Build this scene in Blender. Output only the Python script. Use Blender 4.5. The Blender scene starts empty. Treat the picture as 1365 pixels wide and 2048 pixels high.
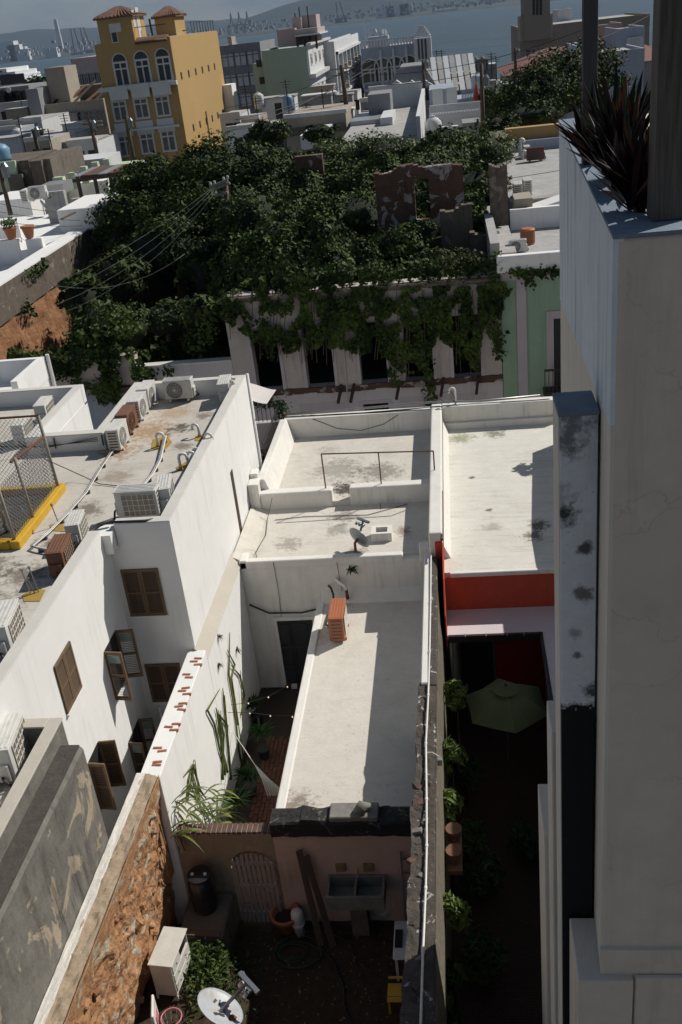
import bpy, bmesh, math, random
import numpy as np
from mathutils import Vector, Matrix
rnd = random.Random(7); nr = np.random.default_rng(11)
R = math.radians
S = bpy.context.scene
COL = S.collection

# ------------------------------------------------------------------ camera
CAM_H = 16.6
XW = (0.98984, -0.05325, -0.13179); F_PX = 1991.0
def _basis():
    roll = R(6.6); dh = 987.0; p = math.atan(dh / F_PX)
    up = Vector((-math.sin(roll)*math.cos(p), -math.cos(roll)*math.cos(p), -math.sin(p)))
    a = Vector((880-682.5, 7-1024.0, F_PX)); a = (a - up*a.dot(up)).normalized()
    return a.cross(up), a, up
BX, BY, BZ = _basis()
def c2w(v): return Vector((BX.dot(v), BY.dot(v), BZ.dot(v)))
cam_d = bpy.data.cameras.new('camera'); cam = bpy.data.objects.new('camera', cam_d); COL.objects.link(cam)
rx, ry, rz = c2w(Vector((1,0,0))), c2w(Vector((0,-1,0))), c2w(Vector((0,0,-1)))
M = Matrix((rx, ry, rz)).transposed().to_4x4(); M.translation = (0, 0, CAM_H)
cam.matrix_world = M
cam_d.sensor_fit = 'VERTICAL'; cam_d.sensor_height = 36; cam_d.lens = 35.0
cam_d.clip_start = 0.1; cam_d.clip_end = 40000
S.camera = cam
# survey helpers: where the sight line through a photo point meets a level / plane of the place
def _ray(px, py): return c2w(Vector((px-682.5, py-1024.0, F_PX)).normalized())
def az(px, py, z): d = _ray(px, py); t = (z-CAM_H)/d.z; return Vector((d.x*t, d.y*t, z))
def ax(px, py, x): d = _ray(px, py); t = x/d.x; return Vector((x, d.y*t, CAM_H+d.z*t))
def ay(px, py, y): d = _ray(px, py); t = y/d.y; return Vector((d.x*t, y, CAM_H+d.z*t))

# ------------------------------------------------------------------ light
HAZE = 0.00004
SUN_EL, SUN_AZ = R(42.5), R(52)          # azimuth from +Y towards +X
sv = Vector((math.cos(SUN_EL)*math.sin(SUN_AZ), math.cos(SUN_EL)*math.cos(SUN_AZ), math.sin(SUN_EL)))
W = bpy.data.worlds.new('World'); S.world = W; W.use_nodes = True
nt = W.node_tree; nt.nodes.clear()
sky = nt.nodes.new('ShaderNodeTexSky'); sky.sky_type = 'NISHITA'; sky.sun_disc = False
sky.sun_elevation = SUN_EL; sky.sun_rotation = SUN_AZ; sky.altitude = 30; sky.air_density = 1.0; sky.dust_density = 0.6; sky.ozone_density = 1.5
tc = nt.nodes.new('ShaderNodeTexCoord')
mp = nt.nodes.new('ShaderNodeMapping'); mp.inputs['Scale'].default_value = (1.4, 1.4, 5.0)
nz = nt.nodes.new('ShaderNodeTexNoise'); nz.inputs['Scale'].default_value = 2.6; nz.inputs['Detail'].default_value = 7; nz.inputs['Roughness'].default_value = 0.6
rp = nt.nodes.new('ShaderNodeValToRGB'); rp.color_ramp.elements[0].position = 0.28; rp.color_ramp.elements[1].position = 0.6
mx = nt.nodes.new('ShaderNodeMix'); mx.data_type = 'RGBA'
mx.inputs['B'].default_value = (1.55, 2.0, 2.75, 1)      # cloud grey
ml = nt.nodes.new('ShaderNodeMath'); ml.operation = 'MULTIPLY'; ml.inputs[1].default_value = 0.85
bgn = nt.nodes.new('ShaderNodeBackground'); bgn.inputs['Strength'].default_value = 0.06
out = nt.nodes.new('ShaderNodeOutputWorld')
L = nt.links.new
L(tc.outputs['Generated'], mp.inputs[0]); L(mp.outputs[0], nz.inputs['Vector']); L(nz.outputs['Fac'], rp.inputs[0])
L(rp.outputs[0], ml.inputs[0]); L(ml.outputs[0], mx.inputs['Factor']); L(sky.outputs[0], mx.inputs['A'])
L(mx.outputs['Result'], bgn.inputs[0]); L(bgn.outputs[0], out.inputs[0])
sun_d = bpy.data.lights.new('sun', 'SUN'); sun_d.energy = 4.4; sun_d.angle = R(0.5); sun_d.color = (1.0, 0.955, 0.87)
sun = bpy.data.objects.new('sun', sun_d); COL.objects.link(sun)
sun.rotation_euler = (-sv).to_track_quat('-Z', 'Y').to_euler()
S.view_settings.view_transform = 'Standard'; S.view_settings.look = 'None'
S.view_settings.exposure = 0.0; S.view_settings.gamma = 1.0; S.view_settings.use_curve_mapping = False
S.cycles.max_bounces = 5; S.cycles.diffuse_bounces = 3; S.cycles.glossy_bounces = 2; S.cycles.transmission_bounces = 2; S.cycles.use_adaptive_sampling = True; S.cycles.adaptive_threshold = 0.02; S.cycles.transparent_max_bounces = 8; S.cycles.volume_bounces = 0

# ------------------------------------------------------------------ helpers
ORG = {}
class MB:
    def __init__(s): s.v = []; s.f = []
    def add(s, vs, fs):
        n = len(s.v); s.v += [tuple(p) for p in vs]; s.f += [tuple(i+n for i in q) for q in fs]; return s
    def box(s, x0, x1, y0, y1, z0, z1):
        return s.add([(x0,y0,z0),(x1,y0,z0),(x1,y1,z0),(x0,y1,z0),(x0,y0,z1),(x1,y0,z1),(x1,y1,z1),(x0,y1,z1)],
            [(0,3,2,1),(4,5,6,7),(0,1,5,4),(1,2,6,5),(2,3,7,6),(3,0,4,7)])
    def obox(s, c, dx, dy, dz, ux=(1,0,0), uz=(0,0,1)):
        ux = Vector(ux).normalized(); uz = Vector(uz); uz = (uz-ux*uz.dot(ux)).normalized(); uy = uz.cross(ux); c = Vector(c)
        P = [c+ux*(a*dx/2)+uy*(b*dy/2)+uz*(d*dz/2) for d in (-1,1) for a,b in ((-1,-1),(1,-1),(1,1),(-1,1))]
        return s.add(P, [(0,3,2,1),(4,5,6,7),(0,1,5,4),(1,2,6,5),(2,3,7,6),(3,0,4,7)])
    def bar(s, a, b, w, h=None, up=(0,0,1)):
        a = Vector(a); b = Vector(b); d = b-a
        if abs(d.normalized().dot(Vector(up))) > 0.98: up = (0,1,0)
        return s.obox((a+b)/2, d.length, w, h or w, d, up)
    def prism(s, pts, ext):
        e = Vector(ext); n = len(pts); A = [Vector(p) for p in pts]; B = [p+e for p in A]
        return s.add(A+B, [tuple(range(n))[::-1], tuple(range(n, 2*n))] + [(i,(i+1)%n,n+(i+1)%n,n+i) for i in range(n)])
    def quad(s, a, b, c, d): return s.add([a,b,c,d], [(0,1,2,3)])
    def tube(s, pts, r, n=6, caps=True):
        pts = [Vector(p) for p in pts]; k = len(pts); rs = r if hasattr(r, '__len__') else [r]*k
        vs = []; last = None
        for i, p in enumerate(pts):
            t = (pts[min(i+1,k-1)]-pts[max(i-1,0)]).normalized()
            if last is None: u = t.orthogonal().normalized()
            else:
                u = last-t*last.dot(t); u = u.normalized() if u.length > 1e-6 else t.orthogonal().normalized()
            last = u; w = t.cross(u)
            for j in range(n):
                a = 2*math.pi*j/n; vs.append(p+(u*math.cos(a)+w*math.sin(a))*rs[i])
        fs = [(i*n+j, i*n+(j+1)%n, (i+1)*n+(j+1)%n, (i+1)*n+j) for i in range(k-1) for j in range(n)]
        if caps: fs += [tuple(range(n))[::-1], tuple(range((k-1)*n, k*n))]
        return s.add(vs, fs)
    def lathe(s, prof, n=16, c=(0,0,0), axis=(0,0,1), caps=True):
        q = Vector((0,0,1)).rotation_difference(Vector(axis)); c = Vector(c); vs = []
        for r_, z_ in prof:
            for j in range(n):
                a = 2*math.pi*j/n; vs.append(c+q@Vector((r_*math.cos(a), r_*math.sin(a), z_)))
        k = len(prof)
        fs = [(i*n+j, i*n+(j+1)%n, (i+1)*n+(j+1)%n, (i+1)*n+j) for i in range(k-1) for j in range(n)]
        if caps: fs += [tuple(range(n))[::-1], tuple(range((k-1)*n, k*n))]
        return s.add(vs, fs)
    def build(s, name, mat, parent=None, smooth=False, bevel=0, seg=1, noem=False):
        o = Vector(ORG.get(parent.name, (0,0,0))) if parent else Vector((0,0,0))
        me = bpy.data.meshes.new(name); me.from_pydata([tuple(Vector(p)-o) for p in s.v], [], s.f)
        if not noem:
            bm = bmesh.new(); bm.from_mesh(me); bmesh.ops.recalc_face_normals(bm, faces=bm.faces); bm.to_mesh(me); bm.free()
        ob = bpy.data.objects.new(name, me); COL.objects.link(ob)
        if parent: ob.parent = parent
        ORG[ob.name] = tuple(o)
        me.materials.append(MAT[mat] if isinstance(mat, str) else mat)
        if smooth: me.polygons.foreach_set('use_smooth', [True]*len(me.polygons))
        if bevel:
            b = ob.modifiers.new('bevel', 'BEVEL'); b.width = bevel; b.segments = seg; b.limit_method = 'ANGLE'; b.angle_limit = R(40)
        return ob
def tag(o, label=None, cat=None, group=None, kind=None):
    if label: o['label'] = label
    if cat: o['category'] = cat
    if group: o['group'] = group
    if kind: o['kind'] = kind
    return o
def thing(name, label, cat, loc=(0,0,0), group=None):
    o = bpy.data.objects.new(name, None); COL.objects.link(o); o.location = loc; o.empty_display_size = 0.2
    ORG[o.name] = tuple(loc); return tag(o, label, cat, group)
def struct(o): o['kind'] = 'structure'; return o
def stuff(o, label=None): o['kind'] = 'stuff'; return tag(o, label)
def kids(o): return [c for c in KID.get(o.name, [])]
def copy_tree(o, parent=None):
    c = o.copy(); COL.objects.link(c)
    if parent: c.parent = parent
    for ch in list(o.children): copy_tree(ch, c)
    return c
def boxes(name, mat, parent, bl, bevel=0, seg=1):
    m = MB()
    for b in bl: m.box(*b)
    return m.build(name, mat, parent, bevel=bevel, seg=seg)

# ------------------------------------------------------------------ materials
MAT = {}
def newmat(name):
    m = bpy.data.materials.new(name); m.use_nodes = True; t = m.node_tree; t.nodes.clear()
    o = t.nodes.new('ShaderNodeOutputMaterial'); b = t.nodes.new('ShaderNodeBsdfPrincipled'); t.links.new(b.outputs[0], o.inputs[0])
    MAT[name] = m; return m, t, b, o
def N(t, typ, **kw):
    n = t.nodes.new(typ)
    for k, v in kw.items():
        if k.startswith('i_'): n.inputs[k[2:].replace('_', ' ')].default_value = v
        else: setattr(n, k, v)
    return n
def c4(c): return (c[0], c[1], c[2], 1)
def ramp(t, src, p0, p1, c0=(0,0,0), c1=(1,1,1)):
    r = t.nodes.new('ShaderNodeValToRGB'); e = r.color_ramp.elements
    e[0].position = p0; e[1].position = p1; e[0].color = c4(c0); e[1].color = c4(c1); t.links.new(src, r.inputs[0]); return r.outputs[0]
def mixc(t, fac, a, b, mode='MIX'):
    m = t.nodes.new('ShaderNodeMix'); m.data_type = 'RGBA'; m.blend_type = mode
    for s, v in (('Factor', fac), ('A', a), ('B', b)):
        if hasattr(v, 'is_output') or hasattr(v, 'links'): t.links.new(v, m.inputs[s])
        else: m.inputs[s].default_value = v if s == 'Factor' else c4(v)
    return m.outputs['Result']
def mth(t, op, a, b=0.0, clamp=False):
    m = t.nodes.new('ShaderNodeMath'); m.operation = op; m.use_clamp = clamp
    for i, v in ((0, a), (1, b)):
        if hasattr(v, 'links'): t.links.new(v, m.inputs[i])
        else: m.inputs[i].default_value = v
    return m.outputs[0]
def noise(t, vec, scale, detail=5, rough=0.6, dist=0.0, stretch=None):
    if stretch:
        mp = N(t, 'ShaderNodeMapping'); mp.inputs['Scale'].default_value = stretch; t.links.new(vec, mp.inputs[0]); vec = mp.outputs[0]
    n = N(t, 'ShaderNodeTexNoise', i_Scale=scale, i_Detail=detail, i_Roughness=rough, i_Distortion=dist); t.links.new(vec, n.inputs['Vector']); return n.outputs['Fac']
def plaster(name, col, dirt=(0.12,0.10,0.08), amt=0.5, scale=0.6, streak=0.4, patch=None, patch_lv=0.62, rough=0.88, bump=0.25, blobs=(), var=0.12, grain=14, spk=0.0, streak_col=None, crack=0.0, hst=0.0, seam=None):
    """weathered plaster / paint: broad tone change, stains, run-off streaks on upright faces, worn patches"""
    m, t, b, o = newmat(name); g = N(t, 'ShaderNodeNewGeometry'); P = g.outputs['Position']
    n1 = noise(t, P, scale, 8, 0.65, 0.4); n2 = noise(t, P, scale*4.3, 8, 0.7); n3 = noise(t, P, grain, 4, 0.6)
    c = mixc(t, ramp(t, n2, 0.3, 0.75), tuple(x*(1-var) for x in col), tuple(min(x*(1+var*0.6), 0.9) for x in col))
    if patch:
        pn = noise(t, P, scale*1.7, 9, 0.62, 0.8)
        c = mixc(t, ramp(t, pn, patch_lv, patch_lv+0.03), c, patch)
    st = mth(t, 'MULTIPLY', ramp(t, n1, 0.52, 0.78), ramp(t, n2, 0.35, 0.7)); st = mth(t, 'MULTIPLY', st, amt)
    c = mixc(t, st, c, dirt)
    if streak:
        sx = N(t, 'ShaderNodeSeparateXYZ'); t.links.new(g.outputs['Normal'], sx.inputs[0])
        up = mth(t, 'SUBTRACT', 1.0, mth(t, 'ABSOLUTE', sx.outputs['Z']), True)
        s1 = noise(t, P, 1.0, 6, 0.65, 0.1, (5.0, 5.0, 0.35)); s2 = noise(t, P, 0.5, 3)
        s = mth(t, 'MULTIPLY', ramp(t, s1, 0.5, 0.72), ramp(t, s2, 0.4, 0.6)); s = mth(t, 'MULTIPLY', mth(t, 'MULTIPLY', s, up), streak)
        c = mixc(t, s, c, streak_col or dirt)
    if spk:
        sp = noise(t, P, scale*14, 3, 0.5); c = mixc(t, mth(t, 'MULTIPLY', ramp(t, sp, 0.66, 0.72), spk), c, dirt)
    if hst:
        hs = noise(t, P, 1.0, 7, 0.7, 0.2, (0.7, 7.0, 2.0)); c = mixc(t, mth(t, 'MULTIPLY', mth(t, 'MULTIPLY', ramp(t, hs, 0.5, 0.75), ramp(t, n1, 0.35, 0.6)), hst), c, dirt)
    if seam:
        bk = N(t, 'ShaderNodeTexBrick', i_Scale=1.0); bk.inputs['Brick Width'].default_value = seam[0]; bk.inputs['Row Height'].default_value = seam[1]; bk.inputs['Mortar Size'].default_value = 0.012; bk.inputs['Mortar Smooth'].default_value = 0.6
        t.links.new(P, bk.inputs['Vector']); c = mixc(t, mth(t, 'MULTIPLY', bk.outputs['Fac'], 0.22), c, dirt)
    if crack:
        wv = N(t, 'ShaderNodeVectorMath', operation='ADD'); nn_ = N(t, 'ShaderNodeTexNoise', i_Scale=3.0, i_Detail=4); t.links.new(P, nn_.inputs['Vector']); t.links.new(P, wv.inputs[0]); sc_ = N(t, 'ShaderNodeVectorMath', operation='SCALE'); sc_.inputs['Scale'].default_value = 0.5; t.links.new(nn_.outputs['Color'], sc_.inputs[0]); t.links.new(sc_.outputs[0], wv.inputs[1])
        vo = N(t, 'ShaderNodeTexVoronoi', feature='DISTANCE_TO_EDGE', i_Scale=1.1); t.links.new(wv.outputs[0], vo.inputs['Vector'])
        c = mixc(t, mth(t, 'MULTIPLY', mth(t, 'MULTIPLY', ramp(t, vo.outputs['Distance'], 0.002, 0.007, (1,1,1), (0,0,0)), ramp(t, n1, 0.45, 0.6)), crack), c, tuple(x*0.3 for x in col))
    nb_ = noise(t, P, 5.5, 9, 0.78) if blobs else None
    for (bx, by, bz, br, bs, bc) in blobs:        # stains with a shape of their own
        v = N(t, 'ShaderNodeVectorMath', operation='DISTANCE'); t.links.new(P, v.inputs[0]); v.inputs[1].default_value = (bx, by, bz)
        d = mth(t, 'ADD', mth(t, 'DIVIDE', v.outputs['Value'], br), mth(t, 'MULTIPLY', mth(t, 'SUBTRACT', nb_, 0.5), 4.4))
        c = mixc(t, mth(t, 'MULTIPLY', ramp(t, d, 0.35, 1.0, (1,1,1), (0,0,0)), bs), c, bc)
    t.links.new(c, b.inputs['Base Color']); b.inputs['Roughness'].default_value = rough; b.inputs['Specular IOR Level'].default_value = 0.2
    if bump:
        h = mth(t, 'ADD', mth(t, 'MULTIPLY', n2, 0.6), mth(t, 'MULTIPLY', n3, 0.4))
        bp = N(t, 'ShaderNodeBump', i_Strength=bump, i_Distance=0.04); t.links.new(h, bp.inputs['Height']); t.links.new(bp.outputs[0], b.inputs['Normal'])
    return m
def paint(name, col, rough=0.5, metal=0.0, var=0.1, scale=6.0, dirt=None, damt=0.3, bump=0.0):
    m, t, b, o = newmat(name); tcn = N(t, 'ShaderNodeTexCoord'); P = tcn.outputs['Object']
    n = noise(t, P, scale, 6, 0.65)
    c = mixc(t, ramp(t, n, 0.3, 0.7), tuple(x*(1-var) for x in col), tuple(x*(1+var*0.5) for x in col))
    if dirt: c = mixc(t, mth(t, 'MULTIPLY', ramp(t, noise(t, P, scale*0.6, 7, 0.7), 0.5, 0.72), damt), c, dirt)
    t.links.new(c, b.inputs['Base Color']); b.inputs['Roughness'].default_value = rough; b.inputs['Metallic'].default_value = metal
    if bump:
        bp = N(t, 'ShaderNodeBump', i_Strength=bump, i_Distance=0.02); t.links.new(n, bp.inputs['Height']); t.links.new(bp.outputs[0], b.inputs['Normal'])
    return m
def leafmat(name, c0, c1, rough=0.42, trans=0.05):
    m, t, b, o = newmat(name); g = N(t, 'ShaderNodeNewGeometry')
    n = ramp(t, noise(t, g.outputs['Position'], 0.75, 4, 0.6), 0.36, 0.64)
    f = mth(t, 'ADD', mth(t, 'MULTIPLY', g.outputs['Random Per Island'], 0.45), mth(t, 'MULTIPLY', n, 0.55))
    c = ramp(t, f, 0.15, 0.85, c0, c1)
    t.links.new(c, b.inputs['Base Color']); b.inputs['Roughness'].default_value = rough; b.inputs['Specular IOR Level'].default_value = 0.16
    tr = N(t, 'ShaderNodeBsdfTranslucent'); t.links.new(c, tr.inputs[0])
    ms = N(t, 'ShaderNodeMixShader'); ms.inputs[0].default_value = trans; t.links.new(b.outputs[0], ms.inputs[1]); t.links.new(tr.outputs[0], ms.inputs[2]); t.links.new(ms.outputs[0], o.inputs[0])
    return m
def woodmat(name, c0, c1, axis='Z', scale=3.0, rough=0.75):
    m, t, b, o = newmat(name); tcn = N(t, 'ShaderNodeTexCoord')
    st = {'Z': (18,18,0.8), 'X': (0.8,18,18), 'Y': (18,0.8,18)}[axis]
    n = noise(t, tcn.outputs['Object'], scale, 7, 0.65, 0.6, st)
    c = ramp(t, n, 0.28, 0.75, c0, c1)
    t.links.new(c, b.inputs['Base Color']); b.inputs['Roughness'].default_value = rough
    bp = N(t, 'ShaderNodeBump', i_Strength=0.4, i_Distance=0.01); t.links.new(n, bp.inputs['Height']); t.links.new(bp.outputs[0], b.inputs['Normal'])
    return m
def glassmat(name, col=(0.02,0.025,0.03)):
    m, t, b, o = newmat(name); b.inputs['Base Color'].default_value = c4(col); b.inputs['Roughness'].default_value = 0.12; b.inputs['Specular IOR Level'].default_value = 0.6; return m

WHITE = (0.78, 0.77, 0.74)
plaster('white_wall', (0.80,0.795,0.78), amt=0.16, streak=0.20, var=0.04, bump=0.12)
plaster('white_trim', (0.62,0.60,0.56), amt=0.25, streak=0.15, var=0.08)
plaster('roof_main', (0.56,0.525,0.47), dirt=(0.17,0.12,0.07), amt=0.85, seam=(40.0,1.0), hst=0.25, scale=0.6, streak=0, var=0.10, bump=0.3, spk=0.35,
        blobs=[(-9.2,23.9,6.8,0.7,0.8,(0.30,0.16,0.06)),(-8.6,25.2,6.8,0.9,0.75,(0.36,0.20,0.08)),(-8.3,26.6,6.8,0.7,0.6,(0.38,0.23,0.11)),(-8.7,22.2,6.8,0.5,0.5,(0.2,0.13,0.08)),(-7.4,24.0,6.8,0.35,0.7,(0.12,0.09,0.07)),(-7.3,26.2,6.8,0.35,0.7,(0.12,0.09,0.07)),(-9.1,18.9,6.8,0.5,0.7,(0.10,0.07,0.05)),(-10.2,17.8,6.8,0.6,0.7,(0.12,0.09,0.06)),(-9.0,28.0,6.8,0.7,0.5,(0.25,0.15,0.08)),(-8.9,20.4,6.8,0.5,0.7,(0.10,0.07,0.05)),(-9.3,17.4,6.8,0.6,0.7,(0.10,0.07,0.05)),(-9.3,16.3,6.8,0.5,0.6,(0.10,0.07,0.05)),(-7.9,19.4,6.8,0.4,0.7,(0.12,0.08,0.05)),(-7.8,25.3,6.8,0.45,0.8,(0.05,0.04,0.03))])
plaster('center_white', (0.74,0.72,0.68), dirt=(0.33,0.29,0.23), amt=0.6, scale=0.7, streak=0.5, var=0.07, bump=0.28, spk=0.15, streak_col=(0.30,0.27,0.22))
plaster('center_roof', (0.62,0.585,0.525), hst=0.3, dirt=(0.27,0.225,0.165), amt=0.8, scale=0.6, streak=0, var=0.1, bump=0.45, spk=0.45,
        blobs=[(-3.6,26.9,3.9,0.55,0.95,(0.06,0.05,0.045)),(-3.5,25.4,3.75,0.5,0.55,(0.10,0.08,0.07)),(-3.9,28.4,3.9,1.0,0.5,(0.14,0.12,0.10)),(-2.6,28.0,3.9,0.8,0.6,(0.10,0.085,0.07)),(-3.6,24.6,3.75,0.4,0.5,(0.12,0.10,0.08)),(-4.9,23.9,3.75,0.45,0.5,(0.14,0.11,0.08)),(-3.0,23.2,3.75,0.3,0.7,(0.09,0.06,0.04)),(-1.75,24.3,3.75,0.3,0.7,(0.18,0.09,0.06)),(-4.4,29.9,3.9,0.5,0.3,(0.2,0.17,0.13)),(-5.3,26.3,4.3,0.4,0.3,(0.3,0.25,0.2))])
plaster('long_roof', (0.63,0.595,0.535), hst=0.2, dirt=(0.28,0.235,0.18), amt=0.7, scale=0.7, streak=0, var=0.09, bump=0.45, spk=0.4,
        blobs=[(-3.7,15.0,2.6,0.45,0.75,(0.16,0.12,0.08)),(-3.95,20.9,2.6,0.4,0.5,(0.45,0.27,0.15)),(-3.2,22.6,2.6,0.35,0.5,(0.2,0.16,0.12)),(-4.0,14.7,2.6,0.25,0.5,(0.5,0.3,0.12))])
plaster('right_roof', (0.68,0.66,0.60), hst=0.55, dirt=(0.30,0.27,0.20), amt=0.6, scale=0.55, streak=0, var=0.08, bump=0.45, spk=0.3,
        blobs=[(1.9,24.0,3.9,0.35,0.85,(0.07,0.06,0.05)),(1.7,23.4,3.9,0.35,0.8,(0.08,0.07,0.05)),(0.6,25.0,3.9,0.12,0.9,(0.08,0.07,0.06)),(0.7,24.0,3.9,0.3,0.4,(0.2,0.18,0.13)),(-0.05,30.3,3.9,0.5,0.7,(0.2,0.22,0.10)),(1.1,30.5,3.9,0.4,0.8,(0.14,0.14,0.08)),(0.2,27.2,3.9,0.1,0.9,(0.1,0.08,0.06))])
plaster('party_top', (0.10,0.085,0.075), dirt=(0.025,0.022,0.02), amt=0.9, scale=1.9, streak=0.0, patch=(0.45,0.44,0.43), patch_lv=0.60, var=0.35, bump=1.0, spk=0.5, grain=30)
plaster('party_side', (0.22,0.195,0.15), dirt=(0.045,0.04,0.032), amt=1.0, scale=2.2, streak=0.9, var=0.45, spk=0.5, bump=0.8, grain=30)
plaster('old_grey', (0.20,0.188,0.168), dirt=(0.03,0.028,0.025), amt=1.0, scale=0.75, streak=1.0, streak_col=(0.045,0.042,0.038), hst=0.5, crack=0.5, patch=(0.40,0.335,0.25), patch_lv=0.572, var=0.3, bump=0.5, spk=0.2)
plaster('old_grey_top', (0.09,0.08,0.07), dirt=(0.03,0.027,0.022), amt=0.8, scale=1.2, streak=0, patch=(0.45,0.42,0.38), patch_lv=0.70, var=0.3, bump=0.8, spk=0.4)
plaster('beige_cap', (0.50,0.46,0.40), amt=0.3, streak=0.15, var=0.08)
plaster('rubble', (0.44,0.235,0.12), dirt=(0.10,0.05,0.03), amt=0.7, scale=1.4, streak=0, patch=(0.44,0.38,0.29), patch_lv=0.56, var=0.35, bump=1.0, spk=0.8, grain=22)
plaster('lime_edge', (0.68,0.65,0.60), dirt=(0.22,0.18,0.14), amt=0.5, scale=2.0, streak=0.2, var=0.1, bump=0.6)
plaster('pink_wall', (0.62,0.44,0.36), dirt=(0.20,0.11,0.07), amt=0.6, scale=1.0, streak=0.4, var=0.1, bump=0.3, patch=(0.36,0.27,0.22), patch_lv=0.74)
plaster('yard_wall', (0.36,0.28,0.20), dirt=(0.10,0.07,0.05), amt=0.7, scale=1.3, streak=0.5, var=0.2, bump=0.6, patch=(0.5,0.44,0.38), patch_lv=0.66)
plaster('tar', (0.035,0.034,0.034), dirt=(0.015,0.015,0.015), amt=0.5, scale=2.5, streak=0, patch=(0.14,0.13,0.12), patch_lv=0.6, var=0.3, bump=0.8, rough=0.8)
plaster('red_wall', (0.50,0.085,0.05), dirt=(0.22,0.05,0.035), amt=0.7, scale=1.2, streak=0.5, var=0.14, spk=0.2)
plaster('red_dark', (0.22,0.02,0.014), amt=0.2, streak=0.1, var=0.08)
plaster('lavender', (0.62,0.56,0.58), amt=0.2, streak=0.1, var=0.06)
plaster('greige', (0.70,0.605,0.50), dirt=(0.36,0.295,0.23), amt=0.6, scale=0.9, streak=0.5, var=0.09, bump=0.3, crack=0.3)
plaster('blue_white', (0.72,0.76,0.79), dirt=(0.07,0.085,0.09), amt=0.25, scale=1.5, streak=0.75, var=0.10, bump=0.3)
plaster('blue_top', (0.20,0.245,0.30), dirt=(0.05,0.06,0.07), amt=0.5, scale=2.0, streak=0, var=0.2, bump=0.4)
plaster('cream_side', (0.72,0.645,0.55), amt=0.35, streak=0.2, var=0.05)
plaster('black_paint', (0.022,0.023,0.027), dirt=(0.012,0.012,0.012), amt=0.4, scale=1.5, streak=0.3, var=0.3, bump=0.3, rough=0.7)
plaster('pier_face', (0.74,0.77,0.80), dirt=(0.04,0.042,0.045), amt=0.35, scale=2.2, streak=0.5, var=0.10, bump=0.3, spk=0.25,
        blobs=[(0.72,6.65,13.15,0.10,0.95,(0.045,0.04,0.035)),(0.86,6.65,12.85,0.07,0.9,(0.04,0.035,0.03)),(0.85,6.65,12.45,0.08,0.8,(0.07,0.055,0.03)),(0.78,6.65,13.85,0.25,0.75,(0.05,0.05,0.05)),(0.66,6.65,13.3,0.14,0.4,(0.06,0.06,0.06)),(0.93,6.65,11.55,0.09,0.9,(0.03,0.03,0.03)),(0.82,6.65,11.9,0.05,0.8,(0.07,0.05,0.03)),(0.80,6.65,12.1,0.08,0.5,(0.08,0.06,0.04))])
plaster('sealant', (0.40,0.26,0.07), dirt=(0.12,0.08,0.03), amt=0.6, streak=0, var=0.2)
plaster('yellow_curb', (0.60,0.36,0.04), dirt=(0.12,0.08,0.03), amt=0.4, streak=0.3, var=0.1)
plaster('ruin_wall', (0.50,0.45,0.42), dirt=(0.12,0.09,0.07), amt=0.6, scale=0.8, streak=0.6, var=0.12, bump=0.4, patch=(0.36,0.19,0.12), patch_lv=0.75)
plaster('street_white', (0.56,0.52,0.53), dirt=(0.25,0.2,0.18), amt=0.35, streak=0.4, var=0.07)
plaster('ruin_brick', (0.12,0.07,0.052), dirt=(0.03,0.022,0.02), amt=0.8, scale=0.8, streak=0.5, patch=(0.36,0.335,0.325), patch_lv=0.555, var=0.3, bump=0.8)
plaster('brick_core', (0.33,0.165,0.085), dirt=(0.10,0.05,0.03), amt=0.6, scale=1.5, streak=0.2, var=0.3, bump=1.0, spk=0.6)
plaster('sooty_wall', (0.15,0.125,0.10), dirt=(0.03,0.025,0.02), amt=0.8, scale=0.7, streak=0.9, var=0.3, bump=0.4, patch=(0.26,0.22,0.18), patch_lv=0.6)
plaster('mint_wall', (0.30,0.42,0.31), amt=0.2, streak=0.3, var=0.07)
plaster('mint_trim', (0.50,0.45,0.47), amt=0.2, streak=0.2, var=0.06)
plaster('dirt', (0.060,0.042,0.028), dirt=(0.02,0.015,0.01), amt=0.8, scale=1.5, streak=0, var=0.4, bump=1.0, spk=0.5)
plaster('asphalt', (0.05,0.05,0.05), amt=0.5, streak=0, var=0.2)
plaster('town_ground', (0.16,0.14,0.12), dirt=(0.05,0.06,0.03), amt=0.8, scale=0.05, streak=0, var=0.3)
plaster('yellow_wall', (0.43,0.285,0.125), dirt=(0.3,0.16,0.05), amt=0.35, scale=0.25, streak=0.3, var=0.05)
plaster('roof_grime', (0.42,0.41,0.40), dirt=(0.06,0.06,0.06), amt=0.9, scale=0.5, streak=0.6, var=0.25, bump=0.4, spk=0.3)
plaster('far_white', (0.60,0.61,0.62), dirt=(0.2,0.2,0.2), amt=0.4, scale=0.3, streak=0.6, var=0.08)
plaster('far_grey', (0.27,0.27,0.28), dirt=(0.10,0.10,0.10), amt=0.5, scale=0.3, streak=0.6, var=0.12)
plaster('far_beige', (0.38,0.335,0.275), dirt=(0.13,0.11,0.09), amt=0.5, scale=0.3, streak=0.5, var=0.12)
plaster('far_mint', (0.31,0.42,0.385), dirt=(0.22,0.30,0.27), amt=0.3, scale=0.25, streak=0.4, var=0.06)
plaster('far_blue', (0.34,0.38,0.45), dirt=(0.15,0.17,0.2), amt=0.4, scale=0.3, streak=0.4, var=0.08)
plaster('far_pink', (0.44,0.375,0.375), dirt=(0.3,0.22,0.2), amt=0.4, scale=0.3, streak=0.4, var=0.08)
plaster('far_tan', (0.26,0.225,0.20), dirt=(0.2,0.17,0.14), amt=0.3, scale=0.1, streak=0.3, var=0.06)
plaster('pale_green', (0.50,0.60,0.42), amt=0.2, streak=0.2, var=0.05)
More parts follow.
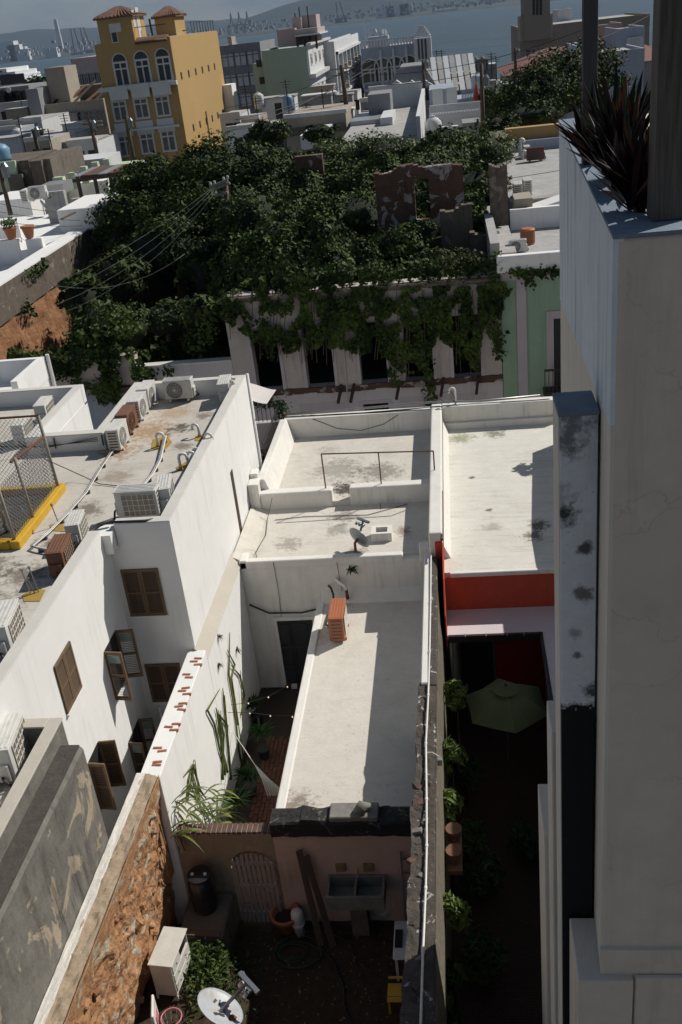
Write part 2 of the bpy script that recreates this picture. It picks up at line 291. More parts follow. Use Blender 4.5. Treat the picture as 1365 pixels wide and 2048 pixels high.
plaster('stone_mass', (0.17,0.15,0.125), dirt=(0.03,0.025,0.02), amt=0.8, scale=1.0, streak=0.6, var=0.3, bump=0.6)
paint('ac_white', (0.62,0.61,0.58), 0.45, dirt=(0.30,0.25,0.18), damt=0.5)
paint('ac_brown', (0.17,0.075,0.04), 0.6, dirt=(0.09,0.04,0.02), damt=0.5)
paint('ac_orange', (0.40,0.135,0.06), 0.55, dirt=(0.3,0.1,0.05), damt=0.3)
paint('ac_maroon', (0.12,0.035,0.035), 0.5)
paint('dark', (0.018,0.017,0.016), 0.6); paint('void', (0.006,0.006,0.006), 0.9)  # void: shade of open windows put into a near-black colour
paint('grille_tan', (0.26,0.22,0.17), 0.6, dirt=(0.12,0.09,0.07), damt=0.5); paint('fin_dark', (0.09,0.08,0.07), 0.6)
paint('rust', (0.16,0.065,0.03), 0.75, dirt=(0.05,0.025,0.015), damt=0.7); paint('rust_light', (0.30,0.27,0.22), 0.7, dirt=(0.16,0.07,0.03), damt=0.7)
paint('pvc', (0.72,0.71,0.68), 0.4, dirt=(0.4,0.37,0.3), damt=0.2); paint('galv', (0.36,0.36,0.36), 0.45, 0.7, dirt=(0.2,0.15,0.1), damt=0.4)
paint('iron', (0.03,0.027,0.026), 0.5, 0.3); paint('rubber', (0.02,0.02,0.02), 0.55); paint('cable', (0.028,0.027,0.026), 0.6); paint('cable_grey', (0.12,0.12,0.12), 0.6)
paint('terracotta', (0.42,0.16,0.08), 0.8, dirt=(0.25,0.12,0.07), damt=0.4); paint('brick_red', (0.34,0.115,0.07), 0.9, var=0.3, dirt=(0.2,0.08,0.05), damt=0.4, bump=0.6)
paint('paver', (0.155,0.065,0.04), 0.85, var=0.35, scale=2.5, dirt=(0.05,0.025,0.018), damt=0.6, bump=0.3); paint('grout', (0.05,0.035,0.028), 0.95)
paint('tile_roof', (0.17,0.085,0.055), 0.8, var=0.4, scale=1.2, dirt=(0.10,0.05,0.03), damt=0.6); paint('red_roof', (0.20,0.085,0.07), 0.8, var=0.15, scale=0.3)
paint('dresser_white', (0.62,0.60,0.55), 0.5, dirt=(0.4,0.36,0.28), damt=0.3); paint('dish_grey', (0.42,0.45,0.48), 0.45, dirt=(0.36,0.27,0.20), damt=0.7)
paint('dish_print', (0.035,0.04,0.05), 0.5); paint('metal_grey', (0.22,0.24,0.26), 0.4, 0.6)
paint('umbrella_green', (0.085,0.105,0.045), 0.85, var=0.15, scale=2); paint('plastic_white', (0.70,0.70,0.68), 0.4); paint('plastic_yellow', (0.60,0.36,0.03), 0.4); paint('plastic_black', (0.02,0.02,0.022), 0.35)
paint('plastic_pink', (0.62,0.20,0.24), 0.4); paint('plastic_blue', (0.03,0.08,0.30), 0.4); paint('awning', (0.58,0.54,0.52), 0.8); paint('plank', (0.20,0.15,0.10), 0.85, var=0.3)
paint('concrete', (0.22,0.21,0.19), 0.9, var=0.2, dirt=(0.08,0.075,0.065), damt=0.6, bump=0.4); paint('hose', (0.02,0.06,0.035), 0.5); paint('sheet_metal', (0.42,0.43,0.44), 0.4, 0.5, dirt=(0.3,0.2,0.14), damt=0.4)
paint('rope', (0.55,0.53,0.48), 0.9); paint('coping_brick', (0.13,0.07,0.05), 0.9, var=0.4, dirt=(0.05,0.035,0.03), damt=0.7, bump=0.5); paint('bark', (0.09,0.07,0.05), 0.95, var=0.3, bump=0.8); paint('pole_wood', (0.11,0.075,0.05), 0.9, var=0.3, dirt=(0.05,0.03,0.02), damt=0.5); paint('crossarm', (0.26,0.24,0.21), 0.9); paint('dull_ochre', (0.26,0.20,0.09), 0.9, var=0.3, dirt=(0.1,0.08,0.05), damt=0.6); paint('old_clay', (0.20,0.105,0.065), 0.9, var=0.3, dirt=(0.08,0.05,0.035), damt=0.6)
paint('win_white', (0.58,0.58,0.57), 0.5); paint('ship_white', (0.75,0.76,0.78), 0.5); paint('crane', (0.08,0.09,0.11), 0.7); paint('red_cloth', (0.35,0.05,0.03), 0.9)
paint('curtain', (0.16,0.15,0.14), 0.9, var=0.5, scale=2); paint('shade_blue', (0.04,0.10,0.22), 0.7); paint('tank_blue', (0.14,0.28,0.42), 0.5)
woodmat('shutter', (0.085,0.05,0.026), (0.21,0.135,0.075)); woodmat('door_dark', (0.012,0.013,0.015), (0.03,0.032,0.036)); woodmat('post_dark', (0.03,0.03,0.032), (0.07,0.07,0.075))
woodmat('post_wood', (0.045,0.036,0.028), (0.16,0.135,0.11), scale=2.0); woodmat('gate_wood', (0.24,0.20,0.18), (0.46,0.40,0.37)); woodmat('lumber', (0.06,0.04,0.03), (0.16,0.11,0.08)); woodmat('beam', (0.03,0.018,0.012), (0.08,0.05,0.035))
glassmat('pane'); glassmat('pane_green', (0.16,0.22,0.20))
leafmat('leaf_vine', (0.007,0.019,0.004), (0.078,0.118,0.024), 0.62); leafmat('leaf_tree', (0.006,0.017,0.004), (0.070,0.105,0.020), 0.65); leafmat('leaf_far', (0.015,0.035,0.012), (0.05,0.085,0.022), 0.6)
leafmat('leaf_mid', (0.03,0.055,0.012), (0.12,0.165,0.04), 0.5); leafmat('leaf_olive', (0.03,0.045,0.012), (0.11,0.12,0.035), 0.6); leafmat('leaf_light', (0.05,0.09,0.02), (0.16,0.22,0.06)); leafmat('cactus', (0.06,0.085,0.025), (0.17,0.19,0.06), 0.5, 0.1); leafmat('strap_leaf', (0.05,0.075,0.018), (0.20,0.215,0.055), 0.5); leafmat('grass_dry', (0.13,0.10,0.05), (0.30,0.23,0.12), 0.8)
leafmat('fern', (0.015,0.04,0.012), (0.05,0.10,0.03)); leafmat('purple_leaf', (0.005,0.003,0.004), (0.018,0.007,0.010), 0.55, 0.05); leafmat('purple_tip', (0.025,0.009,0.007), (0.10,0.042,0.022), 0.55); leafmat('sword_green', (0.008,0.015,0.010), (0.030,0.045,0.028), 0.5); leafmat('weed', (0.02,0.045,0.01), (0.07,0.10,0.025), 0.6)
paint('undergrowth', (0.010,0.018,0.006), 0.95, var=0.4, scale=1.0)  # near-black backing: shade inside foliage and ruin put into the colour
# ================================================================== SETTING
# ground: one sheet, level by the houses, sloping to the harbour
m = MB(); ys = [-60, 12, 31.7, 39.3, 75, 140, 300, 520, 640]; zs = [-0.5, -0.5, -1.0, -1.0, -3, -8, -15, -20, -24]
xs = [-9000, -400, -60, 0, 60, 400, 9000]
for y_, z_ in zip(ys, zs): m.v += [(x_, y_, z_) for x_ in xs]
k = len(xs); m.f += [(j*k+i, j*k+i+1, (j+1)*k+i+1, (j+1)*k+i) for j in range(len(ys)-1) for i in range(k-1)]
struct(m.build('ground', 'town_ground'))
struct(boxes('street', 'asphalt', None, [(-60, 30, 32.6, 38.2, -1.3, -0.99)]))
struct(boxes('pavement', 'concrete', None, [(-60, 30, 31.75, 32.6, -1.3, -0.86), (-60, 30, 38.2, 38.95, -1.3, -0.86)]))
# harbour
wm, t, b, o = newmat('water'); g = N(t, 'ShaderNodeNewGeometry')
n = noise(t, g.outputs['Position'], 0.02, 8, 0.7, 0.3, (1.0, 0.5, 1.0)); n_b = noise(t, g.outputs['Position'], 0.006, 4, 0.6, 0.2, (1.0, 0.35, 1.0))
t.links.new(ramp(t, n_b, 0.3, 0.75, (0.028,0.05,0.062), (0.045,0.07,0.082)), b.inputs['Base Color']); b.inputs['Roughness'].default_value = 0.32; b.inputs['Specular IOR Level'].default_value = 0.3
bp = N(t, 'ShaderNodeBump', i_Strength=0.9, i_Distance=6.0); t.links.new(n, bp.inputs['Height']); t.links.new(bp.outputs[0], b.inputs['Normal'])
struct(MB().quad((-12000,560,-22),(12000,560,-22),(12000,11000,-22),(-12000,11000,-22)).build('water', wm, noem=True))
# far shore and hills
plaster('hill', (0.030,0.045,0.048), dirt=(0.018,0.028,0.03), amt=0.5, scale=0.002, streak=0, var=0.3, bump=0)
plaster('shore_land', (0.055,0.065,0.062), dirt=(0.025,0.033,0.03), amt=0.7, scale=0.004, streak=0, var=0.4, bump=0)
def ridge(name, y0, y1, h, x0, x1, n, seed, mat, shape=None):
    r_ = random.Random(seed); ph = [(r_.uniform(0,6.28), r_.uniform(0.4,1.0)) for _ in range(9)]; m = MB(); rows = 10
    for j in range(rows+1):
        fy = j/rows
        for i in range(n+1):
            x_ = x0+(x1-x0)*i/n; a = 0
            for q, (p_, w_) in enumerate(ph): a += w_*math.sin(x_*0.00035*(1.75**q)+p_+fy*1.3*(q+1)*0.3)/(1.5**q)
            hh = h*(0.55+0.22*a)*(shape(x_) if shape else 1)
            z_ = -22.5 if j == 0 else -22+max(2, hh*math.sin(fy*math.pi/2)**1.3)
            m.v.append((x_, y0+(y1-y0)*fy, z_))
    m.f = [(j*(n+1)+i, j*(n+1)+i+1, (j+1)*(n+1)+i+1, (j+1)*(n+1)+i) for j in range(rows) for i in range(n)]
    return struct(m.build(name, mat, smooth=True))
ridge('far_shore', 4700, 6600, 16, -9000, 6000, 90, 3, 'shore_land')
ridge('hills', 6800, 9600, 560, -11500, 8000, 260, 5, 'hill', lambda x_: 0.75+0.25*math.sin(x_*0.0006+1.1))
ridge('hills', 6100, 7900, 330, -3500, 5000, 160, 9, 'hill', lambda x_: max(0.1, math.exp(-((x_+300)/1100)**2)))
# far towns: white blocks along the shore, each a building
bi = 0
def far_block(px, py, w, h, y, mat='far_white', lab=None):
    global bi
    p = ay(px, py, y); o = boxes('far_building', mat, None, [(p.x-w/2, p.x+w/2, y, y+w*0.7, -21, p.z)]); bi += 1
    return o
fb = [(8,84,90,5000),(26,90,60,5000),(40,94,50,5100),(548-500,98,40,5000),(890,18,120,5200),(915,24,80,5200),(935,30,70,5100),(795,10,110,5400),(770,14,90,5400),(812,8,60,5400),(100,96,60,4900)]
words = ['leftmost','second from left','third from left','fourth from left','sixth pale','seventh pale','rightmost pale','third tall','first tall','fourth tall','lone low']
for (px, py, w_, y_), wd in zip(fb, words):
    o = far_block(px, py, w_, 40, y_)
    tag(o, wd + ' distant block on the far harbour shore', 'building', 'far shore blocks')
m = MB()
for i in range(520):
    px = rnd.uniform(-30, 1010); base = 118-(px*0.113)-abs(rnd.gauss(0, 9))
    y_ = rnd.uniform(4750, 6300); p = az(px, base, -18); w_ = rnd.uniform(5, 17)
    if not 4500 < p.y < 7200: p = ay(px, base, y_)
    m.box(p.x-w_/2, p.x+w_/2, p.y, p.y+w_, p.z-6, p.z+rnd.uniform(2, 6))
o = stuff(m.build('far_town', 'far_grey')); tag(o, 'scatter of tiny pale buildings along the far harbour shore', 'town')
# container cranes
def crane(px, py, y, h, label, mat='crane'):
    p = ay(px, py, y); m = MB(); w_ = h*0.16; z0 = p.z-h; x_ = p.x
    for sx in (-1, 1):
        for sy in (-1, 1): m.bar((x_+sx*w_, y+sy*w_, z0), (x_+sx*w_*0.7, y+sy*w_*0.7, z0+h*0.62), h*0.03)
    root = thing('harbour_crane', label, 'crane', (x_, y, z0), 'harbour cranes'); m.build('leg_frame', mat, root)
    MB().bar((x_-w_*0.7, y, z0+h*0.62), (x_+w_*0.7, y, z0+h*0.62), h*0.05).bar((x_, y-h*0.5, z0+h*0.64), (x_, y+h*0.3, z0+h*0.64), h*0.04).build('girder', mat, root)
    MB().bar((x_-w_*0.3, y, z0+h*0.62), (x_, y, z0+h), h*0.03).bar((x_+w_*0.3, y, z0+h*0.62), (x_, y, z0+h), h*0.03).build('apex', mat, root)
crane(461, 26, 5600, 150, 'left of the three container cranes over the yellow building'); crane(477, 24, 5650, 150, 'middle of the three container cranes over the yellow building'); crane(493, 23, 5700, 150, 'right of the three container cranes over the yellow building')
def jib(px, py, px2, py2, y, label):
    a = ay(px, py, y); b = ay(px2, py2, y); root = thing('harbour_crane', label, 'crane', (b.x, y, b.z), 'harbour cranes')
    for dx in (-8, 8): MB().bar((a.x+dx, y, a.z), (b.x+dx*2, y, b.z), 6).build('boom', 'crane', root)
    MB().box(b.x-30, b.x+30, y-20, y+20, b.z-50, b.z).build('base', 'crane', root)
jib(145, 57, 157, 105, 5000, 'leaning dark harbour crane left of the yellow tower'); jib(164, 55, 178, 100, 5050, 'leaning dark harbour crane nearest the yellow tower'); jib(676, 3, 683, 36, 5400, 'slim crane before the wooded hill')
tag(MB().lathe([(14,0),(10,90),(9,120)], 10, tuple(ay(123,97,4900))).build('chimney_stack', 'far_white'), 'pale slim stack on the far shore left of the yellow building', 'stack')

from mathutils import noise as mn
def rough_sheet(name, mat, parent, fn, nu, nv):
    m = MB()
    for j in range(nv+1):
        for i in range(nu+1): m.v.append(tuple(fn(i/nu, j/nv)))
    m.f = [(j*(nu+1)+i, j*(nu+1)+i+1, (j+1)*(nu+1)+i+1, (j+1)*(nu+1)+i) for j in range(nv) for i in range(nu)]
    return m.build(name, mat, parent, smooth=False)
# ================================================================== foliage makers
def leaf_arrays(P, Nn, size, asp=0.55, spread=0.6):
    P = np.asarray(P, float); Nn = np.asarray(Nn, float); n = len(P)
    Nn = Nn+nr.normal(0, spread, (n,3)); Nn /= np.linalg.norm(Nn, axis=1, keepdims=True)+1e-9
    t_ = nr.normal(0, 1, (n,3)); t_[:,2] -= 0.5; t_ -= Nn*(t_*Nn).sum(1, keepdims=True); t_ /= np.linalg.norm(t_, axis=1, keepdims=True)+1e-9
    b_ = np.cross(Nn, t_); s = (size*nr.lognormal(0.0, 0.38, (n,1)).clip(0.45, 2.2))
    A = P-t_*s*0.5; B = P+b_*s*asp*0.5+Nn*s*0.10; C_ = P+t_*s*0.5-Nn*s*0.08; D = P-b_*s*asp*0.5+Nn*s*0.10
    V = np.stack([A,B,C_,D], 1).reshape(-1,3); i = np.arange(n)*4
    Fc = np.stack([np.stack([i,i+1,i+2],1), np.stack([i,i+2,i+3],1)], 1).reshape(-1,3)
    return V, Fc
def leaf_obj(name, P, Nn, size, mat, parent=None, asp=0.55, spread=0.6):
    V, Fc = leaf_arrays(P, Nn, size, asp, spread)
    o = np.array(ORG.get(parent.name, (0,0,0))) if parent else np.zeros(3)
    V = V-o; me = bpy.data.meshes.new(name); me.vertices.add(len(V)); me.vertices.foreach_set('co', V.ravel())
    me.loops.add(Fc.size); me.loops.foreach_set('vertex_index', Fc.ravel().astype(np.int32))
    me.polygons.add(len(Fc)); me.polygons.foreach_set('loop_start', np.arange(0, Fc.size, 3, dtype=np.int32)); me.polygons.foreach_set('loop_total', np.full(len(Fc), 3, dtype=np.int32))
    me.update(calc_edges=True); me.validate()
    ob = bpy.data.objects.new(name, me); COL.objects.link(ob); me.materials.append(MAT[mat])
    if parent: ob.parent = parent
    ORG[ob.name] = tuple(o); return ob
def blob_pts(c, rad, n, lo=-0.35, shell=0.25):
    d = nr.normal(0, 1, (n*2,3)); d /= np.linalg.norm(d, axis=1, keepdims=True); d = d[d[:,2] > lo][:n]
    f_ = 1-np.abs(nr.normal(0, shell, (len(d),1)))
    return np.array(c)+d*f_*np.array(rad), d
def crown_pts(c, rad, nclump, per, csize=0.35, lo=-0.4):
    P = []; Q = []
    cc, cd = blob_pts(c, np.array(rad)*0.85, nclump, lo, 0.22)
    for q, d in zip(cc, cd):
        r_ = csize*np.mean(rad)*nr.uniform(0.6, 1.4); p, nn = blob_pts(q, (r_, r_, r_*0.7), per, -0.5, 0.3); P.append(p); Q.append(nn*0.6+d*0.5+np.array([0,0,0.35]))
    return np.concatenate(P), np.concatenate(Q)
def limb_tree(root, base, top, r, limbs, mat='bark', name='trunk'):
    m = MB(); b_ = Vector(base); t_ = Vector(top); mid = (b_+t_)/2+Vector((rnd.uniform(-.3,.3), rnd.uniform(-.3,.3), 0)); m.tube([b_, mid, t_], [r, r*0.75, r*0.5], 8)
    for L_ in limbs: m.tube([t_-Vector((0,0,0.3)), (t_+Vector(L_))/2+Vector((0,0,0.3)), L_], [r*0.45, r*0.3, r*0.1], 6)
    return m.build(name, mat, root, smooth=True)
def blob_mesh(name, c, rad, mat, parent=None, nz_=0.18, seg=14):
    m = MB(); ph = rnd.random()*6; rows = seg//2+1; c = Vector(c)
    for j in range(rows+1):
        th = math.pi*j/rows
        for i in range(seg):
            a = 2*math.pi*i/seg; k_ = 1+nz_*(math.sin(3*a+ph+2*th)+math.sin(5*th+2*a+ph*2))*0.6
            m.v.append((c.x+rad[0]*k_*math.sin(th)*math.cos(a), c.y+rad[1]*k_*math.sin(th)*math.sin(a), c.z+rad[2]*k_*math.cos(th)))
    m.f = [(j*seg+i, j*seg+(i+1)%seg, (j+1)*seg+(i+1)%seg, (j+1)*seg+i) for j in range(rows) for i in range(seg)]
    return m.build(name, mat, parent, smooth=True)
def blade(m, base, tip, w, droop=0.0, n=5, side=None, fold=0.25):
    """one long leaf: a tapered folded strip"""
    b_ = Vector(base); t_ = Vector(tip); d = t_-b_; sd = Vector(side) if side else d.cross(Vector((rnd.uniform(-.3,.3), rnd.uniform(-.3,.3), 1))); sd = sd.normalized() if sd.length > 1e-5 else Vector((1,0,0)); up = sd.cross(d.normalized())
    k0 = len(m.v)
    for i in range(n+1):
        f_ = i/n; p = b_+d*f_+Vector((0,0,-droop*f_*f_+droop*0.35*f_)); ww = w*(0.55+0.9*f_ if f_ < 0.5 else 2*(1-f_)*1.0+0.02)
        m.v += [tuple(p-sd*ww/2+up*ww*fold), tuple(p), tuple(p+sd*ww/2+up*ww*fold)]
    for i in range(n):
        a = k0+3*i; m.f += [(a,a+1,a+4,a+3), (a+1,a+2,a+5,a+4)]

# ================================================================== TALL BUILDING at the right (shaded, very near)
TN, TF, TT = Vector((0.94,6.0,0)), Vector((1.27,12.13,0)), 15.3
root = thing('tall_building', 'tall greige building with blue white side wall filling the right edge', 'building', (2.5, 9, 0))
def tz(px, py):   # point on the side wall plane
    nn = (TF-TN).cross(Vector((0,0,1))); d = _ray(px, py); return Vector((0,0,CAM_H))+d*((TN-Vector((0,0,CAM_H))).dot(nn)/d.dot(nn))
fp = [(0.94,6.0),(1.27,12.13),(7.0,12.13),(7.0,6.0)]
MB().prism([(x_,y_,-0.9) for x_,y_ in fp], (0,0,16.177)).build('wall', 'greige', root, bevel=0.02, seg=2)
def side_strip(za, zb, pr, mat, name):   # slab on the side wall between two sloping lines (far, near)
    d = (TF-TN).normalized(); nn = Vector((-d.y, d.x, 0)); 
    a = TN+nn*pr; b_ = TF+nn*pr
    m = MB(); m.add([(a.x,a.y,za[1]),(b_.x,b_.y,za[0]),(b_.x,b_.y,zb[0]),(a.x,a.y,zb[1]),(TN.x+.05,TN.y,za[1]),(TF.x+.05,TF.y,za[0]),(TF.x+.05,TF.y,zb[0]),(TN.x+.05,TN.y,zb[1])],
        [(0,1,2,3),(4,7,6,5),(0,3,7,4),(1,5,6,2),(0,4,5,1),(3,2,6,7)]); return m.build(name, mat, root)
side_strip((-0.8,-0.8), (13.245,14.10), 0.006, 'cream_side', 'lower_side')
side_strip((13.25,14.105), (15.28,15.28), 0.012, 'blue_white', 'upper_side')
MB().prism([(0.925,5.985,15.278),(1.255,12.15,15.278),(1.62,12.15,15.278),(1.62,7.3,15.278),(7.0,7.3,15.278),(7.0,5.985,15.278)], (0,0,0.024)).build('parapet_top', 'blue_top', root)
boxes('ledge_band', 'greige', root, [(0.925, 7.0, 5.965, 6.0, 9.2, 9.36)])
boxes('plinth', 'greige', root, [(0.74, 1.2, 5.93, 6.6, -0.8, 9.02), (1.22, 7.0, 5.95, 5.999, -0.8, 9.03)], 0.01)
# blue-white pier with black painted foot
pm = MAT['pier_face']; t = pm.node_tree; bs = [q for q in t.nodes if q.type == 'BSDF_PRINCIPLED'][0]; src = bs.inputs['Base Color'].links[0].from_socket
g = N(t, 'ShaderNodeNewGeometry'); sx = N(t, 'ShaderNodeSeparateXYZ'); t.links.new(g.outputs['Position'], sx.inputs[0])
zz = mth(t, 'ADD', sx.outputs['Z'], mth(t, 'MULTIPLY', mth(t, 'SUBTRACT', noise(t, g.outputs['Position'], 22, 4, 0.7), 0.5), 0.28))
t.links.new(mixc(t, ramp(t, mth(t, 'SUBTRACT', zz, 10.9), 0.49, 0.53), (0.016,0.017,0.02), src), bs.inputs['Base Color'])
boxes('pier', 'pier_face', root, [(0.682, 0.95, 6.648, 7.05, -0.7, 13.93)], 0.006)
boxes('pier_side', 'cream_side', root, [(0.675, 0.686, 6.665, 7.05, -0.7, 13.92)])
boxes('pier_cap', 'blue_top', root, [(0.672, 0.96, 6.64, 7.07, 13.925, 13.955)], 0.008)
q = ay(1099, 1550, 8.0); zt = ay(1110, 1425, 8.0).z
boxes('pier', 'cream_side', root, [(q.x, 1.1, 7.7, 8.2, -0.7, zt)], 0.01)
q = ay(1092, 1850, 9.0); zt = ay(1090, 1672, 9.0).z
boxes('pier', 'cream_side', root, [(q.x, 1.2, 9.0, 9.9, -0.7, zt)], 0.01)
# wooden posts
def post(px0, px1, py, y, z0, z1, mat, label):
    a = ay(px0, py, y); b_ = ay(px1, py, y); w_ = b_.x-a.x
    return tag(boxes('wooden_post', mat, None, [(a.x, b_.x, y, y+w_, z0, z1)], 0.008, 2), label, 'post')
post(1306, 1378, 440, 6.25, 15.304, 19.0, 'post_wood', 'weathered grained square post standing on the parapet at the right edge')
post(1167, 1196, 160, 8.7, 15.304, 19.0, 'post_dark', 'dark square post behind the purple spiky plant')
# plants on the parapet
def spiky(name, label, base, n, ln, w, lean, mats, spread=0.9, seed=1):
    r_ = random.Random(seed); root = thing(name, label, 'plant', base); ms = {k_: MB() for k_ in mats}
    for i in range(n):
        a = r_.uniform(0, 6.283); e = r_.uniform(0.15, 1.3)*spread; L_ = ln*r_.uniform(0.6, 1.15)
        d = Vector((math.cos(a)*math.sin(e), math.sin(a)*math.sin(e), math.cos(e)))+Vector(lean)*r_.uniform(0.3, 1.0); d.normalize()
        b_ = Vector(base)+Vector((r_.uniform(-.06,.06), r_.uniform(-.06,.06), r_.uniform(0,.12)))
        blade(ms[r_.choice(mats)], b_, b_+d*L_, w*r_.uniform(0.7,1.2), droop=L_*0.12*r_.random(), n=4, fold=0.3)
    for i, k_ in enumerate(dict.fromkeys(mats)): ms[k_].build('leaves', k_, root, smooth=False)
    MB().tube([Vector(base)-Vector((0,0,0.02)), Vector(base)+Vector((0,0,0.18))], [0.035,0.025], 6).build('stem', 'bark', root)
    return root
PU, TI, SW = 'purple_leaf', 'purple_tip', 'sword_green'
p0 = az(1268, 425, 15.3)+Vector((0.03,0.0,0))
spiky('purple_plant', 'dark purple spiky plant leaning left over the parapet nearest the weathered post', p0, 120, 0.46, 0.066, (-0.10,0.6,0.4), [PU,PU,PU,PU,TI], 0.85, 3)
spiky('purple_plant', 'dense purple and green spiky clump in the middle of the parapet planting', p0+Vector((0.02,0.75,0.0)), 170, 0.52, 0.07, (-0.05,0.2,0.55), [PU,PU,SW,PU], 0.9, 4)
spiky('sword_plant', 'upright green sword leaved plant with orange tips behind the purple plants', p0+Vector((0.10,1.35,0.0)), 80, 0.70, 0.075, (-0.05,0.0,0.9), [SW,SW,TI,PU], 0.75, 5)
spiky('purple_plant', 'smaller purple spiky plant farthest along the parapet by the dark post', p0+Vector((0.0,2.1,0.0)), 46, 0.5, 0.05, (-0.2,0.1,0.45), [PU,PU,TI], 0.9, 6)
# neighbouring penthouse hidden behind the tall building: it throws the shade on the right roof
root = thing('penthouse', 'plain block beside the white roof seen mostly by its shadow', 'building', (5, 26, 0))
MB().prism([(3.36,15.0,-0.9),(3.36,24.6,-0.9),(3.84,30.1,-0.9),(9,30.1,-0.9),(9,15.0,-0.9)], (0,0,6.8)).build('wall', 'cream_side', root)
boxes('shade_block', 'cream_side', root, [(3.37, 9, 13.0, 21.8, 5.88, 7.2)])  # unseen block added on top so the umbrella stays in shade
pr = thing('roof_shrub', 'small shrub in a pot on the edge of the block by the white roof', 'shrub', (4.0,28.6,5.9))
P, Q = crown_pts((3.88,29.0,6.08), (0.45,0.5,0.35), 10, 34, 0.4); leaf_obj('leaves', P, Q, 0.16, 'leaf_vine', pr); MB().lathe([(0.16,0),(0.22,0.35)], 12, (4.1,28.9,5.9)).build('pot', 'terracotta', pr)

# ================================================================== CENTRE ROW HOUSE
ch = thing('row_house', 'white row house with flat stepped roofs and a narrow brick patio', 'house', (-3.5, 23, 0))
boxes('main_block', 'center_white', ch, [(-6.12, -1.0, 22.82, 31.6, -0.9, 3.70)])
boxes('rear_wing', 'center_white', ch, [(-4.05, -1.2, 14.52, 22.80, -0.5, 2.54)])
# front wall plate with the notch lip
m = MB().box(-6.12, -1.72, 22.80, 23.02, 3.60, 3.84).box(-1.28, -1.0, 22.76, 23.10, 3.60, 4.05).box(-6.12, -5.9, 22.80, 23.3, 3.6, 3.87)
m.build('roof_lip', 'center_white', ch, bevel=0.04, seg=3)
boxes('roof_middle', 'center_roof', ch, [(-6.1, -1.0, 23.02, 26.1, 3.5, 3.75)])
boxes('roof_rear', 'center_roof', ch, [(-6.1, -1.0, 26.1, 31.3, 3.5, 3.9)])
MB().add([(-6.3,22.9,3.76),(-5.75,22.9,3.76),(-5.85,26.2,3.76),(-6.3,26.2,3.76),(-6.3,22.9,3.95),(-6.12,22.9,3.86),(-6.15,26.2,3.86),(-6.3,26.2,3.95)], [(0,1,2,3),(4,7,6,5),(0,4,5,1),(1,5,6,2),(2,6,7,3),(3,7,4,0)]).build('flashing', 'center_roof', ch)
# divider with drain notch
m = MB().box(-6.28, -3.88, 26.08, 26.42, 3.7, 4.27).box(-3.36, -0.99, 26.08, 26.42, 3.7, 4.31); m.build('divider_parapet', 'center_white', ch, bevel=0.045, seg=3)
boxes('corner_pier', 'center_white', ch, [(-6.34, -6.02, 26.0, 26.5, 3.7, 4.62), (-6.34,-6.1,26.5,26.9,3.7,4.75)], 0.03, 2)
# rear and left parapets of the rear roof
boxes('rear_parapet', 'center_white', ch, [(-6.0, -0.99, 31.22, 31.6, 3.7, 4.58)], 0.03, 2)
m = MB().prism([(-6.12,0,3.7),(-5.62,0,3.7),(-5.66,0,3.93),(-5.86,0,4.5),(-5.9,0,4.6),(-6.12,0,4.6)], (0,4.84,0)); m.v = [(a,b_+26.4,c_) for a,b_,c_ in m.v]; m.build('side_parapet', 'center_white', ch, bevel=0.03, seg=2)
# long roof with raised edge
boxes('roof_long', 'long_roof', ch, [(-4.02, -1.2, 14.75, 22.82, 2.5, 2.6)])
boxes('roof_edge', 'center_white', ch, [(-4.10, -3.90, 14.72, 22.81, 2.46, 2.635)], 0.03, 2)
m = MB(); 
for y_ in np.linspace(14.75, 22.75, 14): pass
m.prism([(-4.0,22.5,2.6),(-4.0,22.82,2.6),(-4.0,22.82,2.85)], (2.9,0,0)).build('cove', 'center_white', ch)
# tar cap over the pink end wall
def tarf(u, v):
    x_ = -4.13+2.95*u; n_ = mn.fractal(Vector((x_*2.4, v*2.0, 3.3)), .8, 2.0, 5); k_ = .03 if .2 < u < .72 else 0
    if v < .2: return (x_, 14.33+.02*n_, 2.38+.33*v/.2+.02*n_)
    if v < .85: return (x_, 14.34+(.42+.14*mn.noise(Vector((x_*3,1,1)))*(.15 < u < .8))*(v-.2)/.65, 2.72+k_+.035*n_)
    return (x_, 14.76+(.14*mn.noise(Vector((x_*3,1,1)))*(.15 < u < .8))+.02, 2.72+k_-.14*(v-.85)/.15)
rough_sheet('tar_cap', 'tar', ch, tarf, 120, 16)
boxes('cap_slab', 'concrete', ch, [(-2.95, -2.0, 14.36, 14.78, 2.7, 2.83)], 0.02)
MB().tube([(-2.35,14.5,2.83),(-2.3,14.55,2.95),(-2.15,14.6,2.9)], [0.14,0.12,0.05], 8).build('broken_flue', 'concrete', ch, smooth=True)
boxes('end_wall', 'pink_wall', ch, [(-4.12, -1.2, 14.38, 14.53, -0.1, 2.42)])
# dark double door to the patio
dr = boxes('door', 'door_dark', ch, [(-5.32, -4.94+0.0, 22.76, 22.80, -0.25, 1.98), (-4.93, -4.36, 22.76, 22.80, -0.25, 1.98)])
for (xa, xb) in ((-5.27,-5.0),(-4.88,-4.5)):
    for (za_, zb_) in ((-0.1,0.45),(0.55,1.1),(1.2,1.85)): MB().box(xa, xb, 22.735, 22.765, za_, zb_).build('panel', 'door_dark', dr, bevel=0.012)
boxes('door_frame', 'center_white', ch, [(-5.42, -5.325, 22.72, 22.82, -0.25, 2.08), (-5.325, -4.2, 22.72, 22.82, 1.985, 2.08)])
for i in range(7): boxes('sill_tile', 'plastic_white' if i % 2 else 'dark', ch, [(-5.35+i*0.17, -5.19+i*0.17, 22.66, 22.76, -0.27, -0.16)])
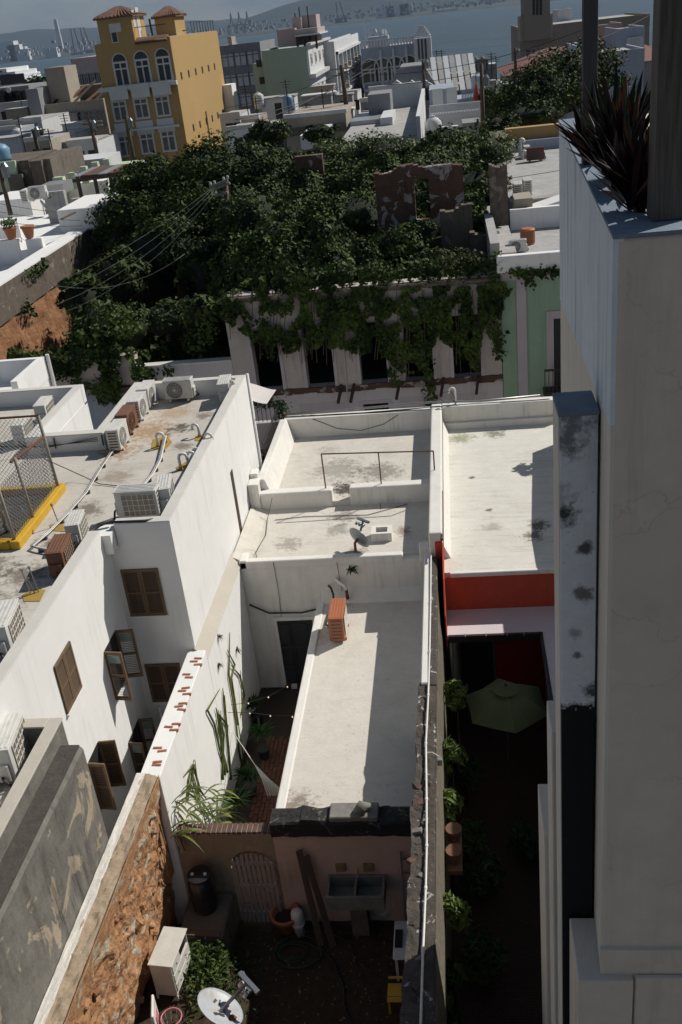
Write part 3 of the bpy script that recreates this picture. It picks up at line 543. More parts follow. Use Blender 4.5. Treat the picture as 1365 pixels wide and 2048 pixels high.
# pipe, cable on the wall
MB().tube([(-6.0,22.72,2.55),(-5.5,22.73,2.25),(-4.6,22.73,2.22),(-4.02,22.74,2.34)], 0.025, 6).build('wall_cable', 'cable', ch, smooth=True)
MB().tube([(-3.55,22.79,3.2),(-3.5,22.7,3.18),(-3.32,22.6,3.1),(-3.28,22.58,2.98)], 0.05, 8).build('vent_pipe', 'center_white', ch, smooth=True)
MB().tube([(-3.28,22.58,2.98),(-3.27,22.57,2.7)], 0.045, 8).build('vent_pipe', 'rust', ch, smooth=True)
MB().tube([(-3.78,22.8,2.98),(-3.7,22.65,3.02),(-3.63,22.5,2.9),(-3.62,22.2,2.75),(-3.72,21.8,2.68),(-3.75,21.4,2.66),(-3.5,21.05,2.85)], 0.03, 7).build('line_set', 'cable', ch, smooth=True)
for px in (555, 682):
    MB().tube([ay(px-8, 1125, 22.79), ay(px+2, 1180, 22.79), ay(px+10, 1245, 22.79)], 0.008, 4).build('wall_wire', 'cable', ch)
# patio floor of bricks
fl = struct(boxes('patio_floor', 'grout', None, [(-6.1, -4.05, 14.5, 22.8, -0.5, -0.30)]))
bme = None; nb = 0
for j in range(66):
    for i in range(18):
        x_ = -5.5+i*0.112; y_ = 15.1+j*0.24+(0.12 if i % 2 else 0)
        if y_ > 22.6 or x_ > -4.12 or nb >= 300: continue
        if bme is None: ob = MB().box(-0.052,0.052,-0.113,0.113,-0.02,0.028).build('brick', 'paver', fl, bevel=0.006); bme = ob
        else: ob = bme.copy(); COL.objects.link(ob)
        ob.location = (x_, y_, -0.29+rnd.uniform(-0.006,0.006)); ob.rotation_euler = (0,0,rnd.uniform(-0.02,0.02)); nb += 1
# rusty pipe frame on the rear roof
pf = thing('roof_railing', 'thin rusty pipe frame standing on the rear white roof', 'railing', (-2.5,26.25,4.3))
a = ay(652, 976, 26.25); tp = ay(643, 908, 26.25); tr = ay(867, 902, 26.25)
a1 = ay(760, 960, 26.25); 
MB().tube([(a.x,26.25,4.26),(tp.x,26.25,tp.z)], 0.022, 6).build('upright', 'rust', pf)
mid = ay(757, 904, 26.25); MB().tube([(mid.x,26.25,4.30),(mid.x,26.25,mid.z)], 0.02, 6).build('upright', 'rust', pf)
MB().tube([(tr.x,26.25,4.64),(tr.x,26.25,tr.z)], 0.022, 6).build('upright', 'rust', pf)
MB().tube([(tp.x,26.25,tp.z),(tr.x,26.25,tr.z)], 0.022, 6).build('rail', 'rust', pf)
# roof hatch box
hb = thing('roof_hatch', 'small white box with an open top on the middle roof', 'vent', (-2.35,24.15,3.75))
p = az(765, 1075, 3.75); x_, y_ = p.x, p.y
m = MB(); 
for bb in ((x_-.28,x_+.28,y_-.24,y_-.14),(x_-.28,x_+.28,y_+.14,y_+.24),(x_-.28,x_-.16,y_-.14,y_+.14),(x_+.16,x_+.28,y_-.14,y_+.14)): m.box(bb[0],bb[1],bb[2],bb[3],3.75,4.0)
m.build('curb', 'center_white', hb); boxes('screen', 'fin_dark', hb, [(x_-.16,x_+.16,y_-.14,y_+.14,3.86,3.88)])
# small satellite dish on the middle roof
def dish(name, label, base, boom_to, rad, face, mats, foot_h=0.35, prt=False, group=None):
    root = thing(name, label, 'dish', base, group); b_ = Vector(base); f_ = Vector(face).normalized(); c = b_+Vector((0,0,foot_h))+f_*0.12
    MB().tube([b_, b_+Vector((0,0,foot_h*0.9)), c], [0.04,0.035,0.04], 8).build('mast', mats[1], root, smooth=True)
    prof = [(rad*k_/8, 0.22*rad*(k_/8)**2) for k_ in range(9)]; pr2 = prof+[(r_*0.99, z_-0.012) for r_, z_ in prof[::-1]]
    d = MB().lathe(pr2, 28, tuple(c), tuple(f_), caps=False).build('reflector', mats[0], root, smooth=True)
    q_ = Vector(boom_to); MB().bar(c-Vector((0,0,0.05)), q_, 0.045, 0.05).build('boom', mats[2], root)
    sd = f_.cross(Vector((0,0,1))).normalized()
    lb = MB().bar(q_-sd*0.22+Vector((0,0,.02)), q_+sd*0.22+Vector((0,0,.02)), 0.07, 0.05).build('receiver_bar', mats[2], root)
    for k_ in (-0.12, 0.0, 0.12): MB().lathe([(0.04,0),(0.04,0.09),(0.03,0.1)], 10, tuple(q_+sd*k_-f_*0.09), tuple(-f_)).build('receiver', 'plastic_white' if prt else mats[2], root, smooth=True)
    return root, c, f_, sd, d
b_ = az(712, 1103, 3.84)
dish('satellite_dish', 'small edge-on satellite dish at the front of the middle roof', b_, b_+Vector((0.22,0.55,0.62)), 0.34, (0.62,0.72,0.32), ('metal_grey','rust','metal_grey'), 0.28)
# little weed on the wall
def tuft(name, label, c, nrm, n, ln, w, mat, cat='weed', parent=None, spread=0.8, droop=0.3, group=None):
    o_ = None; m = MB(); c = Vector(c); nrm = Vector(nrm)
    for i in range(n):
        d = (nrm+Vector((rnd.gauss(0,spread), rnd.gauss(0,spread), rnd.gauss(0,spread)))).normalized()
        L_ = ln*rnd.uniform(0.5,1.2); blade(m, c+Vector((rnd.gauss(0,.03),rnd.gauss(0,.03),0)), c+d*L_, w, droop*L_, 3)
    o_ = m.build(name, mat, parent)
    if label: tag(o_, label, cat, group)
    return o_
tuft('weed', 'small green weed growing from the white wall below the middle roof', ay(703,1138,22.78), (0,-1,0.1), 26, 0.22, 0.05, 'weed')
# cables along the rear parapet
MB().tube([(-6.0,31.5,4.66),(-4.2,31.5,4.68),(-1.0,31.45,4.78),(0.6,31.4,4.72),(2.6,31.4,4.78)], 0.04, 7).build('pipe_run', 'galv', ch, smooth=True)
for k_ in range(4):
    MB().tube([(-6.0+0.3*k_,31.4,4.62),(-3.5,31.34-0.02*k_,4.60-0.02*k_),(-1.1,31.3,4.66),(0.8,31.3-0.02*k_,4.64),(2.9,31.3,4.68)], 0.013, 5).build('cable', 'cable', ch, smooth=True)
MB().tube([(-5.0,31.2,4.55),(-4.2,31.2,4.15),(-3.4,31.2,4.02),(-2.6,31.2,4.2),(-2.1,31.2,4.5)], 0.010, 5).build('cable', 'cable', ch, smooth=True)
# loose wire on the middle roof
MB().tube([az(550,1040,3.77),az(610,1033,3.77),az(735,1030,3.77),az(815,1008,3.77)], 0.010, 5).build('loose_wire', 'cable', ch, smooth=True)
MB().tube([az(545,995,4.27),az(535,1040,3.77),az(532,1070,3.77),az(512,1105,3.85),az(520,1150,3.4)], 0.010, 5).build('loose_wire', 'cable', ch, smooth=True)
MB().tube([az(735,962,4.3),az(760,1000,3.8),az(762,1018,3.77)], 0.008, 5).build('loose_wire', 'cable', ch, smooth=True)

# ================================================================== PARTY WALL between centre and right house
pw = thing('party_wall', 'long old wall topped with a white conduit between the two courtyards', 'wall', (-0.9, 16, 0))
boxes('white_length', 'center_white', pw, [(-0.995, -0.64, 22.4, 31.62, -0.5, 4.65)], 0.05, 3)
MB().prism([(-0.66,22.4,3.9),(-0.46,22.4,3.9),(-0.62,22.4,4.25)], (0,8.8,0)).build('cove', 'center_white', pw)
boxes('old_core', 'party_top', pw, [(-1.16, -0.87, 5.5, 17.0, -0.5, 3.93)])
def ptop(u, v):      # ragged old wall head
    y_ = 5.5+u*11.5; n_ = mn.fractal(Vector((y_*2.2, v*1.2, 0.4)), .8, 2.0, 5); e_ = mn.fractal(Vector((y_*1.5, 7.7, 0.4)), .8, 2.0, 4)
    xl = -1.20+.05*e_-(.06 if y_ < 13.4 else 0)-.05*max(0, (11-y_)/4); f_ = min(1, v/.8)
    if v < .12: return (xl, y_, 3.99-.8*(1-v/.12)+.05*n_)
    return (xl+(-0.80-xl)*(v-.12)/.88, y_, 3.99+.055*n_*(1 if v < .7 else .4)-.03*(v > .95))
rough_sheet('wall_head', 'party_top', pw, ptop, 260, 16)
boxes('white_flank', 'center_white', pw, [(-1.13, -0.95, 16.9, 22.4, -0.5, 4.07)], 0.02)
boxes('core', 'party_top', pw, [(-0.949, -0.80, 16.9, 22.3, -0.5, 4.02)], 0.02)
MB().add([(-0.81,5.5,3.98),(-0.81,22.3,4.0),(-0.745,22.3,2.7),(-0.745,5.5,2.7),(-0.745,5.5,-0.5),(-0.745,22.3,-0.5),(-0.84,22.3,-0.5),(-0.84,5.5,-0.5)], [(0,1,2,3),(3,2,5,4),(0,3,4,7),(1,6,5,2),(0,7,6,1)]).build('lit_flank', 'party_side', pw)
for i in range(60):      # exposed bricks and stones along the top
    y_ = rnd.uniform(7.2, 14.2); sz = rnd.uniform(0.05,0.13)
    MB().obox((rnd.uniform(-1.2,-0.98), y_, 3.975+rnd.uniform(-.02,.015)), sz*1.5, sz, sz*0.55, (rnd.uniform(-1,1),rnd.uniform(-1,1),rnd.uniform(-.3,.3))).build('brick' if i % 3 else 'stone', 'coping_brick' if i % 3 == 1 else ('concrete' if i % 6 == 0 else 'party_top'), pw, bevel=0.012)
pts = [(-0.955,22.3,4.12),(-0.95,20,4.10),(-0.955,18,4.09),(-0.97,16.5,4.06),(-1.0,15,4.06),(-0.97,13.5,4.06),(-0.955,12.4,4.06),(-0.96,11.5,4.06),(-0.985,10.3,4.06),(-1.0,9,4.06),(-1.03,7,4.06)]
MB().tube(pts, 0.02, 7).build('conduit', 'pvc', pw, smooth=True)
for q in pts[1:9]: MB().lathe([(0.027,-0.03),(0.027,0.03)], 8, q, (0,1,0)).build('coupling', 'pvc', pw)
jb = thing('junction_box', 'small grey junction box clipped to the courtyard edge of the party wall', 'box', (-0.8,13.9,3.95))
p = az(880, 1525, 3.9); MB().obox((p.x,p.y,3.93), 0.09,0.11,0.14).build('box', 'galv', jb, bevel=0.008); MB().tube([(-0.98,p.y+.1,4.06),(-0.88,p.y+.1,4.06),(p.x,p.y+.05,4.0)], 0.01, 5).build('pipe', 'pvc', jb)
# stacked rusty pipes on the party wall
for i, wd in enumerate(('left', 'middle', 'right')):
    a = az(868+8*i, 985+(i % 2)*6, 4.45+0.06*i); b_ = az(868+8*i, 1078-(i % 2)*5, 4.45+0.06*i)
    pl = thing('pipe_length', wd + ' length of rusty pipe lashed along the white party wall', 'pipe', (a.x, a.y, a.z), 'rusty pipes on party wall')
    MB().tube([a, b_], 0.03, 8).build('tube', 'rust' if i != 1 else 'rust_light', pl, smooth=True)
    for q in (a, b_): MB().lathe([(0.042,-0.04),(0.042,0.04)], 8, q, (b_-a).normalized()).build('collar', 'rust', pl)

# ================================================================== RIGHT HOUSE
rh = thing('courtyard_house', 'white roofed house with red wall and dark planted courtyard', 'house', (1, 24, 0))
boxes('main_block', 'center_white', rh, [(-0.64, 3.3, 21.62, 31.6, -0.9, 3.8)])
boxes('roof', 'right_roof', rh, [(-0.64, 3.3, 21.66, 31.3, 3.75, 3.9)])
boxes('roof_edge', 'center_white', rh, [(-0.5, 3.3, 21.56, 21.68, 3.80, 3.925)], 0.015)
boxes('rear_parapet', 'center_white', rh, [(-0.636, 3.3, 31.22, 31.6, 3.8, 4.66)], 0.03, 2)
boxes('base_course', 'center_white', rh, [(-0.6, 3.3, 31.08, 31.23, 3.85, 4.12)], 0.04, 2)
boxes('red_front', 'red_wall', rh, [(-0.64, 3.3, 21.585, 21.62, 2.4, 3.80)])
MB().prism([(-0.845,22.4,4.40),(-0.66,22.4,4.42),(-0.645,22.4,2.5),(-0.845,22.4,2.5)], (0,-0.02,0)).build('red_return', 'red_wall', rh)
MB().add([(-0.66,22.4,4.35),(-0.66,21.2,4.0),(-0.66,20.45,3.4),(-0.66,20.45,2.5),(-0.66,22.4,2.5),(-0.63,22.4,4.35),(-0.63,21.2,4.0),(-0.63,20.45,3.4),(-0.63,20.45,2.5),(-0.63,22.4,2.5)], [(0,1,2,3,4),(9,8,7,6,5),(0,5,6,1),(1,6,7,2),(2,7,8,3),(3,8,9,4),(4,9,5,0)]).build('red_return', 'red_wall', rh)
ZL = 2.85
boxes('gallery_roof', 'lavender', rh, [(-0.63, 3.3, 20.42, 21.586, ZL-0.12, ZL), (1.66, 3.3, 12.5, 20.42, ZL-0.122, ZL-0.004)], 0.01)
m = MB().box(-0.60, 1.66, 20.34, 20.42, ZL-0.16, ZL+0.02); m.build('gutter', 'iron', rh); MB().bar((1.62,20.4,ZL-0.05), (1.52,12.5,ZL-0.05), 0.06, 0.14).build('gutter', 'iron', rh)
for (xa, za_) in ((-0.2,0),(0.3,0),(0.8,0),(1.2,0)): MB().box(xa, xa+0.03, 20.33, 20.43, ZL-0.02, ZL+0.03).build('clip', 'galv', rh)
boxes('inner_red_wall', 'red_dark', rh, [(0.55, 1.8, 21.50, 21.58, -0.1, ZL-0.13)])
boxes('glass_door', 'pane', rh, [(-0.35, 0.48, 21.50, 21.56, -0.1, 2.4)]); boxes('door_frame', 'metal_grey', rh, [(-0.40,-0.36,21.46,21.56,-0.1,2.45),(0.49,0.53,21.46,21.56,-0.1,2.45)])
MB().tube([(-0.56,20.5,ZL-0.1),(-0.56,20.5,0)], 0.05, 8).build('downpipe', 'metal_grey', rh, smooth=True)
boxes('gallery_wall', 'red_dark', rh, [(2.2, 2.4, 12.5, 21.5, -0.5, ZL-0.13)])
cm, t, b, o = newmat('court_brick'); g = N(t, 'ShaderNodeNewGeometry'); br = N(t, 'ShaderNodeTexBrick', i_Scale=4.0); br.inputs['Color1'].default_value = (0.07,0.035,0.022,1); br.inputs['Color2'].default_value = (0.05,0.026,0.018,1); br.inputs['Mortar'].default_value = (0.02,0.013,0.01,1)
t.links.new(g.outputs['Position'], br.inputs['Vector']); t.links.new(br.outputs['Color'], b.inputs['Base Color']); b.inputs['Roughness'].default_value = 0.9
struct(boxes('courtyard_floor', cm, None, [(-0.7, 3.2, 3.0, 21.5, -0.5, -0.1)]))
boxes('yard_end_wall', 'cream_side', rh, [(1.35, 3.2, 9.5, 12.3, -0.5, 2.5)])
# green umbrella
um = thing('patio_umbrella', 'olive green patio umbrella open in the dark courtyard', 'umbrella', (0.67,18.5,-0.1))
c = Vector((0.67,18.5,2.62)); n8 = 6; rim = [c+Vector((1.0*math.cos(a), 1.02*math.sin(a), -0.42)) for a in [R(30+60*i+8) for i in range(n8)]]
for i in range(n8):
    a, b_ = rim[i], rim[(i+1) % n8]; m = MB(); k = 5
    for j in range(k+1):
        f_ = j/k; pa = c.lerp(a, f_)+Vector((0,0,0.10*math.sin(f_*math.pi))); pb = c.lerp(b_, f_)+Vector((0,0,0.10*math.sin(f_*math.pi)))
        pc = (pa+pb)/2-Vector((0,0,0.05*f_))+(c-(pa+pb)/2)*0.06*f_*Vector((1,1,0)).length/1.5*0.5; m.v += [tuple(pa), tuple(pc), tuple(pb)]
    m.f = [(3*j, 3*j+1, 3*j+4, 3*j+3) for j in range(k)]+[(3*j+1, 3*j+2, 3*j+5, 3*j+4) for j in range(k)]
    m.build('canopy_panel', 'umbrella_green', um, smooth=True)
MB().lathe([(0.02,0.0),(0.28,-0.085),(0.30,-0.07),(0.02,0.03)], 12, c+Vector((0,0,0.09))).build('vent_cap', 'umbrella_green', um)
MB().tube([(c.x,c.y,-0.1),(c.x,c.y,2.72)], 0.022, 8).build('pole', 'metal_grey', um); MB().lathe([(0.03,0),(0.035,0.05),(0.01,0.09)], 8, c+Vector((0,0,0.1))).build('finial', 'dark', um)
# courtyard planting along the wall: sun-tipped tops, dark feet
def bush(name, label, top, rx_, rz_, n, size, mat, cat='bush', group=None, under=True):
    top = Vector(top); c = top-Vector((0,0,rz_)); root = thing(name, label, cat, (c.x,c.y,c.z-rz_), group)
    P, Q = crown_pts(c, (rx_,rx_*1.1,rz_), max(6,n//40), 40, 0.42); leaf_obj('leaves', P, Q, size, mat, root, asp=0.3)
    MB().tube([(c.x,c.y,-0.1),(c.x,c.y,c.z)], [0.04,0.02], 6).build('stem', 'bark', root)
    return root
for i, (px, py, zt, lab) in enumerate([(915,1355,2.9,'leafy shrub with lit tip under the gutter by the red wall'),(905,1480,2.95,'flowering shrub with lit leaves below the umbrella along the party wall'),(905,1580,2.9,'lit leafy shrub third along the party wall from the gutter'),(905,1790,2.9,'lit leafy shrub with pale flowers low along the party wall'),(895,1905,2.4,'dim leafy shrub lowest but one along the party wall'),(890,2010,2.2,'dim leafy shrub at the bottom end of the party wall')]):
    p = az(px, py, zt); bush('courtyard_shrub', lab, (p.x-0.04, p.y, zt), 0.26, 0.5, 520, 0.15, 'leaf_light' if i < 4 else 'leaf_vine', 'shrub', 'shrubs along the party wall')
for i, (px, py, zt, lab) in enumerate([(960,1720,1.0,'dark low bush in the courtyard beside the lit shrub'),(965,1880,0.9,'dark low bush near the bottom of the courtyard'),(930,1520,1.2,'dark bush between the lit shrubs'),(1060,1650,0.9,'dark bush on the far side of the courtyard by the piers'),(930,1640,1.1,'dark bush in mid courtyard by the clay wall pot')]):
    p = az(px, py, zt); bush('courtyard_bush', lab, (p.x, p.y, zt), 0.42, 0.5, 600, 0.13, 'fern')
wp = thing('wall_planter', 'terracotta planter ledge on the courtyard side of the party wall', 'planter', (-0.62,13.4,2.2)); p = az(893, 1690, 2.4)
for k_ in (-0.3, 0.25): MB().lathe([(0.10,0),(0.15,0.26),(0.16,0.28)], 12, (-0.56, p.y+k_, 2.3)).build('pot', 'old_clay', wp)
boxes('shelf', 'old_clay', wp, [(-0.7, -0.42, p.y-0.55, p.y+0.5, 2.2, 2.3)])
# ================================================================== AC UNITS (local: length X, depth Y, fan side -Y)
def make_ac(label, mat='ac_white', L_=0.85, D=0.34, H_=0.62, grid='grille_tan', panel=None):
    root = thing('air_conditioner', label, 'air conditioner', (0,0,0))
    MB().box(-L_/2, L_/2, -D/2, D/2, 0.06, H_).build('casing', mat, root, bevel=0.018, seg=2)
    m = MB(); m.box(-L_/2-0.012, L_/2+0.012, -D/2-0.012, D/2+0.012, H_, H_+0.02)
    for k_ in range(5): yy = -D/2+D*(k_+0.5)/5; m.box(-L_/2+0.03, L_/2-0.03, yy-0.018, yy+0.018, H_+0.02, H_+0.03)
    m.build('top_panel', mat, root, bevel=0.006)
    fr = min(0.25, H_*0.4); cx = -L_*0.12
    fg = MB().lathe([(0.02,0),(fr,0),(fr,0.006),(0.02,0.006)], 24, (cx, -D/2-0.004, 0.06+(H_-0.06)/2), (0,-1,0)).build('fan_opening', 'fin_dark', root)
    m = MB()
    for k_ in range(1, 6):
        rr = fr*k_/5; m.tube([(cx+rr*math.cos(a), -D/2-0.016, 0.06+(H_-0.06)/2+rr*math.sin(a)) for a in [2*math.pi*j/20 for j in range(21)]], 0.006, 4, False)
    for j in range(8): a = math.pi*j/8; m.tube([(cx-fr*math.cos(a), -D/2-0.018, 0.06+(H_-0.06)/2-fr*math.sin(a)), (cx+fr*math.cos(a), -D/2-0.018, 0.06+(H_-0.06)/2+fr*math.sin(a))], 0.005, 4, False)
    m.build('fan_grille', mat, fg)
    if panel: MB().box(-L_*0.36, L_*0.30, -D/2-0.028, -D/2-0.02, 0.12, H_-0.06).build('front_panel', panel, root)
    cg = MB().box(-L_/2+0.05, L_/2-0.14, D/2, D/2+0.008, 0.11, H_-0.05).build('coil', 'fin_dark' if grid != 'grille_tan' else 'grille_tan', root)
    m = MB(); x0, x1 = -L_/2+0.05, L_/2-0.14
    for k_ in range(7): xx = x0+(x1-x0)*k_/6; m.box(xx-0.006, xx+0.006, D/2+0.008, D/2+0.02, 0.11, H_-0.05)
    for k_ in range(5): zz = 0.11+(H_-0.16)*k_/4; m.box(x0, x1, D/2+0.009, D/2+0.021, zz-0.006, zz+0.006)
    m.build('coil_guard', mat, cg)
    m = MB()
    for k_ in range(6): zz = 0.14+(H_-0.22)*k_/5; m.box(-L_/2-0.006, -L_/2, -D/2+0.05, D/2-0.05, zz, zz+0.035)
    m.build('side_louvre', 'fin_dark', root)
    MB().box(L_/2, L_/2+0.05, -D/2+0.05, D/2-0.06, 0.10, H_*0.62).build('valve_cover', mat, root, bevel=0.015)
    for sx in (-1, 1): MB().box(sx*L_*0.32-0.03, sx*L_*0.32+0.03, -D/2-0.03, D/2+0.03, 0, 0.06).build('foot', mat, root)
    MB().tube([(L_/2+0.05, 0, 0.2), (L_/2+0.10, 0.04, 0.16), (L_/2+0.10, 0.14, 0.04), (L_/2+0.02, 0.24, 0.02), (L_/2-0.2, 0.32, 0.015)], 0.022, 6).build('pipes', 'cable', root, smooth=True)
    return root
ACP = {}
def put_ac(kind, loc, rot, label, group=None, scale=1.0):
    if kind not in ACP:
        args = {'white': dict(), 'brown': dict(mat='ac_brown'), 'orange': dict(mat='ac_orange', panel='dresser_white', L_=0.95, D=0.36, H_=0.72), 'maroon': dict(mat='ac_maroon')}[kind]
        r_ = ACP[kind] = make_ac(label, **args)
    else: r_ = copy_tree(ACP[kind])
    r_['label'] = label; r_.location = loc; r_.rotation_euler = (0,0,R(rot)); r_.scale = (scale,)*3
    if group: r_['group'] = group
    return r_
G1 = 'air conditioners on the white building roof'
def pa(px, py, z): return az(px, py, z)
RZ = 6.8
put_ac('orange', (-3.36, 21.1, 2.6), 90, 'orange air conditioner standing on the long white roof')

# ================================================================== WHITE BUILDING (left)
wb = thing('white_building', 'large white building with shuttered windows and roof full of air conditioners', 'building', (-10, 20, 0))
boxes('wing', 'white_wall', wb, [(-17, -6.35, 18.6, 24.3, -0.9, 6.75), (-9.8, -6.35, 24.3, 28.1, -0.9, 6.75), (-17, -11.5, 24.3, 28.3, -0.9, 6.75)])
boxes('wing', 'white_wall', wb, [(-17, -7.82, 4.0, 18.6, -0.9, 6.75)])
boxes('roof', 'roof_main', wb, [(-17, -8.0, 4.0, 18.7, 6.6, RZ), (-17, -6.5, 18.7, 24.2, 6.6, RZ), (-9.7, -6.5, 24.2, 28.0, 6.6, RZ), (-17, -11.6, 24.2, 28.2, 6.6, RZ)])
pz = 7.27
def parapet(x0, x1, y0, y1):
    boxes('parapet', 'white_wall', wb, [(x0, x1, y0, y1, 6.7, pz)])
    boxes('coping', 'white_trim', wb, [(x0-0.015, x1+0.004, y0-0.004, y1+0.012, pz, pz+0.03)], 0.008)
parapet(-6.60, -6.349, 18.85, 28.1); parapet(-7.60, -6.349, 18.599, 18.845); parapet(-8.06, -7.819, 4.0, 18.3); parapet(-9.55, -6.605, 27.87, 28.1)
parapet(-9.8, -9.56, 24.35, 28.1); parapet(-11.5, -9.56, 24.08, 24.34); parapet(-11.75, -11.51, 24.08, 28.07); parapet(-17, -11.5, 28.08, 28.3)
boxes('parapet_stub', 'white_wall', wb, [(-8.06, -7.62, 18.31, 18.84, 6.7, 7.16)])
boxes('wall_slit', 'beam', wb, [(-6.352, -6.335, 24.36, 24.62, 3.62, 5.78)])
MB().tube([(-6.32,28.16,7.3),(-6.32,28.16,0)], 0.05, 8).build('downpipe', 'white_wall', wb, smooth=True)
MB().prism([(-6.36,18.55,3.72),(-6.08,18.55,3.72),(-6.36,18.55,4.02)], (0,4.6,0)).build('sloped_ledge', 'beige_cap', wb)
MB().tube([(-7.5,18.55,0),(-7.5,18.55,2.4)], 0.04, 8).build('downpipe', 'white_wall', wb, smooth=True)
# shutters
def shutter_leaf(parent, hinge, out, w_, z0, z1, glass=False):
    """a louvred leaf from the hinge line outwards"""
    h = Vector(hinge); o_ = Vector(out).normalized(); n_ = Vector((-o_.y, o_.x, 0)); H_ = z1-z0; c = h+o_*w_/2
    m = MB(); fw = 0.055
    for s_ in (0+fw/2, w_-fw/2): m.obox((h+o_*s_)+Vector((0,0,(z0+z1)/2)), fw, 0.04, H_, o_)
    for zz, hh in ((z0+0.04, 0.08), (z1-0.035, 0.07), ((z0+z1)/2, 0.05)): m.obox(c+Vector((0,0,zz)), w_-2*fw, 0.036, hh, o_)
    lf = m.build('shutter', 'shutter', parent)
    m = MB(); n = int((H_-0.16)/0.045)
    for k_ in range(n):
        zz = z0+0.10+k_*0.045
        if abs(zz-(z0+z1)/2) < 0.04 or (glass and zz > z1-0.30): continue
        m.obox(c+Vector((0,0,zz)), w_-2*fw, 0.038, 0.008, o_, Vector((0,0,1))+n_*0.9)
    stuff(m.build('louvre', 'shutter', lf))
    if glass: MB().obox(c+Vector((0,0,z1-0.19)), w_-2*fw-0.02, 0.012, 0.20, o_).build('pane', 'pane_green', lf)
    MB().obox(c+Vector((0,0,(z0+z1)/2)), w_-2*fw, 0.01, H_-0.1, o_).build('back_panel', 'beam', lf) if not glass else None
    return lf
def closed_front(x0, x1, z0, z1, y):
    boxes('opening_shade', 'void', wb, [(x0, x1, y-0.004, y+0.02, z0, z1)])  # flat near-black panel, shade behind the shutters put into its colour
    w_ = (x1-x0)/2
    shutter_leaf(wb, (x0, y-0.025, 0), (1,0,0), w_-0.004, z0, z1); shutter_leaf(wb, (x0+w_+0.004, y-0.025, 0), (1,0,0), w_-0.004, z0, z1)
    boxes('window_sill', 'white_wall', wb, [(x0-0.03, x1+0.03, y-0.06, y, z0-0.05, z0-0.004)])
closed_front(-7.68, -6.83, 4.94, 6.15, 18.6); closed_front(-7.63, -6.80, 2.52, 3.60, 18.6)
XW_ = -7.82
def side_win(tn, tf, bn, leaf=None, glass=False):
    a, b_, c = ax(*tn, XW_), ax(*tf, XW_), ax(*bn, XW_); y0, y1 = a.y, b_.y; z1 = (a.z+b_.z)/2; z0 = c.z
    boxes('opening_shade', 'void', wb, [(XW_-0.02, XW_+0.004, y0, y1, z0, z1)])  # near-black panel painted as the unlit opening
    boxes('window_sill', 'white_wall', wb, [(XW_, XW_+0.06, y0-0.02, y1+0.02, z0-0.05, z0-0.004)])
    if not leaf:
        w_ = (y1-y0)/2; shutter_leaf(wb, (XW_+0.02, y0, 0), (0,1,0), w_-0.004, z0, z1); shutter_leaf(wb, (XW_+0.02, y0+w_+0.004, 0), (0,1,0), w_-0.004, z0, z1)
    else:
        shutter_leaf(wb, (XW_, y0, 0), (1,-0.12,0), leaf, z0, z1, glass); shutter_leaf(wb, (XW_, y1, 0), (1,0.10,0), leaf, z0, z1, glass)
side_win((107,1335),(137,1281),(135,1425))
side_win((208,1303),(230,1262),(235,1393),0.40,True)
side_win((176,1525),(196,1484),(200,1620),0.36,False)
side_win((257,1485),(276,1438),(278,1570),0.34,True)
# roof fittings
G = G1
put_ac('white', (-8.3, 27.58, RZ+0.06), 0, 'white air conditioner with round fan facing us at the back of the white roof', G)
put_ac('white', (-6.86, 27.4, RZ), -84, 'white air conditioner at the back right corner of the white roof', G)
put_ac('white', (-9.25, 28.0-0.6, RZ), 90, 'white air conditioner at the back end of the roof edge row', G)
put_ac('white', (-9.25, 26.4, RZ), 90, 'white air conditioner behind the brown one on the roof edge row', G)
put_ac('brown', (-9.28, 25.35, RZ), 90, 'rusty brown air conditioner between white ones at the light well', G)
put_ac('white', (-9.22, 24.25, RZ), 90, 'white air conditioner in front of the brown one at the light well corner', G)
put_ac('white', pa(278,1045,RZ)+Vector((0,0.30,0)), 180, 'white air conditioner showing its grid back above the recessed window', G, 1.15)
put_ac('white', (-6.92, 20.35, RZ), -80, 'white air conditioner at the near end of the right roof parapet', G)
put_ac('white', pa(158,1086,RZ)+Vector((-0.02,0.12,0)), -82, 'white air conditioner behind the brown one near the yellow curb', G, 0.9)
put_ac('brown', pa(130,1142,RZ)+Vector((-0.02,0.05,0)), -84, 'rusty brown air conditioner at the near roof parapet', G)
put_ac('white', pa(20,1300,RZ)+Vector((-0.02,0.10,0)), -82, 'large white air conditioner at the left edge above the closed side window', G, 1.15)
put_ac('white', (-12.15, 26.6, RZ), -86, 'white air conditioner behind another one on the left back roof', G)
put_ac('white', (-12.25, 25.1, RZ), -86, 'white air conditioner with tan grid on the left back roof at the picture edge', G)
def gooseneck(name, label, p, h, r_=0.045, yaw=0, patch=True):
    root = thing(name, label, 'vent pipe', p, 'white vent pipes on the roof'); p = Vector(p); d = Vector((math.cos(R(yaw)), math.sin(R(yaw)), 0))
    pts = [p, p+Vector((0,0,h))]+[p+Vector((0,0,h))+d*(0.1-0.1*math.cos(a))+Vector((0,0,0.1*math.sin(a))) for a in [R(x_) for x_ in (45,90,135,180)]]+[p+Vector((0,0,h-0.08))+d*0.2]
    MB().tube(pts, r_, 10).build('pipe', 'pvc', root, smooth=True); MB().lathe([(r_+0.02,0),(r_+0.012,0.06)], 10, p).build('collar', 'sealant' if patch else 'pvc', root)
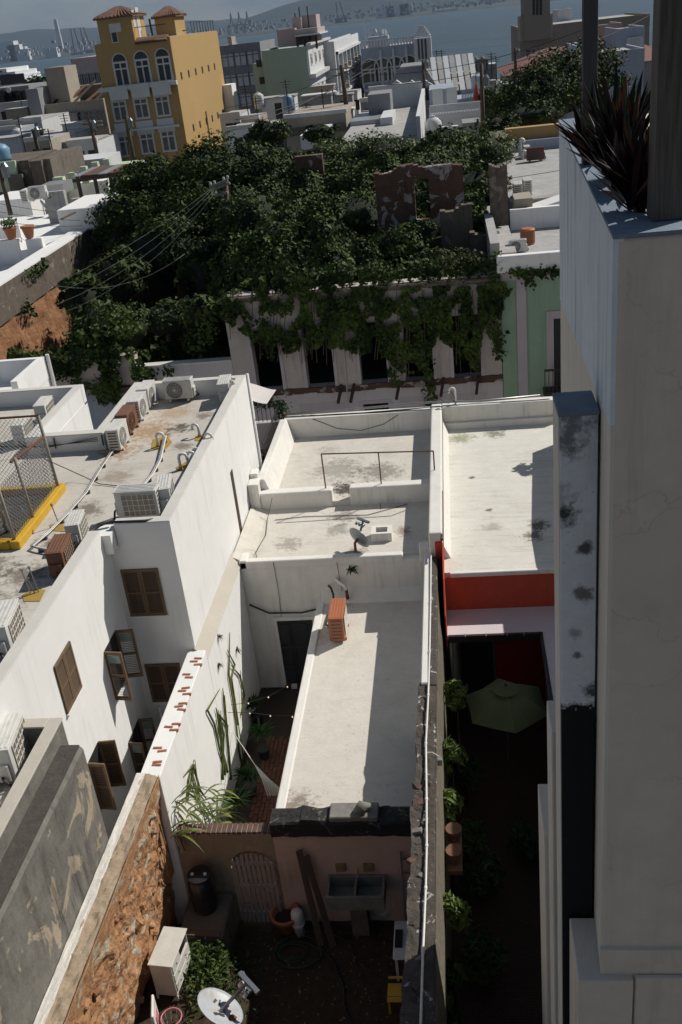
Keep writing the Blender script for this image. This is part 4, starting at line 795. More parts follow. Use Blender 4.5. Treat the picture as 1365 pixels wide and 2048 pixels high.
for (px, py, h, yaw, lab) in [(317,893,0.34,0,'white bent vent pipe on the yellow patch mid roof'),(362,938,0.36,20,'leftmost of three bent vent pipes by the right parapet'),(378,932,0.34,0,'middle of three bent vent pipes by the right parapet'),(390,925,0.34,0,'rightmost of three bent vent pipes by the right parapet'),(400,873,0.3,160,'bent vent pipe with dark shadow near the right parapet')]:
    gooseneck('vent_pipe', lab, az(px, py, RZ+0.01), h*.85, 0.038, yaw)
for (px, py, lab) in [(412,890,'small white overflow pipe over the right parapet'),(458,782,'small white overflow pipe at the far right parapet')]: gooseneck('vent_pipe', lab, az(px, py, 7.1), 0.22, 0.035, 0, False)
def patch_(pts, z, name='sealant_patch'): m = MB(); m.prism([tuple(az(px, py, z)) for px, py in pts], (0,0,0.008)); m.build(name, 'sealant', wb)
patch_([(305,880),(335,872),(345,885),(330,900),(303,898)], RZ+0.004); patch_([(352,935),(372,925),(398,925),(385,942),(356,942)], RZ+0.004); patch_([(100,1050),(125,1044),(140,1050),(132,1063),(102,1062)], RZ+0.004); patch_([(45,1190),(68,1178),(92,1180),(80,1203),(48,1203)], RZ+0.004); patch_([(392,872),(414,872),(408,882),(390,882)], RZ+0.004)
for i, (px, py, h) in enumerate([(62,1186,0.52),(70,1186,0.30),(78,1184,0.55),(119,1050,0.5)]):
    p = az(px, py, RZ+0.01); cp = thing('conduit_stub', ['leftmost thin grey pipe stub','shortest thin grey pipe stub','rightmost thin grey pipe stub','lone thin grey pipe stub by the yellow curb'][i]+(' on the yellow patch by the near parapet' if i < 3 else ''), 'pipe', p, 'thin pipe stubs')
    MB().tube([p, p+Vector((-0.06,0,h))], 0.014, 6).build('stub', 'galv', cp); MB().lathe([(0.03,0),(0.034,0.05),(0.01,0.06)], 8, p+Vector((-0.06,0,h))).build('cap', 'galv', cp)
def conduit(name, label, pix, z, r_=0.022, feet=8):
    P = [az(px, py, z) for px, py in pix]; root = thing(name, label, 'conduit', P[0]); MB().tube(P, r_, 6).build('pipe', 'galv', root, smooth=True); MB().tube([p+Vector((0.05,0.0,0.0)) for p in P], r_*0.7, 6).build('pipe', 'pvc', root, smooth=True)
    tot = [(P[i]-P[i-1]).length for i in range(1, len(P))]; n = feet
    for k_ in range(n):
        s_ = sum(tot)*(k_+0.5)/n; i = 0
        while s_ > tot[i]: s_ -= tot[i]; i += 1
        q_ = P[i].lerp(P[i+1], s_/tot[i]); MB().box(q_.x-0.045, q_.x+0.085, q_.y-0.03, q_.y+0.03, RZ, z-0.005).build('block', 'fin_dark', root)
conduit('roof_conduit', 'long grey conduit on blocks from the light well to the brown unit', [(229,893),(200,935),(170,985),(130,1030),(95,1065),(62,1092),(75,1096),(108,1102)], RZ+0.09)
conduit('roof_conduit', 'curved grey conduit from the yellow patch to the near air conditioner', [(329,872),(324,895),(318,920),(303,948),(285,970),(268,990)], RZ+0.09, 0.03, 6)
MB().tube([az(90,918,RZ+1.2),az(150,945,RZ+0.2),az(200,968,RZ+0.03),az(270,975,RZ+0.03),az(340,972,RZ+0.03)], 0.012, 5).build('loose_wire', 'cable', wb, smooth=True)
MB().tube([az(225,1040,7.3),az(200,1050,7.25),az(183,1062,7.2),az(165,1085,7.25),az(155,1092,RZ+0.1)], 0.045, 7).build('line_set', 'cable', wb, smooth=True)
MB().tube([az(330,1035,7.2),az(290,1042,7.32),az(225,1045,7.3)], 0.035, 7).build('line_set', 'cable', wb, smooth=True)
for px in (15, 115, 205): a = az(px, 872, 7.2); MB().bar((a.x,24.04,7.25), (a.x,24.03,6.95), 0.03).build('bracket', 'iron', wb)
for k_ in range(3): MB().tube([(-9.7,24.0,7.1+0.05*k_),(-11.2,23.98,7.06-0.03*k_),(-13.4,24.0,7.12+0.06*k_)], 0.010, 5).build('wire', 'cable', wb)
# balcony rail across the light well
rl = thing('street_railing', 'white low wall with black railing seen through the light well', 'railing', (-10.4,29.5,2))
boxes('low_wall', 'street_white', rl, [(-12.5, -8.5, 29.4, 29.6, -0.9, 4.75)])
for k_ in range(26): MB().box(-12.4+k_*0.15, -12.385+k_*0.15, 29.35, 29.365, 4.4, 5.05).build('baluster', 'iron', rl)
boxes('handrail', 'white_trim', rl, [(-12.5, -8.5, 29.3, 29.45, 5.05, 5.09)])
# neighbour's corner at the far left
nb_ = thing('neighbour_house', 'white parapet corner of the next house at the left edge', 'house', (-15,31,0))
boxes('wall', 'white_wall', nb_, [(-20, -13.9, 29.0, 31.4, -0.9, 6.6)]); p = ay(33,735,31.4)
boxes('parapet', 'white_wall', nb_, [(-14.1, -13.88, 28.9, 31.4, 6.6, 7.35), (-20, -14.1, 31.2, 31.4, 6.6, 7.35)]); MB().tube([(-13.8,31.45,7.4),(-13.8,31.45,3)], 0.07, 8).build('downpipe', 'pvc', nb_)
# yellow curb with chain-link cage
cg = thing('roof_cage', 'rusty chain link cage on a yellow curb at the left of the white roof', 'cage', (-11,20,RZ))
boxes('curb', 'yellow_curb', cg, [(-10.05, -9.82, 18.55, 21.6, RZ, 7.0)], 0.02); boxes('curb', 'yellow_curb', cg, [(-15, -10.06, 18.55, 18.8, RZ, 6.99)], 0.02); boxes('curb', 'yellow_curb', cg, [(-15, -10.06, 21.4, 21.6, RZ, 6.99)], 0.02)
boxes('cage_floor', 'old_grey_top', cg, [(-15, -10.06, 18.81, 21.39, RZ+0.004, RZ+0.03)])
for (x_, y_, h_) in ((-9.95,21.45,1.9),(-9.95,19.75,1.55),(-9.97,18.68,1.6)):
    MB().tube([(x_,y_,6.9),(x_-0.05,y_,6.95+h_)], 0.04, 8).build('post', 'rust_light', cg, smooth=True)
MB().tube([(-9.98,21.45,8.85),(-13.5,21.45,8.85)], 0.03, 6).build('top_rail', 'rust', cg)
MB().tube([(-9.98,21.45,8.3),(-10.25,20.0,8.3)], 0.035, 6).build('stub_rail', 'rust', cg)
def chain(parent, o_, u, lu, lz, s_=0.11, r_=0.0045):
    m = MB(); o_ = Vector(o_); u = Vector(u).normalized(); n_ = Vector((0,0,1))
    k_ = -lz
    while k_ < lu:
        for sg in (1, -1):
            a0, a1 = max(0, k_), min(lu, k_+lz)
            if a1-a0 > 0.02:
                z0_, z1_ = (a0-k_, a1-k_) if sg == 1 else (lz-(a0-k_), lz-(a1-k_))
                m.bar(o_+u*a0+n_*z0_, o_+u*a1+n_*z1_, r_*2)
        k_ += s_
    return stuff(m.build('chain_link', 'galv', parent, noem=True))
chain(cg, (-9.96,18.7,7.0), (0,1,0), 2.75, 1.3); chain(cg, (-9.97,21.45,7.0), (-1,0,0), 3.4, 1.8)
tk = thing('water_tank', 'pale ribbed water tank inside the chain link cage', 'tank', (-11.6,20.2,RZ)); p = az(2,1060,RZ)
MB().lathe([(0.5,0),(0.52,0.1),(0.5,0.2),(0.52,0.3),(0.5,0.5),(0.52,0.6),(0.5,0.8),(0.2,1.0)], 20, (p.x-0.25,p.y-0.1,RZ+0.03)).build('tank_body', 'sheet_metal', tk, smooth=True); MB().tube([(p.x,p.y+.5,RZ+.3),(p.x+.3,p.y+.6,RZ+.3),(p.x+.4,p.y+.6,RZ+.05)], 0.03, 6).build('outlet', 'galv', tk)

# ================================================================== LEFT PARTY WALL (white, brick showing)
lw = thing('patio_wall', 'tall white patio wall with red bricks showing through its top', 'wall', (-6.3, 17, 0))
m = MB().box(-6.52, -6.1, 14.32, 18.58, -0.5, 3.95).box(-6.345, -6.1, 18.58, 22.81, -0.5, 3.72); m.build('wall', 'white_wall', lw, bevel=0.02, seg=2)
for (px, py, n) in [(397,1326,3),(378,1355,2),(370,1385,3),(362,1416,3),(345,1457,3),(322,1502,2),(318,1530,2),(300,1563,1),(257,1655,1)]:
    for k_ in range(n):
        p = az(px+rnd.uniform(-9,9), py+k_*6-n*3, 3.95); MB().obox((min(max(p.x,-6.46),-6.16), p.y, 3.938), 0.19, 0.075, 0.05, (1,rnd.uniform(-.15,.15),0)).build('brick', 'brick_red', lw, bevel=0.01)
# rubble length of the wall
rw = thing('rubble_wall', 'crumbling wall with exposed orange rubble beside the dirt yard', 'wall', (-6.3, 10, 0))
def rf(u, v):
    y_ = 4.5+u*(14.34-4.5); z_ = 4.02+0.4*(1-u)*0.6-v*4.6; n_ = mn.fractal(Vector((y_*1.6, z_*1.6, 3.1)), 0.8, 2.0, 5); n2 = mn.noise(Vector((y_*7, z_*7, 1.0)))
    k_ = min(1.0, v*6); return (-6.10+0.07*k_*n_+0.03*k_*n2-0.05*k_-0.36*v, y_, z_)
rough_sheet('rubble_face', 'rubble', rw, rf, 190, 90)
boxes('core', 'rubble', rw, [(-6.62, -6.56, 4.5, 14.31, -0.5, 3.9), (-6.555, -6.25, 14.0, 14.31, 1.5, 3.8)])
def tf(u, v):
    y_ = 4.5+u*(14.34-4.5); n_ = mn.fractal(Vector((y_*2, v*2, 5.0)), .8, 2.0, 4); return (-6.54+v*0.17+0.03*n_*v, y_, 4.05+0.24*(1-u)+0.015*n_)
rough_sheet('lime_edge', 'lime_edge', rw, tf, 120, 5)
def tf2(u, v):
    y_ = 4.5+u*(14.34-4.5); n_ = mn.fractal(Vector((y_*2.3, v*1.5, 8.0)), .8, 2.0, 5); return (-6.42+v*0.32, y_, 4.03+0.24*(1-u)+0.05*n_-0.06*v)
rough_sheet('rubble_top', 'yard_wall', rw, tf2, 160, 8)
for i in range(60):
    y_ = rnd.uniform(7, 14); z_ = rnd.uniform(0.4, 3.7); sz = rnd.uniform(0.05,0.16)
    MB().obox((-6.16-0.08*(4-z_), y_, z_), sz, sz*1.3, sz*0.8, (rnd.uniform(-1,1),rnd.uniform(-1,1),rnd.uniform(-1,1))).build('stone', rnd.choice(['rubble','rubble','brick_core']), rw, bevel=0.02)

# ================================================================== GREY WEATHERED BUILDING (bottom left)
gb = thing('weathered_house', 'blackened grey plaster house at the bottom left corner', 'house', (-8, 9, 0))
MB().prism([(-6.56,12.6,-0.5),(-6.56,12.6,6.12),(-6.62,12.6,6.2),(-6.95,12.6,6.22),(-6.95,12.6,-0.5)], (0,-9,0)).build('wall', 'old_grey', gb)
boxes('end_wall', 'old_grey', gb, [(-16, -6.951, 4.0, 12.85, -0.5, 6.0)])
boxes('ledge_top', 'old_grey_top', gb, [(-6.96, -6.60, 3.6, 12.58, 6.2, 6.226)])
boxes('parapet', 'old_grey', gb, [(-7.12, -6.93, 3.6, 12.86, 6.0, 6.53), (-16, -7.121, 12.66, 12.86, 6.0, 6.53)])
boxes('coping', 'beige_cap', gb, [(-7.15, -6.915, 3.6, 12.88, 6.53, 6.57), (-16, -7.151, 12.64, 12.88, 6.53, 6.569)], 0.008)
boxes('roof', 'roof_main', gb, [(-16, -7.1, 3.6, 12.66, 5.9, 6.02)])
put_ac('white', pa(30,1540,6.02)+Vector((-0.05,0.1,0)), -82, 'white air conditioner behind the beige coping of the weathered house', None, 1.15)
put_ac('white', pa(-20,1690,6.02)+Vector((-0.05,0.0,0)), -82, 'white air conditioner cut by the left edge on the weathered house', None, 1.1)

# ================================================================== DIRT YARD
def sst(a, b_, x): f_ = min(1, max(0, (x-a)/(b_-a))); return f_*f_*(3-2*f_)
def yard_h(x_, y_): return .78*(1-sst(-5.15,-4.55,x_))*(1-sst(12.9,13.3,y_))+.035*mn.fractal(Vector((x_*1.7,y_*1.7,2.0)),.8,2.0,5)
struct(rough_sheet('yard_ground', 'dirt', None, lambda u, v: (-6.7+5.6*u, 4+10.4*v, yard_h(-6.7+5.6*u, 4+10.4*v)), 90, 150))
yw = thing('yard_wall', 'low yard wall with brick coping and arched slatted gate opening', 'wall', (-5,14.4,0))
# wall with arched opening made of pieces
gx0, gx1, gz = -5.08, -4.18, 1.55
m = MB().box(-6.1, gx0, 14.38, 14.56, -0.1, 2.44).box(gx1, -4.121, 14.38, 14.56, -0.1, 2.44)
arc = [((gx0+gx1)/2+(gx1-gx0)/2*math.cos(a), gz+0.42*math.sin(a)) for a in [math.pi*j/12 for j in range(13)]]
for (xa, za_), (xb, zb_) in zip(arc[:-1], arc[1:]): m.prism([(xa,14.38,za_),(xb,14.38,zb_),(xb,14.38,2.44),(xa,14.38,2.44)], (0,0.18,0))
m.build('wall', 'yard_wall', yw)
boxes('coping_mortar', 'lime_edge', yw, [(-6.08, -4.125, 14.36, 14.58, 2.43, 2.485)])
for i in range(19): x_ = -6.05+i*0.103; MB().box(x_, x_+0.088, 14.34, 14.60, 2.44+rnd.uniform(0,.008), 2.505).build('brick', 'coping_brick', yw, bevel=0.008)
gt = thing('garden_gate', 'grey slatted arched garden gate in the yard wall', 'gate', (-4.63,14.32,0))
for i in range(9):
    x_ = gx0+0.05+i*0.098; xm = (x_+0.03-(gx0+gx1)/2)/((gx1-gx0)/2); top = gz+0.40*math.sqrt(max(0,1-xm*xm))
    MB().box(x_, x_+0.062, 14.30, 14.325, 0.05, top).build('slat', 'gate_wood', gt)
for z_ in (0.25, 1.0, 1.62): MB().box(gx0+0.02, gx1-0.02, 14.326, 14.36, z_, z_+0.08).build('cross_rail', 'gate_wood', gt)
boxes('yard_stub', 'stone_mass', yw, [(-6.05, -5.15, 13.25, 14.37, -0.1, 0.85)], 0.04)
br_ = thing('water_barrel', 'black plastic barrel with lid beside the gate', 'barrel', (-5.62,13.95,0.85)); q = (-5.62,13.98,0.85)
MB().lathe([(0.22,0),(0.26,0.1),(0.265,0.35),(0.255,0.38),(0.27,0.42),(0.26,0.75),(0.22,0.86),(0.20,0.88)], 22, q).build('drum', 'plastic_black', br_, smooth=True)
MB().lathe([(0.235,0.875),(0.24,0.92),(0.10,0.935)], 22, q).build('lid', 'plastic_black', br_)
for sx in (-0.13, 0.13): MB().lathe([(0.035,0.93),(0.035,0.955),(0.012,0.955)], 10, (q[0]+sx,q[1]-0.02,q[2])).build('bung', 'plastic_white', br_)
sk = thing('laundry_sink', 'stained concrete double laundry sink on the pink wall', 'sink', (-2.55,14.1,0))
x0, x1, y0, y1, zt_, zb_ = -3.12, -1.98, 13.78, 14.36, 1.32, 0.98
m = MB()
for bb in ((x0,x1,y0,y0+.05),(x0,x1,y1-.05,y1),(x0,x0+.05,y0+.05,y1-.05),(x1-.05,x1,y0+.05,y1-.05),((x0+x1)/2-.02,(x0+x1)/2+.02,y0+.05,y1-.05)): m.box(bb[0],bb[1],bb[2],bb[3],zb_,zt_)
m.box(x0+.05, x1-.05, y0+.05, y1-.05, zb_, zb_+.05).build('basin', 'concrete', sk); boxes('pedestal', 'stone_mass', sk, [(-2.72,-2.38,14.0,14.3,0,zb_-.002)]); MB().tube([(-2.5,14.34,1.5),(-2.5,14.2,1.5),(-2.5,14.18,1.42)], 0.015, 6).build('tap', 'galv', sk)
for x_ in (-2.85,-2.3): tag(boxes('vent_block', 'dull_ochre', None, [(x_-.1,x_+.1,14.33,14.38,1.42,1.62)],0.01), ('left' if x_ < -2.6 else 'right')+' ochre square block above the laundry sink', 'block')
pt = thing('clay_pot', 'large empty terracotta pot on the dirt yard', 'pot', (-4.05,13.6,0)); p = az(575,1868,0)
MB().lathe([(0.17,0),(0.27,0.42),(0.31,0.44),(0.31,0.52),(0.27,0.52),(0.25,0.42),(0.15,0.06)], 24, (p.x,p.y+.1,0)).build('pot_body', 'terracotta', pt, smooth=True); MB().lathe([(0.01,0.33),(0.245,0.34)], 20, (p.x,p.y+.1,0)).build('soil', 'dirt', pt)
bk = thing('white_drum', 'slim white plastic bucket stack by the gate', 'bucket', (-3.85,14.0,0)); p = ay(588,1800,14.0)
MB().lathe([(0.10,0),(0.13,0.5),(0.12,0.62),(0.08,0.66)], 16, (p.x,14.05,0)).build('bucket_body', 'plastic_white', bk, smooth=True); MB().lathe([(0.13,0.3),(0.14,0.31),(0.14,0.34),(0.13,0.35)], 16, (p.x,14.05,0)).build('rim', 'plastic_white', bk)
ld = thing('ladder', 'old metal ladder leaning on the pink wall by the party wall', 'ladder', (-1.5,14.1,0))
for x_ in (-1.62,-1.36): MB().bar((x_,14.0,0.0),(x_,14.33,1.95),0.04).build('rail', 'metal_grey', ld)
for k_ in range(6): f_ = (k_+0.7)/6.2; MB().bar((-1.62,14.0+.33*f_,1.95*f_),(-1.36,14.0+.33*f_,1.95*f_),0.03).build('rung', 'metal_grey', ld)
for i, (xb, xt, zt2) in enumerate([(-3.35,-3.62,2.05),(-3.1,-3.5,1.9)]):
    tag(MB().bar((xb,13.75,0.0),(xt,14.3,zt2),0.13,0.05).build('timber_plank','lumber',bevel=0.01), ('darker' if i else 'taller')+' timber leaning on the pink wall left of the sink', 'plank')
tb = thing('plastic_table', 'white plastic table edge against the party wall', 'table', (-1.5,12.6,0)); p = az(800,1890,0.6)
MB().box(p.x-.12, p.x+.35, p.y-.35, p.y+.55, 0.6, 0.64).build('top', 'plastic_white', tb, bevel=0.02)
for dx in (-.06,.3):
    for dy in (-.3,.5): MB().box(p.x+dx-.025,p.x+dx+.025,p.y+dy-.025,p.y+dy+.025,0,0.6).build('leg','plastic_white',tb)
MB().obox((p.x-.02,p.y+.1,0.66),.14,.4,.03).build('rag','dark',tb)
cy = thing('yellow_chair', 'small yellow plastic chair by the party wall', 'chair', (-1.6,11.6,0)); p = az(797,1985,0.35)
MB().box(p.x-.2,p.x+.2,p.y-.2,p.y+.2,.33,.36).build('seat','plastic_yellow',cy,bevel=.02); MB().box(p.x+.16,p.x+.2,p.y-.2,p.y+.2,.36,.72).build('backrest','plastic_yellow',cy,bevel=.02)
for dx in (-.17,.17):
    for dy in (-.17,.17): MB().box(p.x+dx-.02,p.x+dx+.02,p.y+dy-.02,p.y+dy+.02,0,.33).build('leg','plastic_yellow',cy)
for dy in (-.19,.19): MB().box(p.x-.18,p.x+.18,p.y+dy-.02,p.y+dy+.02,.5,.53).build('armrest','plastic_yellow',cy)
# toilet lying broken: bowl, tank, lid
tl = thing('toilet', 'discarded white toilet beside the laundry sink', 'toilet', (-1.9,13.6,0)); p = az(768,1820,0.2)
MB().lathe([(0.10,0),(0.11,0.15),(0.17,0.28),(0.19,0.34),(0.14,0.34),(0.10,0.22)], 18, (p.x,p.y,0)).build('bowl','plastic_white',tl,smooth=True); MB().obox((p.x+.2,p.y+.12,.36),.16,.34,.32,(1,.3,0)).build('cistern','plastic_white',tl,bevel=.03); MB().lathe([(.11,0),(.19,0),(.19,.025),(.11,.025)],18,(p.x-.02,p.y-.08,.36)).build('seat_ring','plastic_white',tl)
for i, (px, py, mt, r_, h_, lab) in enumerate([(620,1810,'plastic_black',.09,.14,'small black plant pot behind the clay pot'),(612,1828,'plastic_white',.09,.12,'small pale bowl behind the clay pot'),(648,1808,'terracotta',.07,.12,'tiny clay pot below the timber'),(645,1842,'rope',.04,.13,'small pale jar on the yard floor'),(655,1868,'plastic_yellow',.05,.08,'tiny yellow cup on the yard floor'),(775,1775,'terracotta',.12,.14,'brown bowl by the ladder foot')]):
    p = az(px, py, 0); rr = thing('small_pot', lab, 'pot', p); MB().lathe([(r_*.7,0),(r_,h_),(r_*1.08,h_),(r_*.9,h_*.9),(r_*.6,.02)],14,p).build('pot_body',mt,rr,smooth=True); MB().lathe([(.003,h_*.7),(r_*.88,h_*.7)],12,p).build('fill','dirt',rr)
# dresser
ds = thing('dresser', 'white wooden dresser with a missing drawer on the dirt by the rubble wall', 'dresser', (-5.95,12.9,0)); p = az(335,1893,1.70); X0, Y0 = p.x, p.y
dm = Matrix.Translation((0,0,.78))@Matrix.Rotation(R(-6),4,'Z')
def dbox(name, a, par, mat='dresser_white'):
    m = MB().box(*a); m.v = [tuple(dm@Vector(v)+Vector((X0,Y0,0))) for v in m.v]; return m.build(name, mat, par, bevel=0.006)
dbox('top', (-.23,.24,-.43,.43,.90,.93), ds); dbox('side_panel', (-.21,.20,-.41,-.385,.12,.90), ds); dbox('side_panel', (-.21,.20,.385,.41,.12,.90), ds); dbox('back_panel', (-.21,-.195,-.385,.385,.12,.90), ds); dbox('bottom_panel', (-.195,.2,-.385,.385,.14,.17), ds)
for sx in (-.2,.19):
    for sy in (-.40,.39): dbox('leg', (sx-.02,sx+.02,sy-.02,sy+.02,0,.14), ds)
for z0_, z1_, y0_, y1_ in ((.20,.40,-.37,.37),(.42,.62,-.37,.37),(.64,.86,-.37,-.01)):
    d_ = dbox('drawer', (.17,.215,y0_,y1_,z0_,z1_), ds)
    for ky in ([-.18,.18] if y1_ > .1 else [-.19]): dbox('knob', (.215,.235,ky-.015,ky+.015,(z0_+z1_)/2-.015,(z0_+z1_)/2+.015), d_, 'metal_grey')
dbox('divider', (.15,.2,-.005,.02,.63,.88), ds); dbox('drawer_shade', (-.18,.10,.03,.37,.64,.88), ds, 'dark')  # dark filler puts the missing drawer's shade into colour
# big satellite dish in the foreground with faded print
cb = az(440, 2022, 1.5); fdir = Vector((0.52,0.30,0.78))
root_, c_, f_, sd, refl = dish('satellite_dish', 'large rust stained satellite dish at the bottom edge of the yard', (cb.x-0.08,cb.y-0.08,0.6), az(494,1966,1.85), 0.44, fdir, ('dish_grey','galv','metal_grey'), 0.85, True)
upv = sd.cross(f_).normalized()
def decal(pts, name, mat='dish_print'):
    m = MB(); P = [c_+f_*(0.22*0.44*((u*u+v*v)/(0.44*0.44))+0.004)+sd*u+upv*v for u, v in pts]; m.add(P, [tuple(range(len(P)))]); return m.build(name, mat, refl, noem=True)
decal([(.05,.12),(.10,.10),(.08,.02),(.13,-.06),(.06,-.10),(.03,-.02)], 'print_mark'); decal([(-.26,-.02),(-.20,.04),(-.16,.02),(-.22,-.06)], 'print_mark'); decal([(-.24,-.10),(-.12,-.04),(-.10,-.07),(-.23,-.13)], 'print_mark')
for k_ in range(6): u = -.13+k_*.045; decal([(u,-.165+.02*k_),(u+.028,-.155+.02*k_),(u+.024,-.195+.02*k_),(u-.002,-.20+.02*k_)], 'print_letter')
decal([(.10,-.18),(.20,-.12),(.26,-.22),(.16,-.30),(.07,-.26)], 'rust_stain', 'rust'); decal([(.02,.10),(.06,.11),(.05,.03),(.02,.02)], 'rust_stain', 'rust')
MB().bar(az(480,1945,1.92), az(517,1985,1.88), 0.08, 0.05).build('receiver_arm', 'metal_grey', root_)
# toy basketball hoop
hp = thing('toy_hoop', 'toy basketball hoop with white board and pink ring at the bottom edge', 'toy', (-5.6,10.8,0)); p = az(310,2030,1.6)
MB().obox((p.x,p.y,1.6),.05,.46,.5,(1,.25,0)).build('backboard','plastic_white',hp,bevel=.06,seg=3); MB().obox((p.x+.03,p.y+.0,1.56),.02,.2,.2,(1,.25,0)).build('board_mark','plastic_pink',hp)
q = Vector((p.x+.26,p.y+.05,1.48)); MB().tube([q+Vector((.18*math.cos(a),.18*math.sin(a),0)) for a in [2*math.pi*j/18 for j in range(19)]],0.012,6,False).build('ring','plastic_pink',hp,smooth=True)
m = MB()
for j in range(10): a = 2*math.pi*j/10; m.tube([q+Vector((.18*math.cos(a),.18*math.sin(a),0)), q+Vector((.13*math.cos(a+.3),.13*math.sin(a+.3),-.28))],.005,4)
stuff(m.build('net','rope',hp)); MB().tube([(p.x-.05,p.y,.6),(p.x-.05,p.y,1.5)],.04,8).build('pole','plastic_white',hp); MB().tube([q+Vector((.1,-.2,-.3)),q+Vector((.3,-.15,-.25)),q+Vector((.4,.0,-.35))],.03,7).build('hose_loop','plastic_white',hp,smooth=True)
# black wire rack
rk = thing('wire_rack', 'black wire rack folded against the yard step', 'rack', (-5.75,13.1,0)); 
for k_ in range(7): x_ = -6.05+k_*.1; MB().tube([(x_,13.18,.9),(x_,13.12,.1)],.008,5).build('wire','iron',rk)
MB().tube([(-6.05,13.18,.92),(-5.4,13.18,.92)],.012,5).build('rail','iron',rk); MB().tube([(-5.45,13.17,.95),(-5.38,12.9,.0)],.016,5).build('leg','metal_grey',rk); MB().bar((-6.15,13.35,.9),(-5.2,13.3,.88),.16,.03).build('shelf_board','lumber',rk)
# hoses
def coil(name, label, c, r0, turns, mat, seed):
    r_ = random.Random(seed); P = []
    for k_ in range(int(turns*14)): a = k_/14*2*math.pi; rr = r0*(0.7+0.3*math.sin(k_*.21+seed)); P.append((c[0]+rr*math.cos(a)+r_.uniform(-.03,.03), c[1]+rr*.75*math.sin(a)+k_*.004, .02+.004*(k_ % 9)))
    return tag(MB().tube(P, .016, 6).build(name, mat, smooth=True), label, 'hose')
p = az(590,1915,0); coil('garden_hose', 'dark green garden hose coiled on the dirt', p, .55, 3, 'hose', 2)
tag(MB().tube([az(590,1868,.03),az(640,1890,.03),az(672,1930,.03),az(688,1975,.03),az(690,2020,.03),az(705,2048,.03)],.02,6).build('black_hose','rubber',smooth=True),'thick black hose trailing to the bottom edge','hose')
tag(MB().tube([az(560,1890,.02),az(585,1865,.02),az(650,1862,.02),az(700,1885,.02),az(712,1930,.02)],.014,6).build('thin_hose','hose',smooth=True),'thin green hose looping beyond the coil','hose')
# weeds
P = []; 
for i in range(2900):
    px, py = rnd.gauss(418,30), rnd.gauss(1915,50); q = az(px, py, .78); h_ = abs(rnd.gauss(0,.16)); P.append((q.x,q.y,yard_h(q.x,q.y)+min(h_,.45)))
wd = leaf_obj('weed_patch', [p for p in P if p[0] > -6.0 and p[1] < 14.2], [(0,0,1)]*len([p for p in P if p[0] > -6.0 and p[1] < 14.2]), .085, 'weed', None, .45, .8); stuff(wd, 'patch of green weeds on the dirt beside the dresser'); wd['category'] = 'weeds'
P = [az(rnd.uniform(330,800), rnd.uniform(1860,2048), 0) for _ in range(420)]; P = [Vector((p.x,p.y,yard_h(p.x,p.y)+.015)) for p in P if -6 < p.x < -1.4]
o = leaf_obj('leaf_litter', P, [(0,0,1)]*len(P), .05, 'grass_dry', None, .5, .5); stuff(o, 'dry leaves scattered on the dirt yard'); o['category'] = 'litter'

# ================================================================== PATIO PLANTS
def cactus(name, label, pix, x_, r_=0.035):
    P = [ax(px, py, x_) for px, py in pix]; root = thing(name, label, 'cactus', P[0], 'climbing cactus stems on the patio wall'); m = MB(); m.tube(P, [r_*0.9]*(len(P)-1)+[r_*.3], 3); m.build('stem', 'cactus', root)
    MB().tube([P[0]+Vector((0.02,0,0)), P[len(P)//2]+Vector((0.03,.05,.1))], [r_*.7,r_*.3], 3).build('side_stem', 'cactus', root)
for i, (pix, lab) in enumerate([([(492,1560),(478,1500),(470,1420),(458,1350),(460,1265)],'tallest cactus stem on the white wall under the grey air plants'),([(476,1450),(470,1400),(462,1360),(470,1330),(455,1300)],'cactus stem tangled at the head of the tall cactus'),([(484,1430),(490,1390),(480,1350),(462,1330)],'cactus stem curving down right of the tall cactus'),([(455,1545),(440,1500),(430,1450),(415,1420),(440,1378)],'bent cactus stem left of the tall ones'),([(450,1550),(442,1480),(436,1430),(432,1415)],'straight cactus stem second from the left'),([(462,1560),(455,1480),(448,1400),(446,1376)],'thin straight cactus stem between the bent and the tall one'),([(446,1560),(448,1470),(440,1430),(455,1450),(456,1480)],'hooked cactus stem below the bent one'),([(375,1600),(378,1560),(386,1530),(400,1580),(415,1600)],'arching cactus stem above the strap leaved plant'),([(398,1600),(385,1560),(388,1530),(370,1550)],'short cactus stem at the top of the strap leaved plant')]):
    cactus('wall_cactus', lab, pix, -6.06, 0.035)
for i, (px, py, lab) in enumerate([(437,1272,'grey air plant highest on the white patio wall'),(473,1298,'grey air plant right of the other on the white wall'),(437,1328,'small green air plant lowest on the white wall'),(503,1208,'small dark weed in the corner of the patio wall')]):
    tuft('air_plant', lab, ax(px, py, -6.09), (0.8,0,-0.5), 22, 0.16, 0.02, 'bark' if i < 2 else 'weed', 'air plant', None, .7, .2)
sp_ = thing('strap_plant', 'large strap leaved plant with yellow green leaves at the patio corner', 'plant', (-5.8,14.9,2.2)); m = MB()
for i in range(95):
    px, py = rnd.uniform(340,465), rnd.uniform(1580,1680); b_ = ax(px, py, -5.98); a = rnd.uniform(-1.9,1.2); L_ = rnd.uniform(.5,1.0); d = Vector((0.55+.3*rnd.random(), math.sin(a)*.75, .35+.4*rnd.random())).normalized(); blade(m, b_, b_+d*L_+Vector((0,0,-.25*L_)), .055, droop=L_*.75, n=6, fold=.2)
m.build('leaves', 'strap_leaf', sp_)
m = MB()
for i in range(26): px, py = rnd.uniform(350,450), rnd.uniform(1600,1690); b_ = ax(px, py, -5.98); m.tube([b_, b_+Vector((.05,.02,-rnd.uniform(.2,.6)))], .012, 4)
m.build('roots', 'bark', sp_)
